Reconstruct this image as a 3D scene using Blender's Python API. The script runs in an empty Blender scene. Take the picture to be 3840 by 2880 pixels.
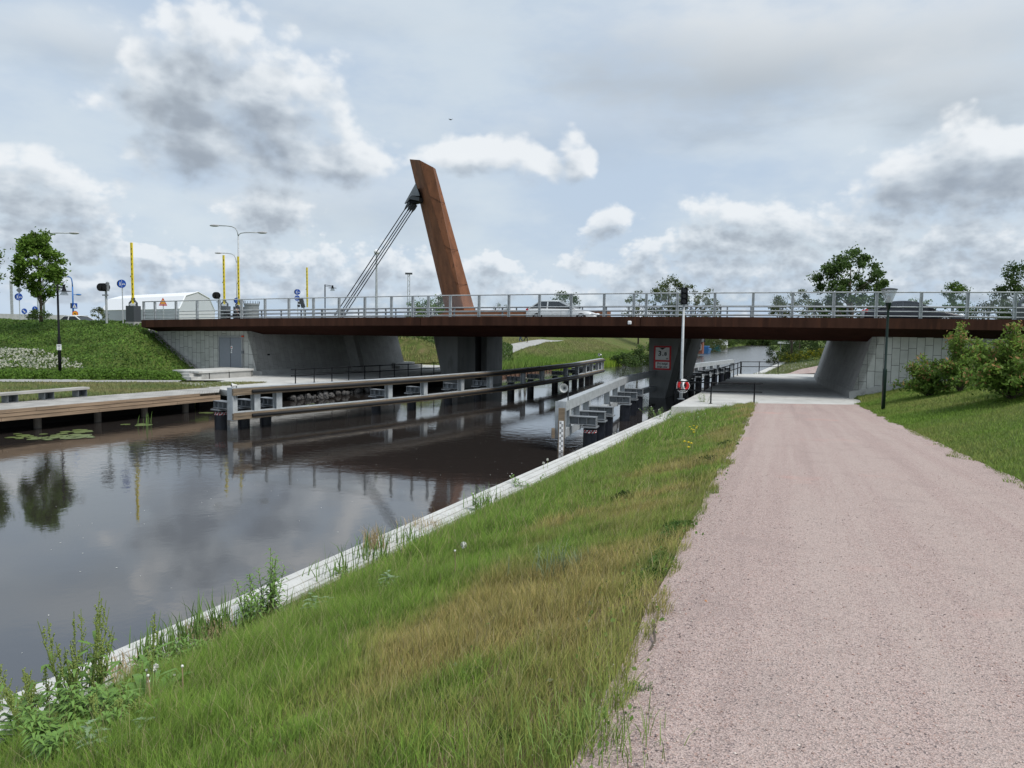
import bpy, math, random
import numpy as np
from mathutils import Vector, Matrix
R = math.radians
S = bpy.context.scene
COL = S.collection
rnd = random.Random(7)
nr = np.random.default_rng(11)

# ------------------------------------------------------------------ camera
E = 4.6; F = 2743.0
PITCH = math.atan(200 / F); ROLL = .015
CAM = Vector((0, 0, E))
_fw = Vector((0, math.cos(PITCH), -math.sin(PITCH)))
_up = Vector((0, math.sin(PITCH), math.cos(PITCH)))
_rt = Vector((1, 0, 0))
RT = math.cos(ROLL) * _rt + math.sin(ROLL) * _up
UP = -math.sin(ROLL) * _rt + math.cos(ROLL) * _up
cd = bpy.data.cameras.new('camera'); cam = bpy.data.objects.new('camera', cd); COL.objects.link(cam)
cd.sensor_width = 36; cd.lens = 36 * F / 3840; cd.clip_start = .1; cd.clip_end = 6000
M4 = Matrix((RT, UP, -_fw)).transposed().to_4x4(); M4.translation = CAM
cam.matrix_world = M4
S.camera = cam
S.view_settings.view_transform = 'Standard'; S.view_settings.look = 'None'
S.view_settings.exposure = .48; S.view_settings.gamma = 1

def ray(px, py):
    return _fw + RT * ((px - 1920) / F) + UP * ((1440 - py) / F)
def G(px, py, z):                       # where a sight line meets the level z
    d = ray(px, py); k = (z - E) / d.z
    return Vector((d.x * k, d.y * k, z))
def V(px, py, Y):                       # where it meets the distance Y
    d = ray(px, py); k = Y / d.y
    return Vector((d.x * k, Y, E + d.z * k))
# bridge frame: u along the bridge, q across it (q = 0 the near face)
PHI = R(19); D0 = 46.0; BW = 18.5
BU = Vector((math.cos(PHI), -math.sin(PHI), 0)); BQ = Vector((math.sin(PHI), math.cos(PHI), 0))
B0 = Vector((0, D0, 0))
def Bp(u, q, z): return B0 + BU * u + BQ * q + Vector((0, 0, z))
def uq(p): d = Vector((p[0], p[1], 0)) - B0; return d.dot(BU), d.dot(BQ)
def Q(px, py, q):                       # meets the upright plane parallel to the bridge at q
    d = ray(px, py); k = (q - (CAM - B0).dot(BQ)) / d.dot(BQ)
    return CAM + d * k
# channel frame: s along, t across
SA, CA = math.sin(R(24.2)), math.cos(R(24.2))
CD = Vector((SA, CA, 0)); CN = Vector((CA, -SA, 0))
def Cp(s, t, z): return CD * s + CN * t + Vector((0, 0, z))
def st(p): return p[0] * SA + p[1] * CA, p[0] * CA - p[1] * SA

# ------------------------------------------------------------------ objects
def tag(o, label=None, cat=None, group=None, kind=None):
    if label: o['label'] = label
    if cat: o['category'] = cat
    if group: o['group'] = group
    if kind: o['kind'] = kind
    return o
def thing(name, label, cat, loc=(0, 0, 0), group=None, rz=0):
    o = bpy.data.objects.new(name, None); COL.objects.link(o)
    o.location = loc; o.rotation_euler = (0, 0, rz); o.empty_display_size = .2
    o['org'] = list(loc)
    return tag(o, label, cat, group)
def copy_tree(o, parent=None):
    c = o.copy(); COL.objects.link(c)
    if parent: c.parent = parent
    for ch in list(o.children): copy_tree(ch, c)
    return c
def org_of(o):
    while o.parent: o = o.parent
    return Vector(o['org']) if 'org' in o.keys() else Vector(o.location)

def link_mesh(name, me, mat, parent=None, smooth=False, bev=0):
    o = bpy.data.objects.new(name, me); COL.objects.link(o)
    for m in (mat if isinstance(mat, (list, tuple)) else [mat]): me.materials.append(m)
    if parent: o.parent = parent
    if smooth: me.polygons.foreach_set('use_smooth', [True] * len(me.polygons))
    if bev:
        b = o.modifiers.new('edge', 'BEVEL'); b.width = bev; b.segments = 2; b.limit_method = 'ANGLE'; b.angle_limit = R(40)
    return o

class MB:
    def __init__(s): s.v = []; s.f = []; s.mi = []; s.cur = 0
    def add(s, vs, fs):
        n = len(s.v); s.v += [Vector(v) for v in vs]
        for f in fs: s.f.append([i + n for i in f]); s.mi.append(s.cur)
        return s
    def box(s, c, size, rz=0, M=None):
        c = Vector(c); M = M or Matrix.Rotation(rz, 3, 'Z')
        hx, hy, hz = [d / 2 for d in size]
        vs = [c + M @ Vector((x, y, z)) for z in (-hz, hz) for x, y in ((-hx, -hy), (hx, -hy), (hx, hy), (-hx, hy))]
        return s.add(vs, [(3, 2, 1, 0), (4, 5, 6, 7), (0, 1, 5, 4), (1, 2, 6, 5), (2, 3, 7, 6), (3, 0, 4, 7)])
    def beam(s, a, b, w, h, up=(0, 0, 1)):     # centre line a-b, w sideways, h along up
        a, b = Vector(a), Vector(b); d = (b - a); L = d.length; d.normalize()
        sd = d.cross(Vector(up))
        if sd.length < 1e-4: sd = d.cross(Vector((0, 1, 0)))
        sd.normalize(); u = sd.cross(d)
        return s.box((a + b) / 2, (L, w, h), M=Matrix((d, -sd, u)).transposed())
    def hbeam(s, a, b, w, h, tf=.03, tw=.02, up=(0, 0, 1)):
        a, b = Vector(a), Vector(b); d = (b - a).normalized(); sd = d.cross(Vector(up)).normalized(); u = sd.cross(d)
        o = u * (h / 2 - tf / 2)
        s.beam(a + o, b + o, w, tf, up); s.beam(a - o, b - o, w, tf, up)
        return s.beam(a, b, tw, h - 2 * tf, up)
    def tube(s, pts, r, n=8, caps=True):
        pts = [Vector(p) for p in pts]; N = len(pts)
        rs = r if isinstance(r, (list, tuple)) else [r] * N
        vs = []; ref = None
        for i, p in enumerate(pts):
            d = (pts[min(i + 1, N - 1)] - pts[max(i - 1, 0)]).normalized()
            if ref is None:
                ref = d.cross(Vector((0, 0, 1)))
                if ref.length < 1e-3: ref = d.cross(Vector((1, 0, 0)))
            ref = (ref - d * ref.dot(d)).normalized(); w = d.cross(ref)
            vs += [p + (ref * math.cos(k * 2 * math.pi / n) + w * math.sin(k * 2 * math.pi / n)) * rs[i] for k in range(n)]
        fs = [(i * n + k, i * n + (k + 1) % n, (i + 1) * n + (k + 1) % n, (i + 1) * n + k) for i in range(N - 1) for k in range(n)]
        if caps: fs += [tuple(range(n - 1, -1, -1)), tuple((N - 1) * n + k for k in range(n))]
        return s.add(vs, fs)
    def prism(s, poly, vec):
        vec = Vector(vec); n = len(poly); vs = [Vector(p) for p in poly]; vs += [p + vec for p in vs]
        return s.add(vs, [tuple(range(n - 1, -1, -1)), tuple(range(n, 2 * n))] + [(k, (k + 1) % n, n + (k + 1) % n, n + k) for k in range(n)])
    def lathe(s, c, prof, n=16, axis=(0, 0, 1)):
        c = Vector(c); q = Vector((0, 0, 1)).rotation_difference(Vector(axis))
        vs = [c + q @ Vector((r * math.cos(2 * math.pi * k / n), r * math.sin(2 * math.pi * k / n), z)) for r, z in prof for k in range(n)]
        m = len(prof)
        fs = [(i * n + k, i * n + (k + 1) % n, (i + 1) * n + (k + 1) % n, (i + 1) * n + k) for i in range(m - 1) for k in range(n)]
        fs += [tuple(range(n - 1, -1, -1)), tuple((m - 1) * n + k for k in range(n))]
        return s.add(vs, fs)
    def disc(s, c, r, nrm, th=.02, n=24):
        nrm = Vector(nrm).normalized()
        return s.lathe(Vector(c) - nrm * th / 2, [(r, 0), (r, th)], n, nrm)
    def ball(s, c, r, n=12, m=8):
        r = r if isinstance(r, (list, tuple)) else (r, r, r); c = Vector(c)
        vs = [c + Vector((0, 0, -r[2]))]
        for i in range(1, m):
            a = -math.pi / 2 + math.pi * i / m
            vs += [c + Vector((r[0] * math.cos(a) * math.cos(2 * math.pi * k / n), r[1] * math.cos(a) * math.sin(2 * math.pi * k / n), r[2] * math.sin(a))) for k in range(n)]
        vs.append(c + Vector((0, 0, r[2])))
        fs = [(0, 1 + (k + 1) % n, 1 + k) for k in range(n)]
        for i in range(m - 2): fs += [(1 + i * n + k, 1 + i * n + (k + 1) % n, 1 + (i + 1) * n + (k + 1) % n, 1 + (i + 1) * n + k) for k in range(n)]
        t = len(vs) - 1; b = 1 + (m - 2) * n
        return s.add(vs, fs + [(b + k, b + (k + 1) % n, t) for k in range(n)])
    def poly(s, pts): return s.add(pts, [tuple(range(len(pts)))])
    def strip(s, pts, ws, side):               # leaf blade along pts, widths ws
        vs = []; side = Vector(side).normalized()
        for p, w in zip(pts, ws): vs += [Vector(p) - side * w / 2, Vector(p) + side * w / 2]
        return s.add(vs, [(2 * i, 2 * i + 1, 2 * i + 3, 2 * i + 2) for i in range(len(pts) - 1)])
    def build(s, name, mat, parent=None, smooth=False, bev=0, org=None, noorg=False):
        if org is None:
            if parent is not None: org = org_of(parent)
            elif noorg: org = Vector((0, 0, 0))
            else:
                xs = [v.x for v in s.v]; ys = [v.y for v in s.v]; zs = [v.z for v in s.v]
                org = Vector(((min(xs) + max(xs)) / 2, (min(ys) + max(ys)) / 2, min(zs)))
        me = bpy.data.meshes.new(name)
        me.from_pydata([v - org for v in s.v], [], s.f)
        if any(s.mi): me.polygons.foreach_set('material_index', s.mi)
        me.update()
        o = link_mesh(name, me, mat, parent, smooth, bev)
        if parent is None: o.location = org; o['org'] = list(org)
        return o

def npmesh(name, verts, sizes, idx, cols=None):
    me = bpy.data.meshes.new(name)
    verts = np.ascontiguousarray(verts, dtype=np.float32); sizes = np.asarray(sizes, dtype=np.int32)
    me.vertices.add(len(verts)); me.vertices.foreach_set('co', verts.ravel())
    me.loops.add(len(idx)); me.loops.foreach_set('vertex_index', np.asarray(idx, dtype=np.int32))
    me.polygons.add(len(sizes))
    st_ = np.concatenate(([0], np.cumsum(sizes)[:-1])).astype(np.int32)
    me.polygons.foreach_set('loop_start', st_)
    if cols is not None:
        a = me.color_attributes.new('Col', 'FLOAT_COLOR', 'POINT')
        c = np.ones((len(verts), 4), dtype=np.float32); c[:, :3] = cols
        a.data.foreach_set('color', c.ravel())
    me.update(calc_edges=True); me.validate()
    return me
def blades(P, h, w, lean, col, bend=.45):
    """grass blades: a quad and a tip each"""
    n = len(P); a = nr.uniform(0, 2 * math.pi, n)
    sd = np.stack([np.cos(a), np.sin(a), np.zeros(n)], 1) * (w / 2)[:, None]
    up = np.zeros((n, 3)); up[:, 2] = h
    ln = np.zeros((n, 3)); ln[:, :2] = lean
    m = P + up * .55 + ln * .3; t = P + up + ln
    v = np.stack([P - sd, P + sd, m + sd * .8, m - sd * .8, t], 1).reshape(-1, 3)
    b = (np.arange(n) * 5)[:, None]
    idx = (b + np.array([0, 1, 2, 3, 3, 2, 4])).ravel()
    c = np.repeat(col, 5, 0)
    return v, np.tile([4, 3], n), idx, c
def leafquads(P, size, col, aspect=.55, droop=0.):
    n = len(P); d = nr.normal(size=(n, 3)); d[:, 2] -= droop; d /= np.linalg.norm(d, axis=1)[:, None]
    e = nr.normal(size=(n, 3)); e = np.cross(d, e); e /= np.linalg.norm(e, axis=1)[:, None] + 1e-9
    L = d * size[:, None]; W = e * (size * aspect / 2)[:, None]
    v = np.stack([P - L * .5, P + W, P + L * .5, P - W], 1).reshape(-1, 3)
    idx = np.arange(4 * n)
    return v, np.full(n, 4), idx, np.repeat(col, 4, 0)
def sstep(a, b, x):
    k = np.clip((x - a) / (b - a), 0, 1); return k * k * (3 - 2 * k)
_ph = nr.uniform(0, 6.28, (12, 2))
def wob(x, y, sc):                          # cheap smooth noise, about -1..1
    r = 0
    for i in range(6):
        an = i * 1.047 + .3; f = sc * (1 + .37 * i)
        r = r + np.sin(f * (x * math.cos(an) + y * math.sin(an)) + _ph[i, 0]) * np.cos(f * .6 * (y * math.cos(an) - x * math.sin(an)) + _ph[i, 1])
    return r / 3.2

# ------------------------------------------------------------------ materials
class NT:
    def __init__(s, nt): s.nt = nt; s.n = nt.nodes; s.l = nt.links
    def new(s, t, **k):
        o = s.n.new(t)
        for a, b in k.items(): setattr(o, a, b)
        return o
    def lk(s, a, b): s.l.new(a, b)
    def math(s, op, a, b=None, c=None, clamp=False):
        o = s.n.new('ShaderNodeMath'); o.operation = op; o.use_clamp = clamp
        for i, x in enumerate((a, b, c)):
            if x is None: continue
            if isinstance(x, (int, float)): o.inputs[i].default_value = x
            else: s.l.new(x, o.inputs[i])
        return o.outputs[0]
    def vmath(s, op, a, b=None):
        o = s.n.new('ShaderNodeVectorMath'); o.operation = op
        for i, x in enumerate((a, b)):
            if x is None: continue
            if isinstance(x, (tuple, list, Vector)): o.inputs[i].default_value = x
            else: s.l.new(x, o.inputs[i])
        return o.outputs['Value'] if op in ('LENGTH', 'DOT_PRODUCT', 'DISTANCE') else o.outputs[0]
    def mix(s, f, a, b, mode='MIX'):
        o = s.n.new('ShaderNodeMix'); o.data_type = 'RGBA'; o.blend_type = mode
        for i, x in ((0, f), (6, a), (7, b)):
            if isinstance(x, (int, float)): o.inputs[i].default_value = x
            elif isinstance(x, (tuple, list)): o.inputs[i].default_value = (*x[:3], 1)
            else: s.l.new(x, o.inputs[i])
        return o.outputs[2]
    def smooth(s, x, a, b, lo=0., hi=1.):
        o = s.n.new('ShaderNodeMapRange'); o.interpolation_type = 'SMOOTHSTEP'
        s.l.new(x, o.inputs[0])
        for i, v in enumerate((a, b, lo, hi)): o.inputs[i + 1].default_value = v
        return o.outputs[0]
    def noise(s, vec, sc, det=4, rough=.55, dim='3D'):
        o = s.n.new('ShaderNodeTexNoise'); o.noise_dimensions = dim
        o.inputs['Scale'].default_value = sc; o.inputs['Detail'].default_value = det; o.inputs['Roughness'].default_value = rough
        if vec is not None: s.l.new(vec, o.inputs['Vector'])
        return o.outputs[0]
    def bump(s, h, strength=.5, dist=.01):
        o = s.n.new('ShaderNodeBump'); o.inputs['Strength'].default_value = strength; o.inputs['Distance'].default_value = dist
        s.l.new(h, o.inputs['Height']); return o.outputs[0]
def newmat(name):
    m = bpy.data.materials.new(name); m.use_nodes = True
    t = NT(m.node_tree); return m, t, m.node_tree.nodes['Principled BSDF']
def mul(c, k): return tuple(x * k for x in c[:3])
def mat(name, col, rough=.7, metal=0, var=.12, scale=2.5, bump=0, bscale=60, stretch=None, col2=None, spot=None, spotscale=12, spec=.4):
    m, t, b = newmat(name)
    co = t.new('ShaderNodeTexCoord').outputs['Object']
    if stretch: co = t.vmath('MULTIPLY', co, stretch)
    n = t.noise(co, scale, 6, .6)
    f = t.smooth(n, .3, .7)
    c = t.mix(f, mul(col, 1 - var), col2 or mul(col, 1 + var))
    if spot:
        c = t.mix(t.smooth(t.noise(co, spotscale, 4, .6), .56, .7), c, spot)
    t.lk(c, b.inputs['Base Color'])
    b.inputs['Roughness'].default_value = rough; b.inputs['Metallic'].default_value = metal
    b.inputs['Specular IOR Level'].default_value = spec
    if bump: t.lk(t.bump(t.noise(co, bscale, 5, .6), bump, .02), b.inputs['Normal'])
    return m
def colmat(name, rough=.6, transl=.25, up=0.):
    m, t, b = newmat(name)
    a = t.new('ShaderNodeVertexColor'); a.layer_name = 'Col'
    t.lk(a.outputs[0], b.inputs['Base Color']); b.inputs['Roughness'].default_value = rough
    b.inputs['Specular IOR Level'].default_value = .2
    if up:
        gn = t.new('ShaderNodeNewGeometry').outputs['Normal']
        nn_ = t.vmath('NORMALIZE', t.vmath('ADD', t.vmath('MULTIPLY', gn, (1 - up,) * 3), (0, 0, up)))
        t.lk(nn_, b.inputs['Normal'])
    if transl:
        tr = t.new('ShaderNodeBsdfTranslucent'); t.lk(a.outputs[0], tr.inputs[0])
        mx = t.new('ShaderNodeMixShader'); mx.inputs[0].default_value = transl
        t.lk(b.outputs[0], mx.inputs[1]); t.lk(tr.outputs[0], mx.inputs[2])
        t.lk(mx.outputs[0], m.node_tree.nodes['Material Output'].inputs[0])
    return m
def flat(name, col, rough=.5, spec=.4):
    m, t, b = newmat(name)
    co = t.new('ShaderNodeTexCoord').outputs['Object']
    t.lk(t.mix(t.noise(co, 6, 3), mul(col, .92), mul(col, 1.06)), b.inputs['Base Color'])
    b.inputs['Roughness'].default_value = rough; b.inputs['Specular IOR Level'].default_value = spec
    return m
galv = mat('galvanised_steel', (.40, .425, .44), .5, .1, .14, 3, .05, 30, spot=(.31, .335, .355), spotscale=5)
galvd = mat('galvanised_steel_weathered', (.20, .215, .23), .55, .1, .2, 2.5, .05, 30)
black = mat('black_paint', (.010, .011, .013), .6, 0, .15, 6, spec=.12)
pilemat = mat('pile_coating', (.010, .012, .018), .38, 0, .25, 4)
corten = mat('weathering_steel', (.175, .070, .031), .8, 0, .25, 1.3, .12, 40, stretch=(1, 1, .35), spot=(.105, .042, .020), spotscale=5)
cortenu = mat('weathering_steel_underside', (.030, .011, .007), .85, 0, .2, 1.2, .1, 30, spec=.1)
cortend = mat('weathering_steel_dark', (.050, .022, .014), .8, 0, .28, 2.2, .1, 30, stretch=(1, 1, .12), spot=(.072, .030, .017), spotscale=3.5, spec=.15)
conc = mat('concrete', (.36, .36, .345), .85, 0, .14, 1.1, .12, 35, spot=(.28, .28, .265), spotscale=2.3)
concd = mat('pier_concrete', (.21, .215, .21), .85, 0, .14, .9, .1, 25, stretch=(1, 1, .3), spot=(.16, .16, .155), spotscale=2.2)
slabm = mat('slab_concrete', (.49, .49, .47), .85, 0, .12, .7, .08, 30, spot=(.38, .37, .35), spotscale=1.6)
capm = mat('bleached_concrete_cap', (.52, .52, .50), .8, 0, .10, 1.5, .15, 40, spot=(.46, .46, .43), spotscale=5)
asph = mat('asphalt', (.11, .11, .112), .9, 0, .12, 2, .15, 90)
asphl = mat('worn_asphalt', (.33, .33, .32), .9, 0, .1, 1.2, .1, 60)
wood = mat('jetty_timber', (.26, .185, .125), .75, 0, .3, 1.6, .15, 20, stretch=(.35, .35, 6), spot=(.15, .115, .085), spotscale=2.4)
woodg = mat('silvered_timber', (.36, .35, .33), .8, 0, .25, 2, .15, 25, stretch=(.5, .5, 5))
timb = mat('fender_timber', (.19, .145, .10), .75, 0, .3, 1.4, .12, 20, stretch=(.6, .6, 7), spot=(.11, .09, .07), spotscale=2)
rub = flat('black_rubber', (.014, .014, .015), .6)
white = flat('white_paint', (.78, .79, .80), .45)
yellow = flat('yellow_paint', (.80, .62, .03), .45)
bluesign = flat('sign_blue', (.008, .075, .42), .35)
redp = flat('sign_red', (.55, .015, .02), .4)
signy = flat('sign_yellow_orange', (.85, .36, .02), .4)
grey = flat('grey_paint', (.16, .175, .19), .5)
greyd = flat('dark_grey_paint', (.055, .062, .068), .5)
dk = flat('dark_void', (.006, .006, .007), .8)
dgreen = flat('dark_green_paint', (.006, .022, .016), .4)
bluepole = flat('blue_paint', (.03, .15, .42), .4)
leafm = colmat('leaves', .55, .42)
grassm = colmat('grass_blades', .6, .35, .6)
coverm = colmat('cover_leaves', .55, .35, .45)
bark = mat('bark', (.10, .082, .062), .9, 0, .3, 6, .4, 25, stretch=(1, 1, .25))
tyre = flat('tyre_rubber', (.012, .012, .013), .8)
alloy = flat('alloy_rim', (.45, .46, .48), .35)
def glassmat(name, col, alpha):
    m, t, b = newmat(name)
    tr = t.new('ShaderNodeBsdfTransparent'); gl = t.new('ShaderNodeBsdfGlossy'); gl.inputs['Roughness'].default_value = .05
    gl.inputs[0].default_value = (*col, 1); tr.inputs[0].default_value = (.93, .95, .95, 1)
    df = t.new('ShaderNodeBsdfDiffuse'); df.inputs[0].default_value = (.5, .53, .56, 1)
    m1 = t.new('ShaderNodeMixShader'); m1.inputs[0].default_value = .06; t.lk(tr.outputs[0], m1.inputs[1]); t.lk(gl.outputs[0], m1.inputs[2])
    m2 = t.new('ShaderNodeMixShader')
    co = t.new('ShaderNodeTexCoord').outputs['Object']
    t.lk(t.smooth(t.noise(co, 1.1, 5, .6), .4, .8, alpha * .4, alpha), m2.inputs[0])
    t.lk(m1.outputs[0], m2.inputs[1]); t.lk(df.outputs[0], m2.inputs[2])
    t.lk(m2.outputs[0], m.node_tree.nodes['Material Output'].inputs[0]); return m
pane = glassmat('windscreen_pane', (.8, .85, .9), .025)
def carglass():
    m, t, b = newmat('car_glass'); b.inputs['Base Color'].default_value = (.02, .024, .028, 1)
    b.inputs['Roughness'].default_value = .05; b.inputs['Specular IOR Level'].default_value = .25
    co = t.new('ShaderNodeTexCoord').outputs['Object']
    t.lk(t.mix(t.noise(co, 3, 2), (.006, .008, .010), (.022, .025, .028)), b.inputs['Base Color']); return m
cgl = carglass()
def paint(name, col, metal=.3):
    m, t, b = newmat(name); co = t.new('ShaderNodeTexCoord').outputs['Object']
    t.lk(t.mix(t.noise(co, 1.5, 3), mul(col, .9), mul(col, 1.08)), b.inputs['Base Color'])
    b.inputs['Metallic'].default_value = metal; b.inputs['Roughness'].default_value = .28; b.inputs['Coat Weight'].default_value = .3
    return m
def brickmat(name, col, joint, bw, rh, mortar, var=.08):
    """panels laid on the UV plane: u along the rows' short side, v up"""
    m, t, b = newmat(name)
    uv = t.new('ShaderNodeUVMap').outputs[0]
    sx = t.new('ShaderNodeSeparateXYZ'); t.lk(uv, sx.inputs[0])
    cx = t.new('ShaderNodeCombineXYZ'); t.lk(sx.outputs[1], cx.inputs[0]); t.lk(sx.outputs[0], cx.inputs[1])
    br = t.new('ShaderNodeTexBrick'); t.lk(cx.outputs[0], br.inputs['Vector'])
    br.inputs['Scale'].default_value = 1; br.inputs['Brick Width'].default_value = bw; br.inputs['Row Height'].default_value = rh
    br.inputs['Mortar Size'].default_value = mortar; br.inputs['Mortar Smooth'].default_value = .1; br.offset = .37; br.offset_frequency = 2
    br.squash = .8; br.squash_frequency = 3
    br.inputs['Color1'].default_value = (*mul(col, 1 - var), 1); br.inputs['Color2'].default_value = (*mul(col, 1 + var), 1)
    br.inputs['Mortar'].default_value = (*joint, 1)
    c = t.mix(t.smooth(t.noise(uv, 1.3, 6, .6), .3, .75), br.outputs[0], (.78, .78, .76), 'MULTIPLY')
    t.lk(c, b.inputs['Base Color']); b.inputs['Roughness'].default_value = .8
    h = t.math('MULTIPLY', br.outputs['Fac'], -1); t.lk(t.bump(h, .4, .02), b.inputs['Normal']); return m
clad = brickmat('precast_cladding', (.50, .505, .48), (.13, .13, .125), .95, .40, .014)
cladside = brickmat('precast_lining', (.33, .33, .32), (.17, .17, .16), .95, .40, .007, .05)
def set_uv(o, org, e1, e2):
    me = o.data; uv = me.uv_layers.new(name='UVMap'); off = org_of(o); e1 = Vector(e1); e2 = Vector(e2); org = Vector(org)
    for l in me.loops:
        p = me.vertices[l.vertex_index].co + off - org
        uv.data[l.index].uv = (p.dot(e1), p.dot(e2))
# ------------------------------------------------------------------ sky and light
SUN_EL, SUN_AZ = R(56), R(125)          # azimuth measured from +Y towards +X: high, from the right and behind
sd_ = Vector((math.sin(SUN_AZ) * math.cos(SUN_EL), math.cos(SUN_AZ) * math.cos(SUN_EL), math.sin(SUN_EL)))
ld = bpy.data.lights.new('sun', 'SUN'); lo = bpy.data.objects.new('sun', ld); COL.objects.link(lo)
ld.energy = 2.2; ld.angle = R(24); ld.color = (1, .96, .90)
lo.rotation_euler = sd_.to_track_quat('Z', 'Y').to_euler(); lo.location = sd_ * 200
W = bpy.data.worlds.new('World'); S.world = W; W.use_nodes = True
t = NT(W.node_tree); bg = W.node_tree.nodes['Background']
try:
    W.cycles.sampling_method = 'MANUAL'; W.cycles.sample_map_resolution = 512
except Exception: pass
sky = t.new('ShaderNodeTexSky'); sky.sky_type = 'NISHITA'; sky.sun_disc = False
sky.sun_elevation = SUN_EL; sky.sun_rotation = SUN_AZ; sky.air_density = 1; sky.dust_density = 1.5
# cumulus field in (azimuth, elevation): heaps where the day's clouds stood, edges from fractal noise
CLOUDS = [(830,350,350,240),(700,440,260,190),(930,500,330,170),(800,520,300,130),(1180,590,300,100),(1300,620,200,60),
 (30,690,190,110),(160,770,240,70),(1720,590,150,52),(1850,575,130,60),(1980,615,130,50),(2110,590,110,62),
 (3600,640,250,165),(3770,690,240,140),(3440,710,150,85),
 (2750,810,170,55),(2910,850,190,48),(3240,880,230,70),(3450,930,170,50),(3600,900,220,66),(3790,950,170,60),
 (2650,920,200,50),(2860,930,220,50),(3010,975,170,40),(2440,960,120,42),(2720,1015,330,42),(2310,1030,140,46),(2170,980,90,38),(2270,835,80,48),
 (230,900,270,62),(930,975,180,60),(1200,1000,190,56),(1430,1005,180,54),(1590,1020,140,46),(1830,1030,170,50),
 (300,1050,420,36),(700,1080,300,34),(1050,1095,420,34),(1500,1105,300,30),(2010,1090,320,34),(2520,1095,420,30),(3250,1050,460,46),(3700,1080,300,40),
 (1000,790,180,70),(600,1000,150,40)]
SOFT = [(330,170,330,110,.55),(2900,200,760,230,1.),(3650,130,480,200,.7),(3560,330,520,150,.7),(2350,140,420,160,.4),(1350,760,600,150,.30),(2300,480,700,120,.25),(1300,60,500,80,.2)]
def azel(px, py):
    d = ray(px, py).normalized(); return math.atan2(d.x, d.y), math.asin(d.z)
def cloud_group():
    g = bpy.data.node_groups.new('cumulus_density', 'ShaderNodeTree')
    g.interface.new_socket('P', in_out='INPUT', socket_type='NodeSocketVector')
    g.interface.new_socket('D', in_out='OUTPUT', socket_type='NodeSocketFloat')
    g.interface.new_socket('C', in_out='OUTPUT', socket_type='NodeSocketFloat')
    n = NT(g); gi = n.new('NodeGroupInput'); go = n.new('NodeGroupOutput'); P = gi.outputs[0]
    # wander the outline so no heap is an ellipse
    wn = n.new('ShaderNodeTexNoise'); wn.noise_dimensions = '2D'; wn.inputs['Scale'].default_value = 8; wn.inputs['Detail'].default_value = 2; n.lk(P, wn.inputs['Vector'])
    sx = n.new('ShaderNodeSeparateXYZ'); n.lk(P, sx.inputs[0])
    k = n.smooth(sx.outputs[1], .06, .26)
    off = n.vmath('MULTIPLY', n.vmath('SUBTRACT', wn.outputs['Color'], (.5, .5, .5)), (.12, .05, 0))
    off = n.vmath('SCALE', off); off.node.inputs['Scale'].default_value = 1; n.lk(n.math('ADD', n.math('MULTIPLY', k, .65), .35), off.node.inputs['Scale'])
    PW = n.vmath('ADD', P, off)
    cur = None
    for cx, cy, w, h in CLOUDS:
        a, e = azel(cx, cy)
        d = n.vmath('MULTIPLY', n.vmath('SUBTRACT', PW, (a, e, 0)), (F / (w * 1.2), F / (h * (1.75 if h < 75 else 1.3)), 0))
        v = n.math('SUBTRACT', 1.12, n.vmath('LENGTH', d))
        cur = v if cur is None else n.math('SMOOTH_MAX', cur, v, .3)
    bandn = n.noise(n.vmath('MULTIPLY', P, (1, 3.2, 0)), 7, 3, .5, '2D')
    band = n.math('SUBTRACT', n.math('MULTIPLY', n.math('SUBTRACT', bandn, .46), 7.), n.smooth(sx.outputs[1], .085, .15, 0, 6))
    cur = n.math('SMOOTH_MAX', cur, n.math('MINIMUM', band, .8), .3)
    P2 = n.vmath('MULTIPLY', P, (1, 1.35, 0))
    hi = n.math('MULTIPLY', n.math('SUBTRACT', n.noise(P2, 11, 9, .57, '2D'), .5), 1.15)
    lo_ = n.math('MULTIPLY', n.math('SUBTRACT', n.noise(P2, 26, 8, .56, '2D'), .5), 1.25)
    def puffs(sc):
        vo = n.new('ShaderNodeTexVoronoi'); vo.voronoi_dimensions = '2D'; vo.feature = 'SMOOTH_F1'; vo.inputs['Scale'].default_value = sc; vo.inputs['Detail'].default_value = 2.5
        vo.inputs['Smoothness'].default_value = .5; vo.inputs['Roughness'].default_value = .55
        n.lk(n.vmath('ADD', P2, n.vmath('MULTIPLY', off, (.35, .35, 0))), vo.inputs['Vector'])
        return n.math('MULTIPLY', n.math('SUBTRACT', .42, vo.outputs['Distance']), .6)
    one = n.math('SUBTRACT', 1.0, k)
    nz = n.math('ADD', n.math('MULTIPLY', n.math('ADD', hi, puffs(16)), k), n.math('MULTIPLY', n.math('ADD', lo_, puffs(44)), one))
    amp = n.smooth(cur, -.6, .1)
    n.lk(n.math('ADD', n.math('MINIMUM', n.math('MULTIPLY', cur, n.math('ADD', n.math('MULTIPLY', k, .15), 1.0)), .95), n.math('MULTIPLY', nz, amp)), go.inputs[0]); n.lk(cur, go.inputs[1]); return g
CG = cloud_group()
D = t.new('ShaderNodeTexCoord').outputs['Generated']
sx = t.new('ShaderNodeSeparateXYZ'); t.lk(D, sx.inputs[0])
az = t.math('ARCTAN2', sx.outputs[0], sx.outputs[1]); el = t.math('ARCSINE', sx.outputs[2])
cp = t.new('ShaderNodeCombineXYZ'); t.lk(az, cp.inputs[0]); t.lk(el, cp.inputs[1]); P = cp.outputs[0]
def dens(v):
    g = t.new('ShaderNodeGroup'); g.node_tree = CG; t.lk(v, g.inputs[0]); return g.outputs
kk_ = t.smooth(el, .08, .30, .42, 1.0)
dl = t.new('ShaderNodeCombineXYZ'); t.lk(t.math('MULTIPLY', kk_, .012), dl.inputs[0]); t.lk(t.math('MULTIPLY', kk_, .042), dl.inputs[1])
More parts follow.
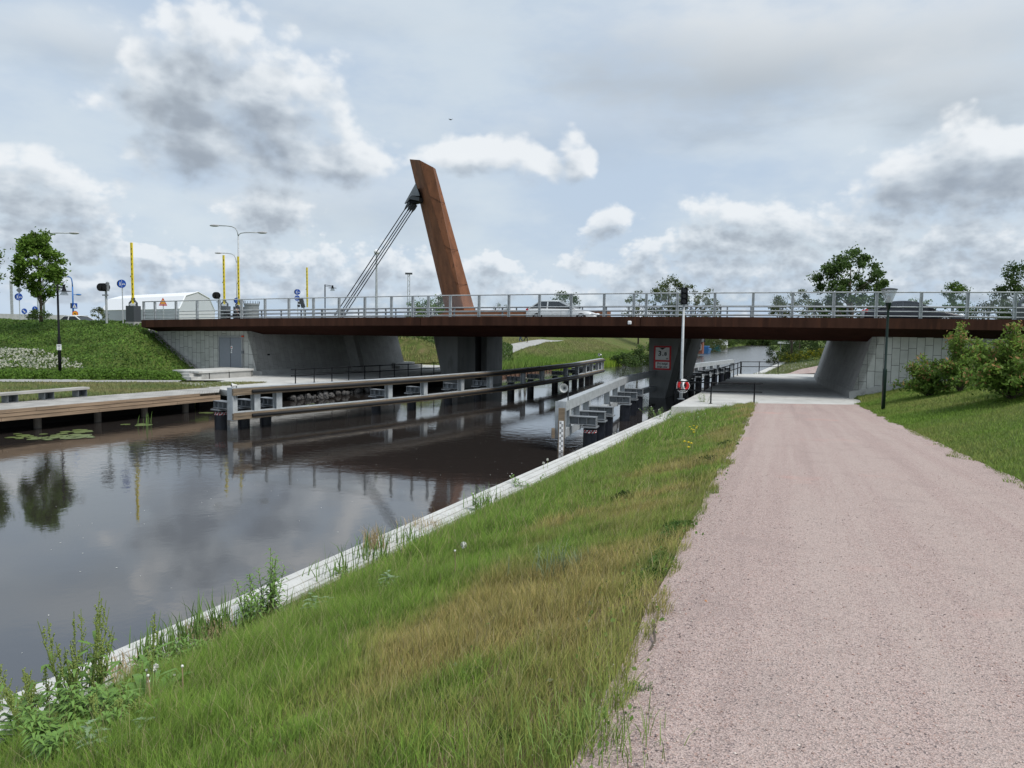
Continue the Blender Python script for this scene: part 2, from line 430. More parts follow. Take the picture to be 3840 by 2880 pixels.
g1 = dens(P); g2 = dens(t.vmath('ADD', P, dl.outputs[0])); d1, c1 = g1[0], g1[1]; d2, c2 = g2[0], g2[1]
# veil: thin high cloud, bluer here, whiter there
vP = t.vmath('MULTIPLY', P, (1, 2.6, 0))
v1 = t.noise(vP, 2.6, 6, .6, '2D'); v2 = t.noise(t.vmath('ADD', vP, (7, 3, 0)), 4, 5, .55, '2D')
veil = t.mix(t.smooth(v1, .35, .68), (.49, .59, .715), (.60, .68, .75))
veil = t.mix(t.smooth(v2, .46, .75, 0, .6), veil, (.66, .725, .775))
skyc = t.mix(1.0, sky.outputs[0], (.10, .10, .10), 'MULTIPLY')
base = t.mix(.88, skyc, veil)
base = t.mix(t.smooth(el, 0, .12, .45, 0), base, (.42, .56, .76))   # bluer strip low down between the heaps
for cx, cy, w, h, a_ in SOFT:
    a, e = azel(cx, cy)
    dd = t.vmath('LENGTH', t.vmath('MULTIPLY', t.vmath('SUBTRACT', P, (a, e, 0)), (F / w, F / h, 0)))
    f = t.smooth(t.math('ADD', dd, t.math('MULTIPLY', t.math('SUBTRACT', t.noise(vP, 6, 6, .55, '2D'), .5), 1.5)), .1, 1.25, a_, 0)
    low = t.smooth(t.math('SUBTRACT', el, e), -h / F * .9, h / F * .8)
    base = t.mix(f, base, t.mix(low, (.34, .395, .455), (.68, .72, .755)))
rim = t.smooth(d2, -.22, .52, 1, 0)                                   # little cloud above: sunlit crown
mask = t.smooth(t.math('DIVIDE', t.math('ADD', d1, .04), t.math('SUBTRACT', .80, t.math('MULTIPLY', rim, .36))), 0, 1)
cl = t.mix(rim, (.52, .575, .63), (.80, .825, .845))
cl = t.mix(t.smooth(d2, .22, .95), cl, (.28, .32, .375))
cl = t.mix(t.smooth(el, .04, .20, .35, 0), cl, (.60, .68, .77))     # far heaps pale into the air
colr = t.mix(t.math('MULTIPLY', mask, .85), base, cl)
colr = t.mix(t.smooth(el, -.02, .0), (.20, .21, .19), colr)
t.lk(colr, bg.inputs[0]); bg.inputs[1].default_value = .80

# ------------------------------------------------------------------ terrain
WALL_T0, WALL_T1, LEFT_T, LEFT_IN = -7.75, -7.12, -31.0, -33.6
def xl(Y): return np.where(Y < 38, .3 + (Y - 2.7) * .3523, 12.7 + (Y - 38) * .42)
def xr(Y): return 7.4 + (Y - 10.6) * .3802
def zp(Y): return np.clip(3.0 - .0514 * Y, 1.1, 3.25)
def shift(s): return -5 * sstep(150, 300, s)
_a = Q(545, 1228, 1.5); _b = Q(760, 1380, 1.5)
US0 = uq(_a)[0]; US1 = uq(_b)[0]
ZL = 1.0
def terr(X, Y):
    X = np.asarray(X, float); Y = np.asarray(Y, float)
    s = X * SA + Y * CA; t0 = X * CA - Y * SA; tp = t0 - shift(s)
    u = X * math.cos(PHI) - (Y - D0) * math.sin(PHI); q = X * math.sin(PHI) + (Y - D0) * math.cos(PHI)
    L, Rr, z_p = xl(Y), xr(Y), zp(Y)
    xw = (WALL_T1 + Y * SA) / CA
    fr = np.clip((X - xw) / (L - xw), 0, 1)
    left = .34 + (z_p - .34) * fr ** .8 + .05 * wob(X, Y, 1.3) * np.sin(np.pi * fr)
    bank = np.clip(X - Rr, 0, None)
    right = z_p + .22 * bank + .06 * wob(X, Y, .8) * np.clip(bank, 0, 1)
    near = np.where(X < L, left, np.where(X > Rr, right, z_p))
    near = np.minimum(near, 5.3)
    near = np.where((Y > 37.2) & (Y < 66) & (X < Rr + .4), 1.0, near)
    far = .42 + .17 * np.clip(tp - WALL_T1, 0, 13) + .08 * wob(X, Y, .3) * np.clip(tp - WALL_T1, 0, 1)
    k = sstep(63, 70, Y)
    rz = near * (1 - k) + far * k
    ramp = np.where((u > 22.5) & (q > 3.4), 5.35 - .45 * np.clip(q - BW, 0, None), -9)
    rz = np.maximum(rz, ramp)
    # left bank
    yb = 46.2 + (X + 31.7) * .165; yr_ = D0 + 1.2 - .344 * X
    f1 = (Y - yb) / np.maximum(yr_ - yb, 1); f2 = (US1 - u) / (US1 - US0)
    f = np.clip(np.minimum(f1, f2), 0, 1)
    lz = ZL + (4.70 - ZL) * f + .10 * wob(X, Y, .9) * np.clip(f * 4, 0, 1)
    lz = np.where((q > 1.6) & (u > US0 - .3), .6, lz)
    slope = np.minimum(.45 + .30 * np.clip(-31 - tp, 0, None), 3.5) + .1 * wob(X, Y, .25) * np.clip(-31 - tp, 0, 1)
    slope = np.where(u < -34, np.maximum(slope, np.minimum(4.95, 3.5 + .1 * (-34 - u))), slope)
    kk = sstep(62, 68, s)
    lz = lz * (1 - kk) + slope * kk
    lz = np.where((s > 66) & (u > US0 - .3), slope, lz)
    rampl = np.where((u < -21) & (q > 1.7) & (u < US0 + 11) , 4.70 - .42 * np.clip(q - 19, 0, None), -9)
    rampl = np.where((u > US0 - .3) & (q < 19.5), -9, rampl)
    lz = np.maximum(lz, rampl)
    z = np.where(tp > WALL_T1 - .005, rz, np.where(tp < np.where(s > 62, LEFT_T, LEFT_IN) + .005, lz, -1.2))
    endk = sstep(318, 322, s)
    z = z * (1 - endk) + 2.2 * endk
    r = np.hypot(X, Y); fk = sstep(350, 700, r)
    return z * (1 - fk) + 2.5 * fk
def terz(x, y): return float(terr(np.array([x]), np.array([y]))[0])
def geom(a, b, n): return list(a * (b / a) ** (np.arange(1, n + 1) / n))
sl = [-v for v in reversed(geom(10, 900, 14))] + list(np.arange(-10, -4, 1.)) + list(np.arange(-4, 44, .5)) + list(np.arange(44, 112, 1.)) + list(np.arange(112, 324, 6.)) + geom(330, 3500, 22)
tl = [-v for v in reversed(geom(90, 3500, 24))] + list(np.arange(-90, -34, 1.)) + [LEFT_IN - .4, LEFT_IN, LEFT_IN + .02, -32, LEFT_T, LEFT_T + .02] + list(np.arange(-28, -9, 4.)) + [WALL_T1 - .03, WALL_T1] + list(np.arange(-6.8, 10, .35)) + list(np.arange(10, 60, 1.)) + geom(60, 3500, 24)
sg, tg = np.meshgrid(np.array(sl), np.array(tl), indexing='ij')
tt = tg + shift(sg); Xg = sg * SA + tt * CA; Yg = sg * CA - tt * SA
Zg = terr(Xg, Yg)
ns, ntt = sg.shape
i, j = np.meshgrid(np.arange(ns - 1), np.arange(ntt - 1), indexing='ij'); b = (i * ntt + j).ravel()
idx = np.stack([b, b + ntt, b + ntt + 1, b + 1], 1)[:, ::-1]
dry = np.where(Xg < xl(Yg), np.clip((Xg - (WALL_T1 + Yg * SA) / CA) / np.maximum(xl(Yg) - (WALL_T1 + Yg * SA) / CA, .5), 0, 1), 0.12) * (Yg < 40) * (tg > WALL_T1)
dry = dry + np.where((tg < LEFT_IN) & (Yg < 47), .5, 0) + np.where((sg > 62) & (tg < LEFT_T), .45, 0)
cg = np.repeat(dry.ravel()[:, None], 3, 1)
gm = npmesh('ground', np.stack([Xg.ravel(), Yg.ravel(), Zg.ravel()], 1), np.full(len(idx), 4), idx.ravel(), cg)
def groundmat():
    m, t, b = newmat('turf_and_soil')
    co = t.new('ShaderNodeTexCoord').outputs['Object']
    a = t.new('ShaderNodeVertexColor'); a.layer_name = 'Col'
    n1 = t.noise(co, .9, 8, .65); n2 = t.noise(co, 14, 5, .65)
    gr = t.mix(t.smooth(n2, .3, .7), (.060, .095, .022), (.11, .145, .038))
    br = t.mix(t.smooth(n2, .3, .7), (.12, .088, .045), (.21, .165, .09))
    f = t.math('ADD', a.outputs[0], t.math('MULTIPLY', t.math('SUBTRACT', n1, .5), 1.1))
    t.lk(t.mix(t.smooth(f, .3, .8), gr, br), b.inputs['Base Color']); b.inputs['Roughness'].default_value = .95
    b.inputs['Specular IOR Level'].default_value = .1
    t.lk(t.bump(n2, .6, .05), b.inputs['Normal']); return m
ground = link_mesh('ground', gm, groundmat(), smooth=True); tag(ground, kind='structure')

# tongue of low land narrowing the far reach on the path side
lt = MB(); lq = [(106, -7.4, -8.0), (130, -7.4, -9.8), (160, -7.5, -12.5), (200, -8.5, -16), (260, -11, -22), (322, -12, -28)]
for s_, a_, b_ in lq: lt.v += [Cp(s_, a_ + 2, .75), Cp(s_, b_ + 1.2, .45), Cp(s_, b_, -.3)]
for k_ in range(5):
    for j_ in (0, 1): lt.f.append([3 * k_ + j_, 3 * k_ + 3 + j_, 3 * k_ + 4 + j_, 3 * k_ + 1 + j_]); lt.mi.append(0)
lt.build('ground', ground.data.materials[0], noorg=True)['kind'] = 'structure'

# water
def watermat():
    m, t, b = newmat('canal_water')
    b.inputs['Base Color'].default_value = (.026, .022, .020, 1); b.inputs['Roughness'].default_value = .05; b.inputs['IOR'].default_value = 2.45
    b.inputs['Specular IOR Level'].default_value = .5
    co = t.new('ShaderNodeTexCoord').outputs['Object']
    s0 = t.new('ShaderNodeSeparateXYZ'); t.lk(co, s0.inputs[0]); t.lk(t.smooth(s0.outputs[1], 55, 120, .035, .20), b.inputs['Roughness'])
    n1 = t.noise(co, 2.2, 4, .55); n2 = t.noise(t.vmath('MULTIPLY', co, (1, 1, 1)), 7.5, 3, .5)
    pt = t.smooth(t.noise(co, .10, 3, .5), .42, .62)
    sy = t.new('ShaderNodeSeparateXYZ'); t.lk(co, sy.inputs[0])
    far = t.smooth(sy.outputs[1], 12, 30, .30, 1.)
    h = t.math('ADD', t.math('MULTIPLY', n1, .0060), t.math('MULTIPLY', n2, .0016))
    h = t.math('MULTIPLY', h, t.math('MULTIPLY', far, t.math('ADD', t.math('MULTIPLY', pt, .8), .45)))
    bp = t.new('ShaderNodeBump'); bp.inputs['Strength'].default_value = 1; bp.inputs['Distance'].default_value = 1; t.lk(h, bp.inputs['Height'])
    t.lk(bp.outputs[0], b.inputs['Normal']); return m
wv = []; wf = []
svals = [-60, 100] + list(np.arange(112, 330, 8.))
for k_, s_ in enumerate(svals):
    sh = float(shift(np.array(s_)))
    wv += [Cp(s_, LEFT_IN - 2 + sh, 0), Cp(s_, -6.9 + sh, 0)]
for k_ in range(len(svals) - 1): wf.append((2 * k_, 2 * k_ + 1, 2 * k_ + 3, 2 * k_ + 2))
water = MB().add(wv, wf).build('water', watermat(), noorg=True); tag(water, kind='structure')

# gravel path, in two runs, and the asphalt path on the far bank
def gravelmat():
    m, t, b = newmat('pink_gravel')
    co = t.new('ShaderNodeTexCoord').outputs['Object']
    vo = t.new('ShaderNodeTexVoronoi'); vo.inputs['Scale'].default_value = 135; t.lk(co, vo.inputs['Vector'])
    vs = t.new('ShaderNodeSeparateXYZ'); t.lk(vo.outputs['Color'], vs.inputs[0])
    st1 = t.mix(t.smooth(vs.outputs[0], .1, .9), (.265, .200, .185), (.53, .415, .385))
    st1 = t.mix(t.smooth(vs.outputs[1], .82, .95), st1, (.40, .26, .22))
    st1 = t.mix(t.smooth(vs.outputs[2], .80, .92), st1, (.095, .080, .085))
    n1 = t.noise(co, 34, 4, .7); st1 = t.mix(t.smooth(n1, .3, .75, 0, .6), st1, (.47, .375, .335))
    pk = t.noise(co, .55, 4, .55); st1 = t.mix(t.smooth(pk, .60, .72, 0, .5), st1, (.50, .29, .25))
    # faint wheel lines running along the path
    r = t.new('ShaderNodeVectorRotate'); r.rotation_type = 'Z_AXIS'; r.inputs['Angle'].default_value = R(20.2); t.lk(co, r.inputs['Vector'])
    ln = t.noise(t.vmath('MULTIPLY', r.outputs[0], (2.6, .05, 1)), 1, 6, .62)
    st1 = t.mix(t.smooth(ln, .42, .60, 0, .38), st1, t.mix(.55, st1, (.50, .43, .385)))
    st1 = t.mix(t.smooth(ln, .46, .30, 0, .18), st1, (.22, .175, .16))
    st1 = t.mix(t.smooth(t.noise(co, 1.6, 5, .6), .5, .75, 0, .22), st1, (.22, .175, .165))
    t.lk(st1, b.inputs['Base Color']); b.inputs['Roughness'].default_value = .9; b.inputs['Specular IOR Level'].default_value = .2
    t.lk(t.bump(t.math('ADD', vo.outputs['Distance'], t.math('MULTIPLY', n1, .7)), .6, .009), b.inputs['Normal']); return m
gravel = gravelmat()
def ribbon(name, rows, m, lift=.02, ncol=10, edge=.0):
    mb = MB(); n = len(rows)
    for i_, (a, c) in enumerate(rows):
        a = Vector(a); c = Vector(c)
        for j_ in range(ncol + 1):
            p = a.lerp(c, j_ / ncol)
            if edge and j_ in (0, ncol): p = p + (c - a).normalized() * edge * float(wob(np.array(p.x), np.array(p.y), 1.9)) * (1 if j_ == 0 else 1)
            mb.v.append(Vector((p.x, p.y, terz(p.x, p.y) + lift)))
    k = ncol + 1
    for i_ in range(n - 1):
        for j_ in range(ncol): mb.f.append([i_ * k + j_, i_ * k + j_ + 1, (i_ + 1) * k + j_ + 1, (i_ + 1) * k + j_]); mb.mi.append(0)
    o = mb.build(name, m, noorg=True); return tag(o, kind='structure')
rows = [((float(xl(np.array(Y))) - .1, Y), (float(xr(np.array(Y))) + .1, Y)) for Y in list(np.arange(-6, 37.3, .45)) + [37.25]]
ribbon('path', rows, gravel, .025, 12, .05)
fa = [G(2915, 1404, 1.05), G(3010, 1376, 1.3), G(3092, 1351, 1.9), G(3200, 1326, 2.5)]; fb = [G(3150, 1404, 1.1), G(3190, 1372, 1.5), G(3270, 1348, 2.1), G(3400, 1322, 2.6)]
rows = []
for k_ in range(3):
    for j_ in range(8): rows.append((fa[k_].lerp(fa[k_ + 1], j_ / 8), fb[k_].lerp(fb[k_ + 1], j_ / 8)))
ribbon('path', rows, gravel, .10, 6)
ribbon('path', [((x, 44.2 + (x + 31.7) * .165 + .2), (x, 46.2 + (x + 31.7) * .165 + .1)) for x in np.arange(-70, -17.5, 1.5)], asphl, .03, 3)
def hit(px, py, k0=2., k1=200.):            # where a sight line meets the terrain
    d = ray(px, py); ks = np.arange(k0, k1, .02); tx, ty = d.x * ks, d.y * ks; h = CAM.z + d.z * ks <= terr(tx, ty)
    k = float(ks[np.argmax(h)]) if h.any() else k1; return CAM + d * k
ka = [hit(x, y, 66) for x, y in ((1878, 1343), (1950, 1316), (2052, 1286), (2130, 1279))]; kb = [hit(x, y, 66) for x, y in ((1830, 1312), (1905, 1297), (1985, 1282), (2050, 1277))]
rows = []
for k_ in range(3):
    for j_ in range(6): rows.append((kb[k_].lerp(kb[k_ + 1], j_ / 6), ka[k_].lerp(ka[k_ + 1], j_ / 6)))
ribbon('path', rows, asphl, .16, 5)
# ------------------------------------------------------------------ bridge
QR = .12
_dp = [(540,1200),(739,1197),(994,1193),(1367,1190),(1690,1189),(1908,1188.5),(2423,1187.5),(2680,1188.5),(3126,1191),(3454,1194.5),(3806,1199)]
_pts = [Q(x, y, QR) for x, y in _dp]
_cf = np.polyfit([uq(p)[0] for p in _pts], [p.z for p in _pts], 3)
def zd(u): return float(np.polyval(_cf, max(-36, min(u, 34))))
def zdp(u): return 1.28 - .23 * max(0, min(1, (-u - 8) / 18))
UL, UR = uq(Q(530, 1210, 0))[0], 46.0
UJ1 = uq(Q(1578, 1200, 0))[0]; UJ2 = uq(Q(2401, 1200, 0))[0]
bridge = thing('road_bridge', 'low brown road bridge spanning the canal on two concrete piers', 'bridge', Bp(0, 9, 0))
us = list(np.linspace(UL, UR, 40))
def sweep(sec, us, flip=False):
    mb = MB(); k = None
    for u in us:
        ps = sec(u); k = len(ps)
        mb.v += [Bp(u, q, z) for q, z in ps]
    n = len(us)
    for i in range(n - 1):
        for j in range(k): mb.f.append([i * k + j, i * k + (j + 1) % k, (i + 1) * k + (j + 1) % k, (i + 1) * k + j]); mb.mi.append(0)
    mb.f.append(list(range(k))[::-1]); mb.f.append([(n - 1) * k + j for j in range(k)]); mb.mi += [0, 0]
    return mb
FH = .555
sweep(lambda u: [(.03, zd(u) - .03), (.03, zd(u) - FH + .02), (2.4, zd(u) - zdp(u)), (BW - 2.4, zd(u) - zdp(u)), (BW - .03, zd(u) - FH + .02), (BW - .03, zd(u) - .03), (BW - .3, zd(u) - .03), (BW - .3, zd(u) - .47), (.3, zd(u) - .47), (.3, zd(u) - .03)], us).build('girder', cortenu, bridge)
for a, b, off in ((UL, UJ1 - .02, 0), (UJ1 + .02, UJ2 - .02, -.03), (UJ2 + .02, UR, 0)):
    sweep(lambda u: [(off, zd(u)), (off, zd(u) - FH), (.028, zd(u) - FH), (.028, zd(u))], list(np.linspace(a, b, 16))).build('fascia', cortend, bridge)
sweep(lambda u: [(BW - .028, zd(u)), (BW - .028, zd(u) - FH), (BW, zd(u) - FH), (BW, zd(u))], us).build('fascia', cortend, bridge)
sweep(lambda u: [(.302, zd(u) - .40), (.302, zd(u) - .465), (9.0, zd(u) - .465), (9.0, zd(u) - .40)], us).build('carriageway', asph, bridge)
sweep(lambda u: [(9.002, zd(u) - .28), (9.002, zd(u) - .465), (BW - .302, zd(u) - .465), (BW - .302, zd(u) - .28)], us).build('footway', asphl, bridge)
MB().box(Q(2361, 1210, -.06), (.22, .16, .22), rz=-PHI).build('lamp_box', white, bridge, bev=.05)
# piers: a leading leg, a recessed core, a trailing leg
def pier(tl_, tr_, bl_, br_, L1, L2, L3):
    T = [Q(*tl_, 8.8), Q(*tr_, 8.8)]; Bo = [Q(*bl_, 8.8), Q(*br_, 8.8)]
    def cut(p, q_, z): k = (z - q_.z) / (p.z - q_.z); return q_ + (p - q_) * k
    zt, zb = 4.35, -1.2
    a0, b0 = cut(T[0], Bo[0], zb), cut(T[1], Bo[1], zb); a1, b1 = cut(T[0], Bo[0], zt), cut(T[1], Bo[1], zt)
    root = None
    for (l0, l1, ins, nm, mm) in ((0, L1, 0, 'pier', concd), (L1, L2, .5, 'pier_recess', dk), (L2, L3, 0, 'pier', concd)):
        i = BU * ins
        ring = [a0 + i, b0 - i, b1 - i, a1 + i]
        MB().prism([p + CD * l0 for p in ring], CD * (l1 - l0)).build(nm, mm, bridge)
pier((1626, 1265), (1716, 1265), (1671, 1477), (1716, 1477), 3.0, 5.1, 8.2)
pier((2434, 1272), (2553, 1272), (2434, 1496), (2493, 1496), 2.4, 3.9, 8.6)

# abutments
QF = 1.5; ZQ = 1.03
def loft(rb, rt):
    n = len(rb); mb = MB(); mb.v = [Vector(p) for p in rb] + [Vector(p) for p in rt]
    return mb, n
LEAN = .285
def abutment(name, label, corner, chain, ufar, sgn, zbase):
    root = thing(name, label, 'wall', corner)
    ztop = lambda u, q: zd(u) - (FH - .01 if q < 2.0 else zdp(u) - .25)
    def top(p, z): return Vector((p.x, p.y, 0)) + BU * (sgn * LEAN * (z - zbase)) + Vector((0, 0, z))
    c = Vector(corner); c.z = zbase
    far = Bp(ufar, QF, 0); far.z = zbase
    zt = zd(uq(c)[0] + sgn * 1.1) - FH + .01
    n_ = 10                                     # front face follows the rising fascia
    mb = MB(); bot = []; tp_ = []
    ct = top(c, zt)
    for k in range(n_ + 1):
        b_ = c.lerp(far, k / n_); bot.append(Vector((b_.x, b_.y, -.6 if sgn > 0 else -.3)))
        t_ = ct.lerp(Bp(ufar, QF, 0), k / n_); u_ = uq(t_)[0]; tp_.append(Vector((t_.x, t_.y, zd(u_) - FH + .012)))
    bot[0] = top(c, bot[0].z)
    back = BQ * .35
    for k in range(n_):
        mb.add([bot[k], bot[k + 1], tp_[k + 1], tp_[k]], [(0, 1, 2, 3)])
        mb.add([tp_[k], tp_[k + 1], tp_[k + 1] + back, tp_[k] + back], [(0, 1, 2, 3)])
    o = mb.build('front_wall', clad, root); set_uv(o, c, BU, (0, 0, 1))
    pts = [c] + [Vector((p.x, p.y, zbase)) for p in chain]
    for k in range(len(pts) - 1):
        p, q_ = pts[k], pts[k + 1]
        zt_ = [zt if k == 0 else 4.6, 4.6]
        d = (q_ - p).normalized(); nn = d.cross(Vector((0, 0, 1))) * -sgn * -1
        vs = [top(p, -.6), top(q_, -.6), top(q_, zt_[1]), top(p, zt_[0])]
        inn = BU * (sgn * .4)
        mb = MB().add(vs + [v + inn for v in vs], [(0, 1, 2, 3), (7, 6, 5, 4), (0, 4, 5, 1), (1, 5, 6, 2), (2, 6, 7, 3), (3, 7, 4, 0)])
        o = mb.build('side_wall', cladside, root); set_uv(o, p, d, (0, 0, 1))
    # plinth
    mb = MB()
    for k in range(len(pts) - 1):
        p, q_ = pts[k], pts[k + 1]
        o_ = BU * (-sgn * .06)
        mb.add([p + o_ + Vector((0, 0, -.3)), q_ + o_ + Vector((0, 0, -.3)), top(q_, zbase + .38) + o_, top(p, zbase + .38) + o_, top(q_, zbase + .38) - o_ * 2, top(p, zbase + .38) - o_ * 2], [(0, 1, 2, 3), (3, 2, 4, 5)])
    fo = -BQ * .05
    for k in range(n_):
        a, b = c.lerp(far, k / n_), c.lerp(far, (k + 1) / n_)
        za = max(zbase, terz(*(a - BQ * .3).xy)) + .36; zb = max(zbase, terz(*(b - BQ * .3).xy)) + .36
        if sgn < 0: za = zb = zbase + .3
        A, B_ = a + fo, b + fo
        if k == 0: A = A + BU * (-sgn * .06)
        mb.add([Vector((A.x, A.y, -.3)), Vector((B_.x, B_.y, -.3)), Vector((B_.x, B_.y, zb)), Vector((A.x, A.y, za)), Vector((B_.x, B_.y, zb)) - fo * 2, Vector((A.x, A.y, za)) - fo * 2], [(0, 1, 2, 3), (3, 2, 4, 5)])
    mb.build('plinth', conc, root)
    return root
L0 = Q(983, 1408, QF); R0 = Q(3188, 1479, QF)
labut = abutment('abutment', 'panelled concrete abutment with a grey steel double door beside the ivy bank', L0, [G(1322, 1390, ZQ), G(1372, 1393, ZQ), G(1520, 1377, ZQ)], UL, -1, ZQ)
rabut = abutment('abutment', 'panelled concrete abutment rising behind the leafy bushes and green lamp', R0, [G(3065, 1437, 1.1), G(3065, 1437, 1.1) + CD * 8 + CN * -.5], UR, 1, 1.1)
# door on the left one
dq = QF - .04
def rect(mb, x0, y0, x1, y1, q, th):
    p = [Q(x0, y1, q), Q(x1, y1, q), Q(x1, y0, q), Q(x0, y0, q)]
    u0, u1 = min(uq(v)[0] for v in (p[0], p[3])), max(uq(v)[0] for v in (p[1], p[2]))
    z0, z1 = (p[0].z + p[1].z) / 2, (p[2].z + p[3].z) / 2
    c = Bp((u0 + u1) / 2, q + th / 2, (z0 + z1) / 2)
    mb.box(c, (u1 - u0, th, z1 - z0), rz=-PHI); return (u0, u1, z0, z1)
greydoor = flat('door_grey', (.23, .25, .285), .5)
mb = MB(); u0, u1, z0, z1 = rect(mb, 824, 1266, 905, 1377, QF - .05, .05); door = mb.build('door', greydoor, labut)
mb = MB(); um = (u0 + u1) / 2
mb.box(Bp(um, QF - .056, (z0 + z1) / 2), (.02, .01, z1 - z0), rz=-PHI); mb.build('leaf_gap', dk, door)
mb = MB()
for uu in (u0 - .08, u1 + .06): mb.box(Bp(uu, QF - .04, (z0 + z1) / 2 + .05), (.1, .09, z1 - z0 + .14), rz=-PHI)
mb.box(Bp(um, QF - .04, z1 + .07), (u1 - u0 + .1, .09, .1), rz=-PHI); mb.build('door_frame', mat('frame_grey', (.33, .34, .34), .6), door)
mb = MB(); rect(mb, 865, 1297, 872, 1309, QF - .07, .012); rect(mb, 866, 1311, 870, 1316, QF - .07, .012); rect(mb, 865, 1318, 870, 1324, QF - .07, .012); mb.build('notice', white, door)
mb = MB(); rect(mb, 866.5, 1301, 870, 1305, QF - .076, .004); mb.build('notice_print', redp, door)
mb = MB(); rect(mb, 904, 1258, 911, 1264, QF - .16, .12); mb.build('warning_light', flat('orange_lens', (.7, .08, .02)), labut, bev=.03)
mb = MB(); rect(mb, 905, 1315, 911, 1326, QF - .12, .1); mb.build('card_reader', grey, labut)
sp, sq = L0, G(1322, 1390, ZQ)
dsd = (sq - sp).normalized(); pp = V(1002, 1334, (sp + dsd * 1.2).y + .05)
MB().box(pp + BU * .12, (.06, .22, .3), rz=-math.atan2(dsd.x, dsd.y)).build('wall_lamp', dk, labut)
mb = MB(); vp = [V(1452, 1275, 70.3), V(1464, 1274, 70.6), V(1472, 1310, 70.6), V(1462, 1312, 70.3)]
mb.prism([v + BU * .30 - BQ * .1 for v in vp], -BU * .03); mb.build('vent_grille', greyd, labut)

# height sign on the right pier
sr = thing('clearance_sign', 'red and white height clearance sign reading 3,8 m on concrete pier', 'sign', Q(2484, 1340, 8.75))
mb = MB(); rect(mb, 2453, 1297, 2515, 1387, 8.72, .04); mb.build('sign_board', redp, sr)
swm = flat('sign_white', (.82, .82, .80))
for r4 in ((2459, 1303, 2509, 1350), (2458.5, 1357, 2509, 1381)):
    mb = MB(); rect(mb, *r4, 8.70, .02); mb.build('sign_panel', swm, sr)
blk = flat('sign_black', (.015, .015, .016), .5)
mb = MB(); tri = [Q(2471, 1303.5, 8.69), Q(2497, 1303.5, 8.69), Q(2484, 1311.5, 8.69)]; mb.prism(tri, BQ * .008); mb.build('arrow_mark', blk, sr)
def text_obj(name, body, p, h, m, parent, rz, bold=0.0, ext=.004, align='CENTER'):
    cu = bpy.data.curves.new(name, 'FONT'); cu.body = body; cu.size = h; cu.extrude = ext; cu.offset = bold; cu.align_x = align; cu.align_y = 'BOTTOM_BASELINE'
    ob = bpy.data.objects.new('tmp', cu); COL.objects.link(ob)
    dg = bpy.context.evaluated_depsgraph_get(); me = bpy.data.meshes.new_from_object(ob.evaluated_get(dg))
    bpy.data.objects.remove(ob)
    T = Matrix.Translation(Vector(p) - org_of(parent)) @ Matrix.Rotation(rz, 4, 'Z') @ Matrix.Rotation(math.pi / 2, 4, 'X')
    me.transform(T)
    return link_mesh(name, me, m, parent)
px2m = 1 / 2743 * Q(2484, 1340, 8.7).y
text_obj('digit', '3', Q(2474, 1334, 8.692), 26 * px2m, blk, sr, -PHI, .012)
text_obj('comma', ',', Q(2485.5, 1334, 8.692), 26 * px2m, blk, sr, -PHI, .012)
text_obj('digit', '8', Q(2495.5, 1333.5, 8.692), 18 * px2m, blk, sr, -PHI, .012)
text_obj('unit_letter', 'm', Q(2502, 1347.5, 8.692), 10 * px2m, blk, sr, -PHI, .006)
text_obj('caption', 'Fri höjd', Q(2483.5, 1368, 8.692), 12.2 * px2m, blk, sr, -PHI, .006)
text_obj('caption', 'från mv', Q(2483.5, 1379.5, 8.692), 12.2 * px2m, blk, sr, -PHI, .006)

# railings on the deck
posts_px = [539,581,660,739,822,906,994,1083.4,1175.6,1271.5,1368.4,1468,1547.7,1606.5,1689,1796.6,1908.3,2023,2141.6,2265.3,2376.7,2423.4,2540,2680,2823.6,2971,3126,3286,3453.5,3627.7,3805.7]
rail = thing('bridge_railing', 'galvanised post and rail parapet with clear panels along the near bridge edge', 'railing', Bp(0, QR, zd(0)))
RH = 1.375
pu = [uq(Q(x, 1150, QR))[0] for x in posts_px]; pu += [pu[-1] + 1.95 * k for k in range(1, 6)]
for u in pu:
    m_ = MB(); b0 = Bp(u, QR, zd(u) - .06); b1 = Bp(u, QR, zd(u) + RH + .03)
    m_.hbeam(b0, b1, .13, .15, .022, .02, up=BU); m_.build('post', galv, rail)
def urun(u0, u1, q, dz, n=24): return [Bp(u, q, zd(u) + dz) for u in np.linspace(u0, u1, n)]
for dz, rr in ((RH, .038), (.60, .034), (.36, .030), (.11, .030)):
    MB().tube(urun(pu[0] - .05, pu[-1], QR - .01, dz), rr, 8).build('rail', galv, rail, smooth=True)
for a, b in zip(pu[:-1], pu[1:]):
    if b - a < .6: continue
    m_ = MB(); m_.add([Bp(a + .09, QR + .02, zd(a) + .66), Bp(b - .09, QR + .02, zd(b) + .66), Bp(b - .09, QR + .02, zd(b) + RH - .06), Bp(a + .09, QR + .02, zd(a) + RH - .06)], [(0, 1, 2, 3)])
    m_.build('screen_pane', pane, rail)
for q, h, nm, lab, dzs in ((9.15, .95, 'guard_rail', 'low galvanised guard rail between the carriageway and the far footway', (.30, .60, .90)), (BW - .15, 1.3, 'bridge_railing', 'far parapet of the bridge seen through the near railing', (.3, .6, .9, 1.3))):
    g_ = thing(nm, lab, 'railing', Bp(0, q, zd(0)))
    for u in np.arange(-28, 36, 2.0):
        MB().beam(Bp(u, q, zd(u) - .3), Bp(u, q, zd(u) + h), .09, .11, up=BU).build('post', galvd, g_)
    for dz in dzs: MB().tube(urun(-28, 35, q - .06, dz), .04, 6).build('rail', galvd, g_)

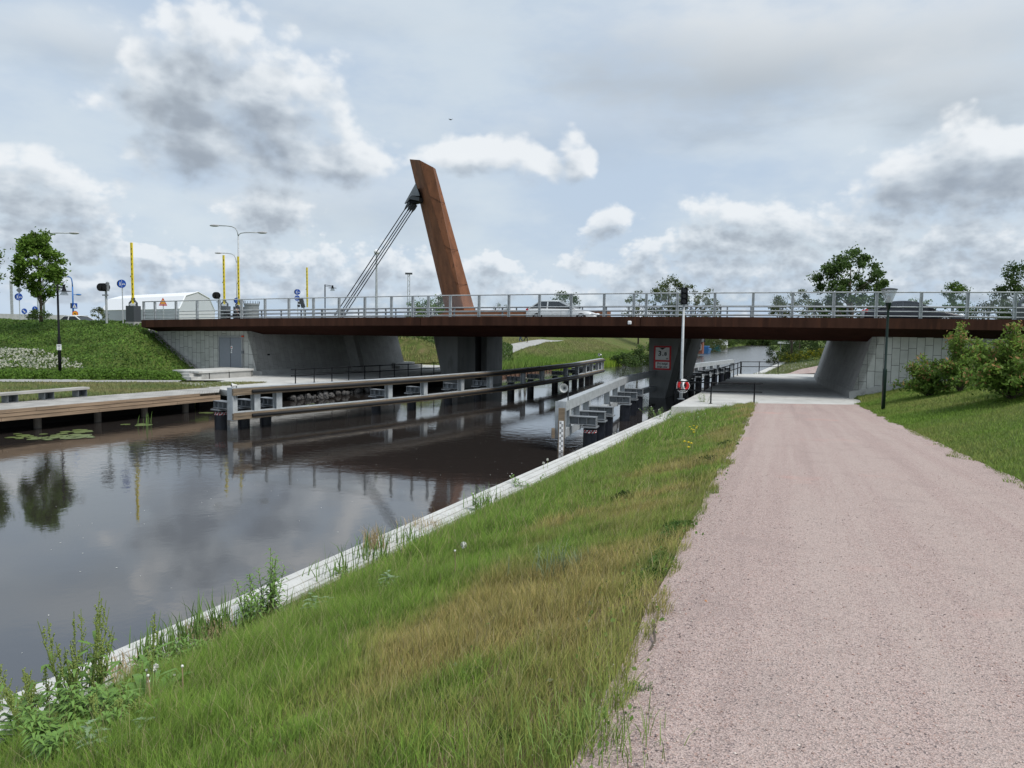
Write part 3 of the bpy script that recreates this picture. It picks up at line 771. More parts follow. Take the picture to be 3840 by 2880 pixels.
# pylon and stay cables
pyl = thing('bridge_pylon', 'tall leaning rust brown steel mast rising above the bridge', 'pylon', Q(1720, 1185, 14.6))
def ext(px0, px1, q, z):
    a, b = Q(*px0, q), Q(*px1, q); k = (z - a.z) / (b.z - a.z); return a + (b - a) * k, a
ring = [((1536, 597), (1667, 1150), 15.7), ((1573, 600), (1734, 1150), 13.7), ((1624, 627), (1737, 1150), 13.75), ((1633, 633), (1777, 1150), 15.3)]
bt, tp_ = [], []
for a, b, q in ring:
    p, q2 = ext(a, b, q, 5.0); bt.append(p); tp_.append(q2)
mb = MB(); mb.add(bt + tp_, [(0, 1, 5, 4), (1, 2, 6, 5), (2, 3, 7, 6), (3, 0, 4, 7), (4, 5, 6, 7), (3, 2, 1, 0)]); mb.build('mast', corten, pyl)
seam = flat('weld_seam', (.05, .02, .012), .8)
for k in (.22, .52, .74):
    mb = MB()
    for (i, j_, ) in ((0, 1), (1, 2), (2, 3)):
        o_ = BQ * -.012
        a = tp_[i].lerp(bt[i], k) + o_; b = tp_[j_].lerp(bt[j_], k) + o_
        if (b - a).length > .1: mb.beam(a, b, .02, .025)
    mb.build('weld_seam', seam, pyl)
c3 = lambda x, y: (1400 + .3919 * x, 550 + .3919 * y)
mb = MB(); poly = [Q(*c3(404, 350), 14.3), Q(*c3(442, 470), 14.3), Q(*c3(442, 525), 14.3), Q(*c3(415, 492), 14.3), Q(*c3(372, 468), 14.3), Q(*c3(305, 548), 14.3), Q(*c3(297, 543), 14.3)]
mb.prism([poly[i] for i in (0, 1, 4, 5, 6)], BQ * .12); mb.prism([p + BQ * 1.0 for p in (poly[0], poly[1], poly[4], poly[5], poly[6])], BQ * .12)
br_ = mb.build('cable_bracket', galvd, pyl)
mb = MB(); mb.prism([Q(*c3(x, y), 14.2) for x, y in ((362, 468), (440, 484), (436, 518), (335, 498))], BQ * 1.3); mb.build('cross_plate', greyd, br_)
mb = MB(); mb.prism([Q(*c3(x, y), 14.45) for x, y in ((395, 385), (438, 470), (436, 525), (318, 552), (330, 500))], BQ * .8); mb.build('saddle', black, br_)
cab = [((320, 572), (1278.7, 1147)), ((345, 585), (1289.6, 1152.7)), ((365, 592), (1298.6, 1152.7)), ((386, 600), (1311, 1152.7))]
for k, (a, b) in enumerate(cab):
    q = 14.4 + .25 * k
    p0 = Q(*c3(*a), q); p1 = Q(*b, q); p2 = p0 + (p1 - p0) * 1.10
    d = (p1 - p0).normalized()
    cb = MB().tube([p0, p2], .045, 8).build('stay_cable', black, pyl, smooth=True)
    MB().tube([p0 - d * .45, p0 - d * .05, p0 + d * .35], [.11, .13, .05], 8).build('cable_socket', greyd, cb)
    MB().tube([p2 - d * .9, p2], [.08, .1], 8).build('cable_anchor', galvd, cb)
MB().prism([Q(1620, 1188, 13.2), Q(2260, 1188, 13.2), Q(2260, 1163, 13.2), Q(1690, 1163, 13.2)], BQ * 3.2).build('base_housing', corten, pyl)

# ------------------------------------------------------------------ quays, boardwalk
MB().prism([G(2518, 1526, 1.1), G(3238, 1516, 1.1), Bp(20.6, 1.55, 1.1), Bp(24, 12, 1.1), G(3170, 1402, 1.1), G(2766, 1402, 1.1)], (0, 0, -.75)).build('pavement', slabm, noorg=True)['kind'] = 'structure'
_q0 = Cp(29.8, LEFT_T, ZQ)
ql = MB().prism([Cp(30.6, LEFT_T, ZQ), Cp(61.5, LEFT_T, ZQ), Cp(66, -33, ZQ), Cp(66, -44, ZQ), Cp(40, -44, ZQ), Cp(33.2, -38, ZQ)], (0, 0, -.33)).build('pavement', slabm, noorg=True); ql['kind'] = 'structure'
def guard(name, label, pts, posts, h=1.05, mid=.62, ext_=None):
    r_ = thing(name, label, 'railing', pts[0])
    for p in posts:
        m_ = MB().tube([p, Vector(p) + Vector((0, 0, h + .05))], .038, 6); m_.box(Vector(p) + Vector((0, 0, .01)), (.14, .14, .02)); m_.build('post', black, r_)
    for dz in (h, mid):
        MB().tube([Vector(p) + Vector((0, 0, dz)) for p in pts], .036, 6).build('rail', black, r_)
    return r_
pc = [G(x, y, 1.1) for x, y in ((2543, 1513), (2665, 1514), (2793, 1506))]
pc[0].y = pc[1].y + .35; pc[2].y = pc[1].y
A_ = G(2532, 1505, 1.1); B_ = G(2779, 1402.5, 1.1); pe = pc[2] + (pc[2] - pc[1]) * .18
guard('platform_railing', 'short black two-bar railing at the grassy end of the platform', [A_, pc[1], pe], [A_, pc[1], pc[2]])
side = [A_.lerp(B_, k / 11) for k in range(1, 12)]
guard('platform_railing', 'long black railing running under the bridge beside the water', [A_.lerp(B_, .02), B_], side)
fp = [G(x, 1401, 1.1) for x in (2776, 2846, 2917)]; fe = G(2927, 1401, 1.1)
guard('platform_railing', 'short black railing across the far end of the platform', [fp[0], fe], fp[0:])
qp = [G(700 + .4069 * x, 1150 + .4069 * y, ZQ) for x, y in ((1003, 712), (1187, 703), (1360, 691), (1518, 681), (1667, 668), (1803, 658), (1928, 649), (2048, 641), (2162, 634))]
qd = (qp[-1] - qp[0]) / 8
qpp = [qp[0] + qd * k for k in range(12)]
guard('quay_railing', 'slender black railing along the quay edge below the panelled abutment', [qpp[0] - qd * .22, qpp[-1]], qpp, .92, .52)
p0, p1 = G(0, 1537, 1.045), G(822, 1468.6, 1.045); i0, i1 = G(0, 1508, 1.045), G(800, 1452, 1.045)
db = (p1 - p0).normalized(); nb = Vector((-db.y, db.x, 0))
p0 = p0 - db * 14; i0 = i0 - db * 14; i1 = i0 + (i1 - i0) * 1.02
bw_ = thing('boardwalk', 'weathered timber boardwalk with a brown plank edge over the water', 'boardwalk', (p0 + p1) / 2)
mb = MB(); Lb = (p1 - p0).length; nB = int(Lb / .16)
for k in range(nB):
    f0, f1 = k / nB, (k + .93) / nB
    a0, a1 = p0.lerp(p1, f0), p0.lerp(p1, f1); c0, c1 = i0.lerp(i1, f0), i0.lerp(i1, f1)
    mb.add([a0, a1, c1, c0] + [v - Vector((0, 0, .045)) for v in (a0, a1, c1, c0)], [(0, 1, 2, 3), (4, 7, 6, 5), (0, 4, 5, 1), (1, 5, 6, 2), (3, 2, 6, 7)])
mb.build('decking', woodg, bw_)
mb = MB()
for k in range(3):
    seg = 4.2; n_ = int(Lb / seg) + 1
    for j_ in range(n_):
        a = p0 + db * (j_ * seg + k * 1.4 - 1.4); b = a + db * (seg - .012)
        if (b - p0).dot(db) > Lb: b = p1
        if (a - p0).dot(db) < 0: a = p0
        if (b - a).dot(db) < .2: continue
        o_ = -nb * .045 + Vector((0, 0, .0 - .078 - k * .162))
        mb.beam(a + o_, b + o_, .07, .138)
mb.build('edge_boards', wood, bw_)
mb = MB().beam(p0 + nb * .4 - Vector((0, 0, .30)), p1 + nb * .4 - Vector((0, 0, .30)), .2, .42); mb.build('bearer', wood, bw_)
for x in (-700, 130, 358, 535, 690):
    a = G(x, 1600, 1.0); k = (a - p0).dot(db); 
    tpx = (x - 1920) / F
    # meet the line 0.9 m inside the edge
    ln = p0 + nb * .9; s_ = (ln.x - tpx * ln.y) / (tpx * db.y - db.x); c_ = ln + db * s_
    MB().tube([(c_.x, c_.y, -1.1), (c_.x, c_.y, .9)], .16, 10).build('support_pile', mat('old_pile_timber', (.16, .14, .12), .8), bw_)
tag(MB().beam(Cp(-14, LEFT_IN + .12, .0), Cp(30.3, LEFT_IN + .12, .0), .3, 1.7).build('shade_backing', mat('shade_black', (.018, .017, .016), .9)), 'near-black backing added to darken the gap beneath the boardwalk', 'wall')  # added beam, coloured near-black so the gap under the decking reads as deep shade
tag(MB().beam(Cp(30.6, LEFT_IN + .12, -.15), Cp(61.5, LEFT_IN + .12, -.15), .3, 1.6).build('shade_backing', mat('shade_black2', (.018, .017, .016), .9)), 'near-black backing added to darken the gap beneath the concrete quay', 'wall')  # second added beam below the quay slab, shade put into its colour
# bench on it
b1, b2 = G(311, 1488, 1.05), G(50, 1510, 1.05); bd = (b2 - b1).normalized(); bn = Vector((-bd.y, bd.x, 0)); bn = bn if bn.y > 0 else -bn
bench = thing('bench', 'long backless timber bench on grey steel box legs on the boardwalk', 'bench', b1)
sa, sb = b1 - bd * .35, b1 + bd * 8.5
MB().beam(sa + bn * .22 + Vector((0, 0, .405)), sb + bn * .22 + Vector((0, 0, .405)), .52, .11).build('seat', woodg, bench, bev=.008)
ls = (b2 - b1).length / 2
for k in range(5):
    c_ = b1 + bd * (ls * k)
    mb = MB()
    for sx_ in (-.22, .22): mb.beam(c_ + bd * sx_ + Vector((0, 0, .175)), c_ + bd * sx_ + bn * .45 + Vector((0, 0, .175)), .015, .35)
    mb.beam(c_ + Vector((0, 0, .342)), c_ + bn * .45 + Vector((0, 0, .342)), .425, .014); mb.beam(c_ + Vector((0, 0, .01)), c_ + bn * .45 + Vector((0, 0, .01)), .425, .014)
    mb.beam(c_ + bn * .42 + bd * .0 + Vector((0, 0, .175)), c_ + bn * .43 + Vector((0, 0, .175)), .42, .32)
    mb.build('leg', grey, bench)
# concrete seat by the door with steps
g0, g1 = G(700, 1427, ZQ), G(948, 1411, ZQ); gd = (g1 - g0).normalized(); gn = Vector((-gd.y, gd.x, 0))
seat = thing('concrete_ledge', 'broad pale concrete sitting ledge with steps in front of the grey door', 'ledge', g0)
Lg = (g1 - g0).length
mb = MB().prism([g0 + gd * 1.2, g1, g1 + gn * 2.4, g0 + gd * 1.2 + gn * 2.4], (0, 0, .42)); mb.build('base', conc, seat)
mb = MB().prism([g0 + gd * .9 - gn * .08 + Vector((0, 0, .421)), g1 + gd * .03 - gn * .08 + Vector((0, 0, .421)), g1 + gd * .03 + gn * 2.5 + Vector((0, 0, .421)), g0 + gd * .95 + gn * 2.5 + Vector((0, 0, .421))], (0, 0, .14)); mb.build('top_slab', slabm, seat, bev=.01)
mb = MB().prism([g0 + gd * .35, g0 + gd * 1.19, g0 + gd * 1.19 + gn * 1.4, g0 + gd * .35 + gn * 1.4], (0, 0, .2)).prism([g0 + gd * .6 + gn * .45 + Vector((0, 0, .2)), g0 + gd * 1.19 + gn * .45 + Vector((0, 0, .2)), g0 + gd * 1.19 + gn * 1.4 + Vector((0, 0, .2)), g0 + gd * .6 + gn * 1.4 + Vector((0, 0, .2))], (0, 0, .2)); mb.build('steps', slabm, seat)
mb = MB()
for k in (.32, .62, .985): mb.box(g0 + gd * Lg * k - gn * .005 + Vector((0, 0, .21)), (.05, .03, .42), rz=math.atan2(gd.y, gd.x))
mb.build('joint', dk, seat)
s2a, s2b = G(1500, 1383, ZQ), G(1585, 1376, ZQ)
fl = thing('concrete_ledge', 'second concrete step ledge at the far corner of the quay', 'ledge', s2a)
mb = MB().prism([s2a, s2b, s2b + gn * 2, s2a + gn * 2], (0, 0, .25)); mb.build('base', conc, fl)
mb = MB().prism([s2a + gn * .5 + Vector((0, 0, .25)), s2b - gd * .6 + gn * .5 + Vector((0, 0, .25)), s2b - gd * .6 + gn * 2 + Vector((0, 0, .25)), s2a + gn * 2 + Vector((0, 0, .25))], (0, 0, .25)); mb.build('top_slab', slabm, fl)
# stone strip up the edge of the abutment wall
mb = MB(); ee = [Q(545 + 215 * k / 16, 1228 + 152 * k / 16, QF - .3) for k in range(17)]
for a, b in zip(ee[:-1], ee[1:]):
    for p in (a, b): pass
    mb.beam(Vector((a.x, a.y, terz(a.x, a.y) + .03)), Vector((b.x, b.y, terz(b.x, b.y) + .03)), .5, .12)
mb.build('stone_strip', mat('cobble_edging', (.26, .255, .24), .9, 0, .35, 9, .3, 14), noorg=True)['kind'] = 'structure'

# canal edge wall: a bleached cap with two grooves over a grey face
def edgewall(label, s0, s1):
    w_ = thing('canal_wall', label, 'wall', Cp((s0 + s1) / 2, -7.45, 0))
    T = .70
    prof = [(WALL_T0, -1.2), (WALL_T0, T - .10), (WALL_T0 - .05, T - .10), (WALL_T0 - .05, T), (WALL_T0 + .10, T), (WALL_T0 + .10, T - .05), (WALL_T0 + .135, T - .05), (WALL_T0 + .135, T), (WALL_T0 + .36, T), (WALL_T0 + .36, T - .06), (WALL_T0 + .395, T - .06), (WALL_T0 + .395, T), (WALL_T0 + .56, T), (WALL_T0 + .56, T - .05), (WALL_T0 + .59, T - .05), (WALL_T0 + .59, T), (WALL_T1 + .04, T), (WALL_T1 + .04, T - .06), (WALL_T1, T - .06), (WALL_T1, -.2)]
    n = max(2, int((s1 - s0) / 3.0)); ss = np.linspace(s0, s1, n + 1); gap = .012
    mb = MB()
    for a, b in zip(ss[:-1], ss[1:]):
        mb.prism([Cp(a + gap / 2, t_ + float(shift(np.array(a))), z_) for t_, z_ in prof][::-1], CD * (b - a - gap))
    mb.build('coping', capm, w_)
    return w_
edgewall('long pale concrete canal wall edging the near grass bank', -8, 37.6)
edgewall('pale canal wall beyond the bridge below the daisy bank', 68.5, 112)
# sheet piling on the far left bank
sp_ = thing('sheet_pile_wall', 'rusty sheet pile bank with a pale ledge beyond the bridge', 'wall', Cp(75, LEFT_T, 0))
mb = MB(); k_ = 0
for s_ in np.arange(62.5, 88, .55):
    mb.box(Cp(s_, LEFT_T + .05 + (.12 if k_ % 2 else 0), .05), (.52, .12, .7), rz=math.pi / 2 - R(24.2)); k_ += 1
mb.build('piling', mat('rusty_pile', (.13, .07, .045), .9, 0, .4, 4), sp_)
MB().beam(Cp(62, LEFT_T - .25, .46), Cp(88, LEFT_T - .25, .46), .8, .14).build('ledge', capm, sp_)

# ------------------------------------------------------------------ timber-faced fender lines
def at_s(line, d):
    for a, b in zip(line[:-1], line[1:]):
        L = (b - a).length
        if d <= L: return a + (b - a) * (d / L), (b - a).normalized()
        d -= L
    return line[-1] + (line[-1] - line[-2]).normalized() * d, (line[-1] - line[-2]).normalized()
def dist_for_px(line, px):
    best, bd_ = 0, 1e9; tot = sum((b - a).length for a, b in zip(line[:-1], line[1:]))
    for k in range(0, int(tot * 20) + 1):
        p, _ = at_s(line, k / 20); x = p - CAM; dep = x.dot(_fw); sx_ = 1920 + F * x.dot(RT) / dep
        if abs(sx_ - px) < bd_: best, bd_ = k / 20, abs(sx_ - px)
    return best
def fender(name, label, line, posts, side, timber, ztop, zu, zl0, zl1):
    """line: top beam centre line at z=0; side = +1 if the piles stand on the +normal side; zu/zl0/zl1 beam levels"""
    r_ = thing(name, label, 'fender', line[0])
    up = Vector((0, 0, 1))
    nrm = lambda d: Vector((d.y, -d.x, 0)) * side
    for z0, z1 in ((zu, ztop), (zl0, zl1)):
        zm = (z0 + z1) / 2; h = z1 - z0
        mb = MB(); mt = MB(); mr = MB()
        for a, b in zip(line[:-1], line[1:]):
            d = (b - a).normalized(); n_ = nrm(d)
            if not timber: mb.beam(a + up * (zm + .02) + n_ * .19, b + up * (zm + .02) + n_ * .19, .34, h)
            else: mb.hbeam(a + up * (zm + .02) + n_ * .19, b + up * (zm + .02) + n_ * .19, .38, h, .03, .03)
            if timber:
                for k in (0, 1): mt.beam(a + up * (z0 + h * (.27 + .46 * k)) - n_ * .06, b + up * (z0 + h * (.27 + .46 * k)) - n_ * .06, .11, h * .42)
        mb.build('steel_waling', galv, r_)
        if timber:
            mt.build('timber_facing', timb, r_)
            pts = [at_s(line, .9)[0]] + line[1:-1] + [line[-1]]
            pts = [p + up * (zm + h * .02) - nrm((line[1] - line[0]).normalized()) * .17 for p in pts]
            mr.tube(pts, .075, 8); mr.build('rubber_tube', rub, r_, smooth=True)
    for k, dpos in enumerate(posts):
        p, d = at_s(line, dpos); n_ = nrm(d)
        MB().hbeam(p + n_ * .20 + up * (zl0 - .03), p + n_ * .20 + up * (zu + .01), .30, .30, .03, .03, up=n_).build('post', galv, r_)
        pc_ = p + n_ * 1.15
        bk = MB(); zc = 1.12; a_ = p + n_ * .36 + up * zc; b_ = p + n_ * 1.42 + up * zc
        bk.hbeam(a_, b_, .40, .32, .025, .03)
        for q_ in (.72, 1.05, 1.40): bk.box(p + n_ * q_ + up * zc, (.02, .36, .26), rz=math.atan2(n_.y, n_.x))
        bk.box(pc_ + up * .88, (.62, .62, .05), rz=math.atan2(n_.y, n_.x)); bk.build('bracket', galvd, r_)
        pl_ = MB().tube([Vector((pc_.x, pc_.y, -1.1)), Vector((pc_.x, pc_.y, .80))], .265, 16).tube([Vector((pc_.x, pc_.y, .8)), Vector((pc_.x, pc_.y, .86))], .2, 12).build('pile', pilemat, r_)
        if k == 0:
            mb = MB(); N = 22
            for j_ in range(N):
                a0, a1 = 2 * math.pi * j_ / N, 2 * math.pi * (j_ + 1) / N
                mb.cur = j_ % 2; s_ = .35
                mb.add([pc_ + Vector((math.cos(x) * .269, math.sin(x) * .269, z_)) for x, z_ in ((a0, .66), (a1, .66), (a1 + s_, .76), (a0 + s_, .76))], [(0, 1, 2, 3)])
            mb.build('warning_band', [redp, white], pl_)
    # end frame
    for e in (0, -1):
        p = line[e]; d = (line[1] - line[0] if e == 0 else line[-1] - line[-2]).normalized(); n_ = nrm(d)
        mb = MB().box(p + n_ * .16 + up * ((ztop + zl0) / 2) + d * (.02 if e == 0 else -.02), (.03, .44, ztop - zl0 + .02), rz=math.atan2(d.y, d.x)); mb.build('end_plate', galv, r_)
    return r_
LF = [G(869, 1457, 1.9), G(1310, 1431, 1.9), G(1600, 1412.5, 1.9), G(1882, 1391, 1.9), G(2151, 1363, 1.9), G(2263, 1344.5, 1.9)]
LF = [Vector((p.x, p.y, 0)) for p in LF]
lpx = [884, 968.6, 1050.7, 1466, 1600, 1737, 1845, 1970, 2041, 2129, 2171, 2200, 2224, 2245, 2257]
lf = fender('mooring_fender', 'long timber faced steel fender with black piles along the far side of the channel', LF, [dist_for_px(LF, x) for x in lpx], -1, True, 1.9, 1.57, .50, .82)
RF = [G(2088, 1506, 1.9), G(2338, 1410.5, 1.9), G(2438, 1391.5, 1.9), G(2600, 1363, 1.9), G(2741, 1348, 1.9)]
RF = [Vector((p.x, p.y, 0)) for p in RF]
rl = (RF[1] - RF[0]).length
rtot = sum((b - a).length for a, b in zip(RF[:-1], RF[1:]))
rposts = [.9, 2.9, 5.0, 10.6, 13.4, 16.2, 31, 34, 37, 41, 43.5, 46, 48.5]
rf = fender('mooring_fender', 'grey galvanised steel fender with red striped pile beside the near bank', RF, [d for d in rposts if d < rtot], 1, False, 1.9, 1.52, .50, .82)
# timber rubbing face on the water side of the near fender's lower corner and post
MB().box(RF[0] + Vector((-.12, -.02, .68)), (.12, .3, .36), rz=R(0)).build('timber_facing', timb, rf)
# water level staff
gp = RF[0] + (RF[1] - RF[0]).normalized() * -.12 + Vector((.10, 0, 0))
gs = thing('gauge_staff', 'white water level staff with black graduations on the fender end', 'gauge', (gp.x, gp.y, -.3))
wB = .24
MB().box((gp.x + .12, gp.y - .03, .62), (wB, .05, 2.1)).build('backing_board', timb, gs)
MB().box((gp.x + .12, gp.y - .062, .45), (.17, .012, 1.45)).build('scale_plate', white, gs)
mb = MB()
for k in range(28):
    z_ = -.22 + k * .05
    mb.box((gp.x + (.085 if (k // 2) % 2 else .15), gp.y - .070, z_), (.07, .004, .026))
mb.build('graduations', blk, gs)
# rubble under the quay
rockm = mat('rubble_stone', (.085, .082, .080), .9, 0, .4, 3, .3, 10)
def rock(sd):
    r_ = random.Random(sd); mb = MB().ball((0, 0, 0), (1, .8, .7), 9, 6)
    for v in mb.v: v *= 1 + r_.uniform(-.22, .22)
    return mb
rp = [rock(k).build('rubble_stone', rockm, org=Vector((0, 0, 0))) for k in range(5)]
N_ = 64
for k in range(N_):
    f = k / (N_ - 1); px = 1085 + (1395 - 1085) * f + rnd.uniform(-4, 4); 
    p = G(px, 1501 - 42 * f + rnd.choice((-9, -1, 3)) * (1.0 - .3 * f), rnd.uniform(-.04, .22))
    o = rp[k] if k < 5 else rp[k % 5].copy()
    if k >= 5: COL.objects.link(o)
    sc = rnd.uniform(.12, .26); o.location = p; o.scale = (sc, sc, sc); o.rotation_euler = (rnd.uniform(0, 3), rnd.uniform(0, 3), rnd.uniform(0, 6))
    tag(o, 'grey rubble stone in the row at the waterline under the quay', 'stone', 'rubble stones under the quay')
# ------------------------------------------------------------------ lamps, signs, gates
def faceq(v): return v.normalized()
def base_at(px, D, z=None):
    X = (px - 1920) / F * D
    return Vector((X, D, terz(X, D) if z is None else z))
def pxz(py, D, px): return V(px, py, D).z
toC = Vector((0, -1, 0))
# green park lamp on the right bank
lb = V(3311, 1542, 29.6); lb.z = terz(lb.x, lb.y)
lamp = thing('park_lamp', 'dark green park lamp with a clear glass cone on the right grass bank', 'street lamp', lb)
lamp['label'] = 'dark green park lamp post with a clear glass cone beside the gravel path'
H = V(3340, 1085, 29.6).z - lb.z
MB().lathe(lb + Vector((0, 0, -.2)), [(.075, 0), (.075, 1.85), (.068, 1.9), (.05, 1.93), (.046, H - .62), (.05, H - .60)], 14).build('post', dgreen, lamp, smooth=True)
MB().lathe(lb + Vector((0, 0, H - .82)), [(.05, 0), (.115, .26), (.12, .3), (.02, .3)], 16).build('lamp_holder', dgreen, lamp, smooth=True)
mb = MB(); n = 20; z0, z1 = lb.z + H - .54, lb.z + H - .02
vs = [Vector((lb.x + r * math.cos(2 * math.pi * k / n), lb.y + r * math.sin(2 * math.pi * k / n), z)) for r, z in ((.12, z0), (.30, z1)) for k in range(n)]
mb.add(vs, [(k, (k + 1) % n, n + (k + 1) % n, n + k) for k in range(n)])
lampglass = glassmat('lamp_glass', (.9, .9, .9), .9)
mb.build('glass_cone', lampglass, lamp, smooth=True)
MB().lathe((lb.x, lb.y, z0), [(.05, 0), (.075, .18), (.05, .3)], 12).build('bulb_cover', white, lamp)
MB().lathe((lb.x, lb.y, z1), [(.31, 0), (.315, .03), (.2, .06), (.03, .08)], 24).build('cap', greyd, lamp)

# traffic light on the platform
tb = G(2553, 1497, 1.1); tl_ = thing('traffic_light', 'dark three-lens boat signal on a galvanised pole beside the platform railing', 'traffic light', tb)
top_ = V(2562, 1078, tb.y).z
MB().tube([tb, (tb.x, tb.y, 2.2), (tb.x, tb.y, top_ - .85)], [.095, .085, .06], 12).build('pole', galv, tl_, smooth=True)
MB().box(tb + Vector((0, 0, .02)), (.34, .34, .04)).build('base_plate', galvd, tl_)
sh_ = MB().box((tb.x, tb.y - .02, top_ - .44), (.33, .26, .88)).build('signal_head', black, tl_, bev=.03)
for k in range(3):
    z_ = top_ - .17 - .28 * k
    MB().disc((tb.x - .02, tb.y - .155, z_), .11, (-.1, -1, 0), .03).build('lens', flat('dark_lens', (.02, .02, .022), .15), sh_)
    n_ = 12; vs = []
    for yy in (-.15, -.36):
        for j_ in range(n_ + 1):
            a = math.pi * (-.12 + 1.24 * j_ / n_); vs.append((tb.x - .02 + .13 * math.cos(a), tb.y + yy, z_ + .13 * math.sin(a)))
    MB().add(vs, [(j_, j_ + 1, n_ + 2 + j_, n_ + 1 + j_) for j_ in range(n_)]).build('visor', black, sh_)
lbp = V(2561, 1446, tb.y - .14)
buoy = thing('lifebuoy', 'red and white lifebuoy hanging on the boat signal pole', 'lifebuoy', lbp)
def torus(c, R0, r0, a0, a1, nn=14, m=10):
    pts = [Vector(c) + Vector((R0 * math.sin(a), 0, R0 * math.cos(a))) for a in np.linspace(a0, a1, nn)]
    return MB().tube(pts, r0, m)
torus(lbp, .24, .075, 0, 2 * math.pi, 28).build('ring', redp, buoy, smooth=True)
for k in range(2):
    a = math.pi * k; torus(lbp, .24, .078, a - .55, a + .55).build('white_band', white, buoy, smooth=True)
rp_ = [lbp + Vector((.34 * math.sin(a) * (1 + .05 * math.sin(5 * a)), -.02, .36 * math.cos(a) - .02)) for a in np.linspace(0, 2 * math.pi, 25)]
MB().tube(rp_, .014, 6).build('rope', white, buoy)
MB().tube([lbp + Vector((.02, -.06, .22)), lbp + Vector((-.03, -.1, .02)), lbp + Vector((.05, -.08, -.22))], .05, 7).build('rope_bag', white, buoy, smooth=True)

# horn loudspeakers on the fenders
def horn(label, p, rz, sc=1.):
    h_ = thing('horn_loudspeaker', label, 'loudspeaker', p)
    M = Matrix.Rotation(rz, 3, 'Z'); ax = M @ Vector((0, -1, 0))
    MB().tube([p + Vector((.14, .05, -.55)), p + Vector((.14, .05, -.02))], .025, 6).build('bracket', greyd, h_)
    MB().lathe(p + Vector((0, 0, .02)) - ax * .12, [(r_ * sc, z_ * sc) for r_, z_ in ((.06, -.1), (.07, 0), (.10, .12), (.17, .26), (.18, .28), (.15, .26), (.05, .1))], 16, ax).build('horn', flat('horn_grey', (.62, .62, .60), .5), h_, smooth=True)
    MB().ball(p + ax * .05 + Vector((0, 0, .02)), .045).build('driver', greyd, h_)
horn('white horn loudspeaker on the near end of the galvanised fender', V(2118, 1457, RF[0].y + .3), R(-20))
horn('small horn loudspeaker on the near end of the timber faced fender', V(873, 1447, LF[0].y + .2), R(-60), .62)
horn('small horn loudspeaker on the far end of the timber faced fender', V(2250, 1331, LF[-1].y), R(-50), .9)

# barriers
def barrier(label, px, D, ytop, ybase, cab=True, lean=.005, side=1):
    zb_ = pxz(ybase, D, px); X = (px - 1920) / F * D
    g_ = thing('barrier_gate', label, 'barrier', (X, D, zb_))
    z1 = pxz(ytop, D, px - lean * 237); dx = -lean * (z1 - zb_)
    pm = F / D
    gz = terz(X, D) if D < 70 else zb_ - .6
    M = Matrix.Rotation(-PHI, 3, 'Z')
    if cab:
        c_ = Vector((X, D, zb_))
        MB().box(c_ + Vector((0, 0, -.62)), (.82, .7, 1.24), M=M).build('cabinet', greyd, g_, bev=.02)
        MB().box(c_ + Vector((0, 0, -1.40)), (.9, .78, .32), M=M).build('plinth', conc, g_)
        fk = MB()
        for s_ in (-1, 1): fk.tube([c_ + M @ Vector((s_ * .36, 0, -.3)), c_ + M @ Vector((s_ * .36, 0, .22)), c_ + M @ Vector((s_ * .12, 0, .42)), c_ + M @ Vector((s_ * .08, 0, .62))], .075, 6)
        fk.build('fork_arm', greyd, g_)
        MB().box(c_ + Vector((0, -.0, .10)), (.5, .25, .16), M=M).build('counterweight', white, g_)
    b_ = Vector((X, D - .02, zb_ + .15)); t_ = Vector((X + dx, D - .02, z1))
    arm = MB().beam(b_, t_, .19, .09, up=BQ).build('arm', yellow, g_)
    mb = MB(); n_ = 11
    for k in range(n_):
        f0 = .06 + .90 * k / n_; a = b_.lerp(t_, f0); e_ = b_.lerp(t_, f0 + .035); o_ = -BQ * .05 + BU * .03
        mb.beam(a + o_, e_ + o_, .05, .008, up=BQ)
    mb.build('black_dashes', blk, arm)
    MB().box(b_.lerp(t_, .45) - BU * .13, (.08, .08, .12)).build('arm_lamp', dk, arm)
    return g_
barrier('raised yellow barrier arm on a dark cabinet at the near corner of the bridge end', 502, 57.2, 910, 1147)
barrier('raised yellow barrier arm beside the oval signal behind the railing', 843, 69, 957, 1148)
barrier('thin raised yellow barrier arm just beside the tall double street lamp', 897, 71, 962, 1150, cab=True)
barrier('distant raised yellow barrier arm beside the two stacked blue discs', 1152, 86, 1003, 1157, cab=False)
barrier('raised yellow barrier arm standing at the bridge end by the dark tree', 3834, 43, 972, 1150, cab=True, lean=-.01)

# roadside lamps
def arm_lamp(name, label, px, D, ytop, arms, m, zb_=4.9, r0=.11, r1=.07, head=(1.1, .4, .26)):
    X = (px - 1920) / F * D; zt = pxz(ytop, D, px)
    g_ = thing(name, label, 'street lamp', (X, D, zb_))
    MB().tube([(X, D, zb_), (X, D, zb_ + (zt - zb_) * .45), (X, D, zt)], [r0, r0 * .8, r1], 10).build('pole', m, g_, smooth=True)
    for ex, ey in arms:
        p = V(ex, ey, D); dx = p.x - X; h = p.z - zt
        pts = [Vector((X, D, zt)), Vector((X + dx * .04, D, zt + h * .45)), Vector((X + dx * .14, D, zt + h * .78)), Vector((X + dx * .32, D, zt + h * .93)), Vector((X + dx * .6, D, zt + h * .99)), Vector((p.x, D, p.z))]
        a_ = MB().tube(pts, r1 * .8, 8).build('arm', m, g_, smooth=True)
        MB().ball(p + Vector((math.copysign(head[0] * .4, dx), 0, 0)), (head[0] / 2, head[1] / 2, head[2] / 2), 12, 8).build('lamp_head', flat('lamp_head_grey', (.40, .40, .41), .4), a_, smooth=True)
arm_lamp('street_lamp', 'tall galvanised street lamp with two arms rising behind the bridge railing', 897, 80, 886, [(820, 846), (968, 872)], galv)
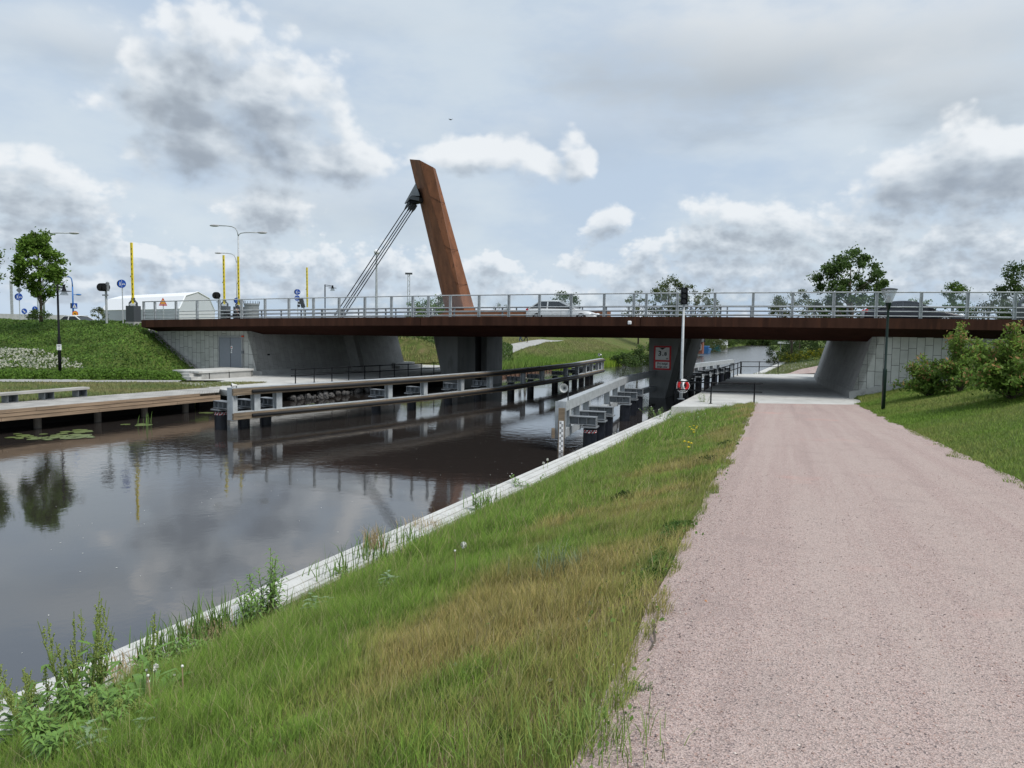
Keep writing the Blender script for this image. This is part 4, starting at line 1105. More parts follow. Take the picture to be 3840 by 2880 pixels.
arm_lamp('street_lamp', 'smaller single-arm street lamp beside the tall double one', 889, 108, 985, [(830, 949)], galv)
arm_lamp('street_lamp', 'curved single-arm street lamp behind the maple crown', 168, 76, 895, [(262, 874)], galv)
bl = V(277, 1095, 75)
arm_lamp('street_lamp', 'blue curved lamp pole above the pedestrian crossing sign', 277, 75, 1075, [(252, 1038)], bluepole, r0=.1, r1=.07, head=(.5, .25, .14))
xx = V(286, 1105, 74.9); MB().tube([(bl.x, 74.95, xx.z), (xx.x, 74.95, xx.z)], .03, 6).ball((xx.x + .2, 74.95, xx.z), (.3, .15, .09)).build('side_lamp', bluepole, [o for o in COL.objects if o.get('label', '').startswith('blue curved')][0])
# black lamp with shade and notice
lp = base_at(221, 47.5)
bk_ = thing('park_lamp', 'black lamp post with a hanging shade rising from the hedge', 'street lamp', lp)
zt = pxz(1066, 47.5, 212)
MB().tube([(lp.x, lp.y, lp.z - .1), (lp.x, lp.y, lp.z + 2.4), (lp.x, lp.y, lp.z + 2.45), (lp.x, lp.y, zt)], [.1, .095, .07, .06], 10).build('post', black, bk_, smooth=True)
lh = V(240, 1080, 47.5)
MB().tube([(lp.x, lp.y, lh.z), (lh.x, lp.y, lh.z + .05)], .03, 6).tube([(lp.x, lp.y, lh.z - .18), (lp.x + .3, lp.y, lh.z)], .018, 6).build('arm', black, bk_)
hd = MB().lathe((lh.x, lp.y, lh.z - .20), [(.42, -.02), (.42, 0), (.13, .04), (.10, .18), (.075, .2), (.075, .42)], 20).build('lamp_head', black, bk_)
MB().lathe((lh.x, lp.y, lh.z - .46), [(.25, 0), (.23, .06), (.12, .24)], 16).build('glass_shade', lampglass, hd)
nt = V(221.5, 1302, 47.38); nn = MB().box(nt, (.30, .02, .37)).build('notice', white, bk_)
mb = MB(); 
for k, w_ in enumerate((.2, .22, .16)): mb.box(nt + Vector((0, -.013, .12 - .035 * k)), (w_, .004, .012))
mb.box(nt + Vector((0, -.013, -.06)), (.1, .004, .02)); mb.box(nt + Vector((0, -.013, -.13)), (.06, .004, .03)); mb.build('notice_print', greyd, nn)
# far black lamp
lp2 = V(1219, 1170, 92)
b2 = thing('park_lamp', 'small black lamp post with a bracket arm behind the bridge railing', 'street lamp', lp2)
z2 = pxz(1067, 92, 1219); e2 = V(1247, 1073, 92)
MB().tube([(lp2.x, 92, 4.3), (lp2.x, 92, z2)], .07, 8).build('post', black, b2)
MB().tube([(lp2.x, 92, e2.z), (e2.x, 92, e2.z)], .04, 6).tube([(lp2.x, 92, z2), (e2.x, 92, e2.z)], .02, 5).build('arm', black, b2)
h2 = MB().lathe((e2.x, 92, e2.z - .25), [(.5, 0), (.5, .03), (.13, .08), (.1, .35)], 14).build('lamp_head', black, b2)
MB().lathe((e2.x, 92, e2.z - .58), [(.3, 0), (.15, .33)], 12).build('glass_shade', lampglass, h2)
# camera pole and floodlight masts
cpz = V(1412, 945, 88)
cpo = thing('camera_pole', 'slim grey pole with a camera dome seen through the stay cables', 'pole', (cpz.x, 88, 4.6))
MB().tube([(cpz.x, 88, 4.3), (cpz.x, 88, 8.5), (cpz.x, 88, cpz.z)], [.17, .15, .09], 10).build('pole', galv, cpo)
MB().ball((cpz.x, 88, cpz.z), .32).build('camera_dome', white, cpo)
fm = V(1533, 1026, 210)
fmo = thing('floodlight_mast', 'distant lattice floodlight mast behind the rust brown pylon', 'mast', (fm.x, 210, 4))
mb = MB()
for s_ in (-.42, .42): mb.tube([(fm.x + s_, 210, 3), (fm.x + s_ * .6, 210, fm.z)], .1, 5)
for k in range(12):
    z0 = 4 + (fm.z - 4) * k / 12; z1 = 4 + (fm.z - 4) * (k + 1) / 12; s_ = 1 if k % 2 else -1; mb.tube([(fm.x - s_ * .35, 210, z0), (fm.x + s_ * .35, 210, z1)], .05, 4)
mb.build('lattice', galv, fmo)
MB().box((fm.x, 210, fm.z), (2.0, .6, .5)).build('lamp_bank', greyd, fmo)
for k, px in enumerate((37, 41, 45)):
    m0 = V(px, 1052, 260); tag(MB().tube([(m0.x, 260, 3), (m0.x, 260, m0.z)], .16, 5).build('far_mast', galv), 'hair-thin pale mast far behind the maple trees', 'mast', 'thin far masts')

# round and square road signs
def pict(nm, polys, c, r, m, parent, lift=.03):
    mb = MB()
    for pl in polys: mb.prism([Vector((c.x + x * r, c.y - lift, c.z + y * r)) for x, y in pl], (0, .004, 0))
    return mb.build(nm, m, parent)
PED = [[(-.12, .55), (.0, .62), (.1, .55), (.08, .42), (-.08, .42)], [(-.16, .36), (.14, .36), (.16, -.1), (.22, -.6), (.08, -.6), (0, -.15), (-.1, -.6), (-.24, -.6), (-.14, -.1)]]
PEDL = [[(x * .75 - .42, y * .8) for x, y in p] for p in PED]
def ringp(cx, cy, r, n=12): return [(cx + r * math.cos(2 * math.pi * k / n), cy + r * math.sin(2 * math.pi * k / n)) for k in range(n)]
BIKE = [ringp(.25, -.12, .15), ringp(.66, -.12, .15), [(.25, -.1), (.38, .16), (.55, .16), (.66, -.1), (.52, .1), (.4, .1)]]
LINE = [[(-.03, .9), (.03, .9), (.03, -.9), (-.03, -.9)]]
ARR = [[(-.5, .42), (-.38, .54), (.2, -.06), (.36, .1), (.44, -.5), (-.16, -.42), (.0, -.26), (-.6, .32)]]
def disc_sign(name, label, px, py, rpx, D, pics, ybot=1205, col=None, group=None, back=True, zbase=None):
    c = V(px, py, D); r = rpx / F * D
    g_ = thing(name, label, 'road sign', (c.x, D, 4.9 if zbase is None else zbase), group)
    MB().tube([(c.x, D + .04, 4.2 if zbase is None else zbase), (c.x, D + .04, c.z + r * .6)], .038, 7).build('post', galv, g_)
    d_ = MB().disc(c, r, (0, -1, 0), .02).build('sign_disc', col or bluesign, g_)
    if back: MB().disc(c + Vector((-.10, .10, .0)), r * .98, (-.25, 1, 0), .03).build('sign_back', dk, g_)
    pict('pictogram', pics, c, r, white, d_, .016)
    return g_, c, r
disc_sign('road_sign', 'round blue cycle and foot path sign standing beside the dark barrier cabinet', 457, 1064, 15.5, 57, PEDL + BIKE + LINE)
s1, c1_, r1_ = disc_sign('road_sign', 'round blue path sign under a grey diamond plate', 71, 1113, 13.5, 66, PEDL + BIKE + LINE)
cz = V(70, 1088, 66); MB().prism([(cz.x + x, 66.06, cz.z + z) for x, z in ((0, .28), (.28, 0), (0, -.28), (-.28, 0))], (0, .02, 0)).build('diamond_plate', grey, s1)
disc_sign('road_sign', 'round blue keep-right arrow sign low beside the maple trunk', 91, 1167, 10.5, 70, ARR, back=False)
disc_sign('road_sign', 'round blue walking figure sign touching the maple crown', 131, 1159, 10.5, 72, PED, back=False)
disc_sign('road_sign', 'small round blue disc half hidden by the thin barrier arm', 890, 1127, 11, 74, LINE)
s5, c5, r5 = disc_sign('road_sign', 'two round blue discs stacked on one post behind the railing', 1116, 1095, 10.5, 85, PEDL + BIKE + LINE)
c6 = V(1114.5, 1118, 85); d6 = MB().disc(c6, .32, (0, -1, 0), .02).build('sign_disc', bluesign, s5); pict('pictogram', PEDL + BIKE + LINE, c6, .32, white, d6, .016)
tag(MB().tube([(V(141, 1110, 80).x, 80, 4), (V(141, 1110, 80).x, 80, V(141, 1105, 80).z)], .07, 6).build('plain_pole', galv), 'plain grey pole just behind the maple trunk', 'pole')
# crossing sign
cc = V(280, 1147, 74); cs = thing('crossing_sign', 'square blue pedestrian crossing sign on the blue lamp pole', 'road sign', (cc.x, 74, cc.z - .3))
bd_ = MB().box(cc, (.52, .03, .54)).build('sign_board', bluesign, cs)
pict('white_triangle', [[(-.8, -.72), (.8, -.72), (0, .8)]], cc, .26, white, bd_, .02); pict('walking_figure', [[(x * .45, y * .6 - .2) for x, y in p] for p in PED], cc, .26, blk, bd_, .025)
MB().box(cc + Vector((-.32, .05, 0)), (.06, .4, .54)).build('side_board', greyd, cs)
co_ = V(282, 1177, 73); os_ = thing('detour_sign', 'round orange sign with a black bent arrow under the crossing sign', 'road sign', (co_.x, 73, 4.9))
MB().tube([(co_.x, 73.05, 4.5), (co_.x, 73.05, co_.z)], .04, 6).build('post', galv, os_)
ds = MB().disc(co_, .30, (0, -1, 0), .02).build('sign_disc', redp, os_); MB().disc(co_ + Vector((0, -.014, 0)), .245, (0, -1, 0), .01).build('orange_face', signy, ds)
pict('bent_arrow', [[(-.5, .1), (-.15, .42), (-.15, .2), (.4, .2), (.4, -.5), (.16, -.5), (.16, 0), (-.15, 0), (-.15, -.22)]], co_, .26, blk, ds, .025)
# warning triangle
wt = V(611, 1131, 66); ws = thing('warning_sign', 'red bordered orange warning triangle in front of the white tent hall', 'road sign', (wt.x, 66, 4.9))
MB().tube([(wt.x, 66.05, 4.9), (wt.x, 66.05, wt.z)], .035, 6).build('post', galv, ws)
tr_ = MB().prism([wt + Vector((x, 0, z)) for x, z in ((-.35, -.27), (.35, -.27), (0, .36))], (0, .02, 0)).build('triangle', redp, ws)
MB().prism([wt + Vector((x, -.006, z)) for x, z in ((-.25, -.21), (.25, -.21), (0, .24))], (0, .004, 0)).build('orange_face', signy, tr_)
MB().box(wt + Vector((0, 0, -.33)), (.72, .03, .08)).build('lower_plate', redp, ws)
# oval light signals
def oval_signal(label, px, py, wpx, hpx, D, pole_px, extra=False):
    c = V(px, py, D); w_, h_ = wpx / F * D / 2, hpx / F * D / 2; pxx = V(pole_px, py, D).x
    g_ = thing('flashing_signal', label, 'traffic signal', (pxx, D, 4.9))
    MB().tube([(pxx, D + .12, 4.4), (pxx, D + .12, c.z - h_ * .4)], .085, 10).build('pole', galv, g_)
    n_ = 24; ol = []
    for k in range(n_):
        a = 2 * math.pi * k / n_; ol.append((c.x + (w_ - h_) * (1 if math.cos(a) > 0 else -1) * (1 if abs(math.cos(a)) > 1e-6 else 0) + h_ * math.cos(a), D, c.z + h_ * math.sin(a)))
    b_ = MB().prism(ol, (0, .05, 0)).build('backing_board', black, g_)
    for s_ in (-.4, .35): MB().box((c.x + s_ * w_, D - .12, c.z - .02), (w_ * .55, .22, h_ * 1.25)).build('lamp_housing', dk, b_, bev=.02)
    if extra: MB().tube([(pxx + .2, D, c.z - .3), (pxx + .2, D, c.z + .3)], .13, 8).ball((pxx + .2, D, c.z + .3), .13).build('bell', galvd, g_)
    MB().box((pxx, D, c.z - h_ - .3), (.45, .08, .1)).build('clamp', galvd, g_)
oval_signal('black oval road signal with a bell beside the blue disc sign', 387, 1077, 50, 30, 57.5, 394, True)
oval_signal('black oval road signal by the second barrier arm behind the railing', 811, 1108, 31, 26, 76, 820)
sg_ = V(1133, 1135, 84); so = thing('traffic_light', 'small black traffic light seen side-on by the distant barrier', 'traffic light', (sg_.x, 84, 5.0))
MB().tube([(sg_.x + .2, 84, 4.5), (sg_.x + .2, 84, sg_.z + .1)], .06, 6).build('pole', galv, so)
MB().box(sg_, (.4, .4, 1.15), M=Matrix.Rotation(R(-15), 3, 'Y')).build('signal_head', black, so, bev=.04)
for k in range(3): MB().tube([sg_ + Vector((-.15 + .09 * (1 - k), -.1, .36 - .36 * k)), sg_ + Vector((-.4 + .09 * (1 - k), -.1, .33 - .36 * k))], .15, 8).build('visor', dk, so)

# ------------------------------------------------------------------ white tent hall, tank, low wall
tentw = flat('tent_fabric', (.80, .81, .83), .5); tentg = flat('tent_gable', (.62, .64, .66), .6); tentl = flat('tent_side', (.50, .52, .55), .6)
TA, TB, TC = V(382, 1200, 122), V(672, 1200, 103), V(806, 1200, 116)
for p in (TA, TB, TC): p.z = 4.6
tent = thing('tent_hall', 'large white fabric storage hall with an angular roof behind the bridge end', 'hall', (TA + TB) / 2)
ax = (TB - TA); wv_ = TC - TB
prof = [(0, 0), (0, 2.35), (.17, 4.3), (.5, 5.05), (.83, 4.3), (1, 2.35), (1, 0)]
def tp3(e, k): f, h = prof[k]; return (TA if e == 0 else TB) + wv_ * f + Vector((0, 0, h))
mb = MB().add([tp3(0, 0), tp3(1, 0), tp3(1, 1), tp3(0, 1)], [(0, 1, 2, 3)]); mb.add([tp3(0, 5), tp3(1, 5), tp3(1, 6), tp3(0, 6)], [(0, 1, 2, 3)]); mb.build('side_wall', tentl, tent)
mb = MB()
for k in range(1, 5): mb.add([tp3(0, k), tp3(1, k), tp3(1, k + 1), tp3(0, k + 1)], [(0, 1, 2, 3)])
mb.build('roof', tentw, tent)
for e in (0, 1): MB().add([tp3(e, k) for k in range(7)], [tuple(range(7))]).build('gable', tentg, tent)
mb = MB()
for k in range(1, 5): mb.tube([tp3(1, k), tp3(1, k + 1)], .10, 6)
mb.tube([tp3(0, 1), tp3(1, 1)], .08, 6); mb.build('frame_edge', white, tent)
tk = V(944, 1188, 200); tank = thing('storage_tank', 'grey round tank with a railed rim beyond the motorcyclist', 'tank', (tk.x, 200, 3))
zt = V(944, 1138, 200).z
MB().lathe((tk.x, 200, 2.8), [(1.9, 0), (1.9, zt - 3.4), (2.05, zt - 3.3), (2.05, zt - 2.9), (1.9, zt - 2.8)], 24).build('shell', mat('tank_concrete', (.20, .21, .22), .8), tank)
mb = MB()
for k in range(18):
    a = 2 * math.pi * k / 18; mb.tube([(tk.x + 2.0 * math.cos(a), 200 + 2.0 * math.sin(a), zt - .1), (tk.x + 2.05 * math.cos(a), 200 + 2.05 * math.sin(a), zt + .45 + .12 * (k % 3))], .06, 4)
mb.build('rim_railing', greyd, tank)
wl = V(-60, 1190, 90); wr_ = V(330, 1190, 98)
tag(MB().beam((wl.x, wl.y, 5.2), (wr_.x, wr_.y, 5.2), .3, 1.1).build('low_wall', mat('low_wall_render', (.36, .37, .37), .8)), 'long low pale wall at the roadside behind the maple trunk', 'wall')

# ------------------------------------------------------------------ vehicles
def car(label, pos, rz, Lc, Wc, Hc, body, kind):
    g_ = thing('parked_car' if kind == 'parked' else 'car', label, 'car', pos, None, rz)
    hw = Wc / 2; gz = .20
    hatch = kind != 'sedan'
    # stations along x (front = +x): z of the top line below the glasshouse, half width factor, bottom z
    if hatch: tops = [(-.5, .62, .80, .42), (-.485, .92, .90, .30), (-.44, .98, .96, .22), (-.30, .98, 1, .2), (.10, .96, 1, .2), (.24, .93, 1, .2), (.34, .84, .98, .2), (.43, .72, .93, .2), (.485, .58, .84, .25), (.5, .44, .76, .34)]
    else: tops = [(-.5, .60, .82, .40), (-.488, .88, .90, .30), (-.45, .96, .95, .22), (-.30, .97, 1, .2), (.08, .94, 1, .2), (.20, .92, 1, .2), (.32, .82, .98, .2), (.43, .70, .93, .2), (.487, .58, .84, .25), (.5, .44, .76, .34)]
    mb = MB(); rows = []
    for x, zt_, wf_, zb_ in tops:
        X = x * Lc; w_ = hw * wf_; zt_ *= 1.0
        rows.append([(X, -w_ * .92, zb_), (X, -w_, zb_ + .18), (X, -w_, zt_ - .22), (X, -w_ * .93, zt_ - .04), (X, -w_ * .80, zt_), (X, w_ * .80, zt_), (X, w_ * .93, zt_ - .04), (X, w_, zt_ - .22), (X, w_, zb_ + .18), (X, w_ * .92, zb_)])
    k = 10
    for r_ in rows: mb.v += [Vector(p) for p in r_]
    for i in range(len(rows) - 1):
        for j_ in range(k): mb.f.append([i * k + j_, i * k + (j_ + 1) % k, (i + 1) * k + (j_ + 1) % k, (i + 1) * k + j_]); mb.mi.append(0)
    mb.f += [list(range(k))[::-1], [(len(rows) - 1) * k + j_ for j_ in range(k)]]; mb.mi += [0, 0]
    mb.build('body', body, g_, smooth=True, bev=.03, org=Vector((0, 0, 0)))
    # glasshouse
    if hatch: base = [(-.46, .93), (.215, .92)]; roof = [(-.30, Hc), (-.03, Hc)]
    else: base = [(-.36, .95), (.21, .92)]; roof = [(-.20, Hc), (.02, Hc)]
    wb, wr2 = hw * .86, hw * .66
    (xb0, zb0), (xb1, zb1) = base; (xr0, _), (xr1, _) = roof
    P8 = [Vector((xb0 * Lc, -wb, zb0)), Vector((xb1 * Lc, -wb, zb1)), Vector((xb1 * Lc, wb, zb1)), Vector((xb0 * Lc, wb, zb0)),
          Vector((xr0 * Lc, -wr2, Hc - .06)), Vector((xr1 * Lc, -wr2, Hc - .06)), Vector((xr1 * Lc, wr2, Hc - .06)), Vector((xr0 * Lc, wr2, Hc - .06))]
    MB().add(P8, [(3, 2, 1, 0), (4, 5, 6, 7), (0, 1, 5, 4), (1, 2, 6, 5), (2, 3, 7, 6), (3, 0, 4, 7)]).build('windows', cgl, g_, org=Vector((0, 0, 0)))
    # roof skin and pillars
    mb = MB(); xs_ = np.linspace(xr0, xr1, 6); vs = []
    for i, x in enumerate(xs_):
        arch = Hc - .035 * (2 * i / 5 - 1) ** 2
        for y in (-wr2 - .02, -wr2 * .75, 0, wr2 * .75, wr2 + .02): vs.append((x * Lc, y, arch - .055 * (abs(y) / wr2) ** 3))
    mb.add(vs, [(i * 5 + j_, i * 5 + j_ + 1, (i + 1) * 5 + j_ + 1, (i + 1) * 5 + j_) for i in range(5) for j_ in range(4)])
    o_ = mb.build('roof', body, g_, smooth=True, org=Vector((0, 0, 0)))
    sd = o_.modifiers.new('t', 'SOLIDIFY'); sd.thickness = .05; sd.offset = -1
    mb = MB()
    for s_ in (-1, 1):
        f = lambda x, z, y: Vector((x * Lc, s_ * y, z))
        mb.beam(f(xb0, zb0, wb), f(xr0, Hc - .05, wr2), .10, .06); mb.beam(f(xb1, zb1, wb), f(xr1, Hc - .05, wr2), .07, .06)
        xm = (xr0 + xr1) / 2 - .02; mb.beam(f(xm, .92, wb + .005), f(xm, Hc - .05, wr2 + .01), .08, .03)
        mb.beam(f(xr0, Hc - .06, wr2 + .01), f(xr1, Hc - .06, wr2 + .01), .05, .05)
        if not hatch: mb.beam(f(xb0 + .07, .95, wb), f(xr0 - .01, Hc - .08, wr2 + .02), .09, .04)
    mb.build('pillars', body, g_, org=Vector((0, 0, 0)))
    for s_ in (-1, 1):
        for x in (-.315, .30):
            MB().lathe((x * Lc, s_ * (hw - .03), .32), [(.36, -.02), (.36, .032)], 24, (0, s_, 0)).build('wheel_arch', dk, g_, org=Vector((0, 0, 0)))
            w_ = MB().lathe((x * Lc, s_ * (hw - .10), .315), [(.22, -.09), (.30, -.08), (.315, -.03), (.315, .09), (.30, .13), (.22, .14)], 24, (0, s_, 0)).build('wheel', tyre, g_, smooth=True, org=Vector((0, 0, 0)))
            m_ = MB().lathe((x * Lc, s_ * (hw + .035), .315), [(.055, 0), (.05, .012)], 12, (0, s_, 0))
            for q_ in range(7):
                a = 2 * math.pi * q_ / 7; m_.beam((x * Lc + .04 * math.cos(a), s_ * (hw + .04), .315 + .04 * math.sin(a)), (x * Lc + .205 * math.cos(a), s_ * (hw + .035), .315 + .205 * math.sin(a)), .05, .012, up=(0, 1, 0))
            m_.lathe((x * Lc, s_ * (hw + .03), .315), [(.225, 0), (.225, .015), (.195, .015), (.195, 0)], 24, (0, s_, 0)); m_.build('rim', alloy, w_, org=Vector((0, 0, 0)))
        MB().box((-.475 * Lc, s_ * hw * .80, .86), (.16, .22, .20)).build('tail_light', flat('tail_red', (.45, .01, .015), .2), g_, bev=.04, org=Vector((0, 0, 0)))
        MB().ball((.455 * Lc, s_ * hw * .72, .64), (.17, .17, .085)).build('headlight', flat('headlight', (.7, .72, .74), .1), g_, smooth=True, org=Vector((0, 0, 0)))
        MB().box((xb1 * Lc - .25, s_ * (hw + .04), .98), (.14, .2, .13)).build('wing_mirror', body, g_, bev=.03, org=Vector((0, 0, 0)))
        for dx in (.12, -.10):
            MB().box((dx * Lc - .1, s_ * (hw - .005), .76), (.18, .02, .03)).build('door_handle', body, g_, org=Vector((0, 0, 0)))
        MB().box((.02 * Lc, s_ * (hw + .001), .60), (.012, .006, .62)).build('door_gap', dk, g_, org=Vector((0, 0, 0)))
    MB().box((.499 * Lc, 0, .55), (.03, hw * .9, .10)).box((.497 * Lc, 0, .34), (.03, hw * 1.1, .08)).build('grille', dk, g_, org=Vector((0, 0, 0)))
    return g_
def on_deck(u, q): return Bp(u, q, zd(u) - .40)
us_ = uq(V(2110, 1150, 48.6))[0]; ub_ = uq(V(3420, 1170, 42.8))[0]
def onq(px, q): return uq(Q(px, 1170, q))[0]
car('silver hatchback driving over the bridge behind the railing', on_deck(onq(2112, 3.0), 3.0), -PHI, 4.7, 1.8, 1.50, paint('silver_paint', (.70, .71, .71), .25), 'hatch')
car('dark navy saloon driving over the bridge behind the railing', on_deck(onq(3418, 3.1), 3.1), -PHI, 5.05, 1.85, 1.42, paint('navy_paint', (.006, .007, .014), .1), 'sedan')
wc = V(310, 1200, 63.5); wc.z = V(310, 1184, 63.5).z - 1.5
car('white car with only its roof showing above the ivy bank', wc, -PHI, 4.5, 1.82, 1.5, paint('white_car_paint', (.72, .73, .74), .0), 'hatch')

# ------------------------------------------------------------------ people
skin = flat('skin', (.45, .28, .21), .6); hairm = flat('dark_hair', (.03, .022, .016), .6)
def skinmesh(name, J, Ed, m, parent, root=0, sub=2):
    me = bpy.data.meshes.new(name); org = org_of(parent)
    me.from_pydata([Vector(p) - org for p, r in J], Ed, []); me.update()
    o = link_mesh(name, me, m, parent)
    sk = o.modifiers.new('skin', 'SKIN'); sk.use_smooth_shade = True
    if not me.skin_vertices: me.attributes  # data layer comes with the modifier
    if len(me.skin_vertices) == 0:
        bpy.context.view_layer.objects.active = o
        bpy.ops.mesh.customdata_skin_add()
    for v, (p, r) in zip(me.skin_vertices[0].data, J): v.radius = (r, r)
    me.skin_vertices[0].data[root].use_root = True
    s_ = o.modifiers.new('sub', 'SUBSURF'); s_.levels = s_.render_levels = sub
    return o
def person(label, base, rz, stride, top, legs, seated=None):
    g_ = thing('person', label, 'person', base)
    M = Matrix.Rotation(rz, 3, 'Z'); B = Vector(base)
    w = lambda x, y, z: B + M @ Vector((x, y, z))
    if seated is None:
        hip = .92; s = stride
        fl, fr_ = (.28 * s, .0), (-.30 * s, .06)
        kl, kr = (.20 * s, .50), (-.05 * s, .50)
        J = [(w(0, 0, hip), .14), (w(0, 0, 1.12), .13), (w(0, 0, 1.36), .155), (w(0, 0, 1.47), .06), (w(.01, 0, 1.55), .05), (w(.02, 0, 1.63), .095), (w(.015, 0, 1.70), .085),
             (w(0, .10, hip - .05), .095), (w(kl[0], .10, kl[1]), .06), (w(fl[0], .10, .09), .042), (w(fl[0] + .17, .10, .04), .035),
             (w(0, -.10, hip - .05), .095), (w(kr[0], -.10, kr[1]), .06), (w(fr_[0], -.10, .12), .042), (w(fr_[0] + .15, -.10, .05), .035),
             (w(0, .21, 1.40), .055), (w(-.08 * s, .25, 1.13), .045), (w(.05 * s, .25, .90), .034), (w(.08 * s, .25, .82), .03),
             (w(0, -.21, 1.40), .055), (w(.10 * s, -.25, 1.13), .045), (w(.25 * s, -.24, .94), .034), (w(.29 * s, -.24, .87), .03)]
        Ed = [(0, 1), (1, 2), (2, 3), (3, 4), (4, 5), (5, 6), (0, 7), (7, 8), (8, 9), (9, 10), (0, 11), (11, 12), (12, 13), (13, 14), (2, 15), (15, 16), (16, 17), (17, 18), (2, 19), (19, 20), (20, 21), (21, 22)]
    else:
        J = [(w(0, 0, .82), .15), (w(.05, 0, 1.02), .14), (w(.14, 0, 1.26), .165), (w(.19, 0, 1.37), .065), (w(.21, 0, 1.44), .055), (w(.24, 0, 1.53), .10), (w(.25, 0, 1.60), .09),
             (w(.05, .13, .82), .10), (w(.42, .20, .80), .075), (w(.22, .20, .42), .055), (w(.38, .20, .36), .045),
             (w(.05, -.13, .82), .10), (w(.42, -.20, .80), .075), (w(.22, -.20, .42), .055), (w(.38, -.20, .36), .045),
             (w(.14, .22, 1.30), .07), (w(.30, .30, 1.08), .055), (w(.52, .28, 1.02), .04), (w(.58, .27, 1.02), .04),
             (w(.14, -.22, 1.30), .07), (w(.30, -.30, 1.08), .055), (w(.52, -.28, 1.02), .04), (w(.58, -.27, 1.02), .04)]
        Ed = [(0, 1), (1, 2), (2, 3), (3, 4), (4, 5), (5, 6), (0, 7), (7, 8), (8, 9), (9, 10), (0, 11), (11, 12), (12, 13), (13, 14), (2, 15), (15, 16), (16, 17), (17, 18), (2, 19), (19, 20), (20, 21), (21, 22)]
    skinmesh('body', J, Ed, skin, g_)
    def sub_(idx, edges, grow, nm, m):
        mp = {i: k for k, i in enumerate(idx)}
        skinmesh(nm, [(J[i][0], J[i][1] + grow) for i in idx], [(mp[a], mp[b]) for a, b in edges], m, g_)
    sub_([0, 7, 8, 9, 11, 12, 13], [(0, 7), (7, 8), (8, 9), (0, 11), (11, 12), (12, 13)], .018, 'trousers', legs)
    sub_([0, 1, 2, 15, 16, 17, 19, 20, 21], [(0, 1), (1, 2), (2, 15), (15, 16), (16, 17), (2, 19), (19, 20), (20, 21)], .024, 'jacket', top)
    for a, b in ((9, 10), (13, 14)): skinmesh('shoe', [(J[a][0] - Vector((0, 0, .05)), .05), (J[b][0], .045)], [(0, 1)], blk, g_)
    hc = J[5][0] + Vector((0, 0, .03))
    if seated is None:
        MB().ball(hc + M @ Vector((-.025, 0, .025)), (.105, .10, .115), 14, 10).build('hair', hairm, g_, smooth=True)
        mb = MB()
        for s_ in (-1, 1): mb.ball(hc + M @ Vector((.098, s_ * .034, .0)), .013, 8, 6)
        mb.build('eye', blk, g_)
    else:
        MB().ball(hc, (.145, .13, .15), 16, 12).build('helmet', black, g_, smooth=True)
        MB().ball(hc + M @ Vector((.04, 0, .01)), (.112, .115, .06), 14, 8).build('visor', cgl, g_, smooth=True)
    return g_
navy = flat('navy_cloth', (.02, .03, .055), .9); dkc = flat('charcoal_cloth', (.03, .03, .033), .9); jean = flat('blue_denim', (.05, .075, .12), .9); tan = flat('olive_cloth', (.10, .10, .07), .9)
def ground_p(px, py, z): p = hit(px, py, 66); return Vector((p.x, p.y, terz(p.x, p.y) + .12))
pw = G(1953, 1287, 3.3)
person('walker in blue jeans on the far asphalt path, legs showing under the bridge', ground_p(1953, 1287, 3.3), R(200), 1.0, navy, jean)
person('walker in dark trousers on the far asphalt path beside the one in jeans', ground_p(1971, 1287, 3.3), R(200), -.9, dkc, dkc)
# motorcycle and rider on the bridge
um_ = onq(882, 6.2); mp_ = on_deck(um_, 6.2); rzm = -PHI
def motorbike(pos, rz):
    g_ = thing('motorcycle', 'black motorcycle with rider on the bridge near the second barrier', 'motorcycle', pos, None, rz)
    z0 = Vector((0, 0, 0))
    for x in (-.72, .74):
        w_ = MB().tube([Vector((x + .29 * math.cos(a), 0, .32 + .29 * math.sin(a))) for a in np.linspace(0, 2 * math.pi, 25)], .055, 8, False).build('wheel', tyre, g_, smooth=True, org=z0)
        m_ = MB().lathe((x, 0, .32), [(.07, -.05), (.07, .05)], 12, (0, 1, 0))
        for q_ in range(5):
            a = 2 * math.pi * q_ / 5; m_.tube([(x, 0, .32), (x + .27 * math.cos(a), 0, .32 + .27 * math.sin(a))], .016, 5)
        m_.build('rim', alloy, w_, org=z0)
    MB().tube([(.74, .09, .32), (.50, .09, .98)], .03, 8).tube([(.74, -.09, .32), (.50, -.09, .98)], .03, 8).build('fork', alloy, g_, org=z0)
    MB().tube([(.48, -.36, 1.06), (.50, -.15, 1.02), (.50, .15, 1.02), (.48, .36, 1.06)], .018, 7).build('handlebar', black, g_, org=z0)
    MB().ball((.22, 0, .82), (.34, .16, .15), 14, 8).build('fuel_tank', black, g_, smooth=True, org=z0)
    MB().ball((.08, 0, .48), (.34, .2, .2), 12, 8).build('engine', greyd, g_, org=z0)
    MB().ball((-.32, 0, .78), (.42, .15, .075), 12, 8).build('seat', rub, g_, smooth=True, org=z0)
    MB().ball((.62, 0, .92), (.16, .2, .17), 12, 8).build('headlight', flat('bike_lamp', (.5, .5, .5), .2), g_, smooth=True, org=z0)
    MB().tube([(.05, -.17, .35), (-.4, -.2, .36), (-.9, -.2, .45)], [.03, .045, .06], 8).build('exhaust', alloy, g_, org=z0)
    MB().box((-.85, 0, .98), (.34, .42, .3)).build('top_box', black, g_, bev=.05, org=z0)
    MB().tube([(-.72, 0, .32), (-.1, 0, .45), (.45, 0, .9)], .05, 6).tube([(-.72, 0, .36), (-.5, 0, .72)], .03, 6).build('frame', black, g_, org=z0)
motorbike(mp_, rzm)
person('motorcycle rider in a black jacket and helmet crossing the bridge', mp_, rzm, 0, dkc, dkc, seated=1)
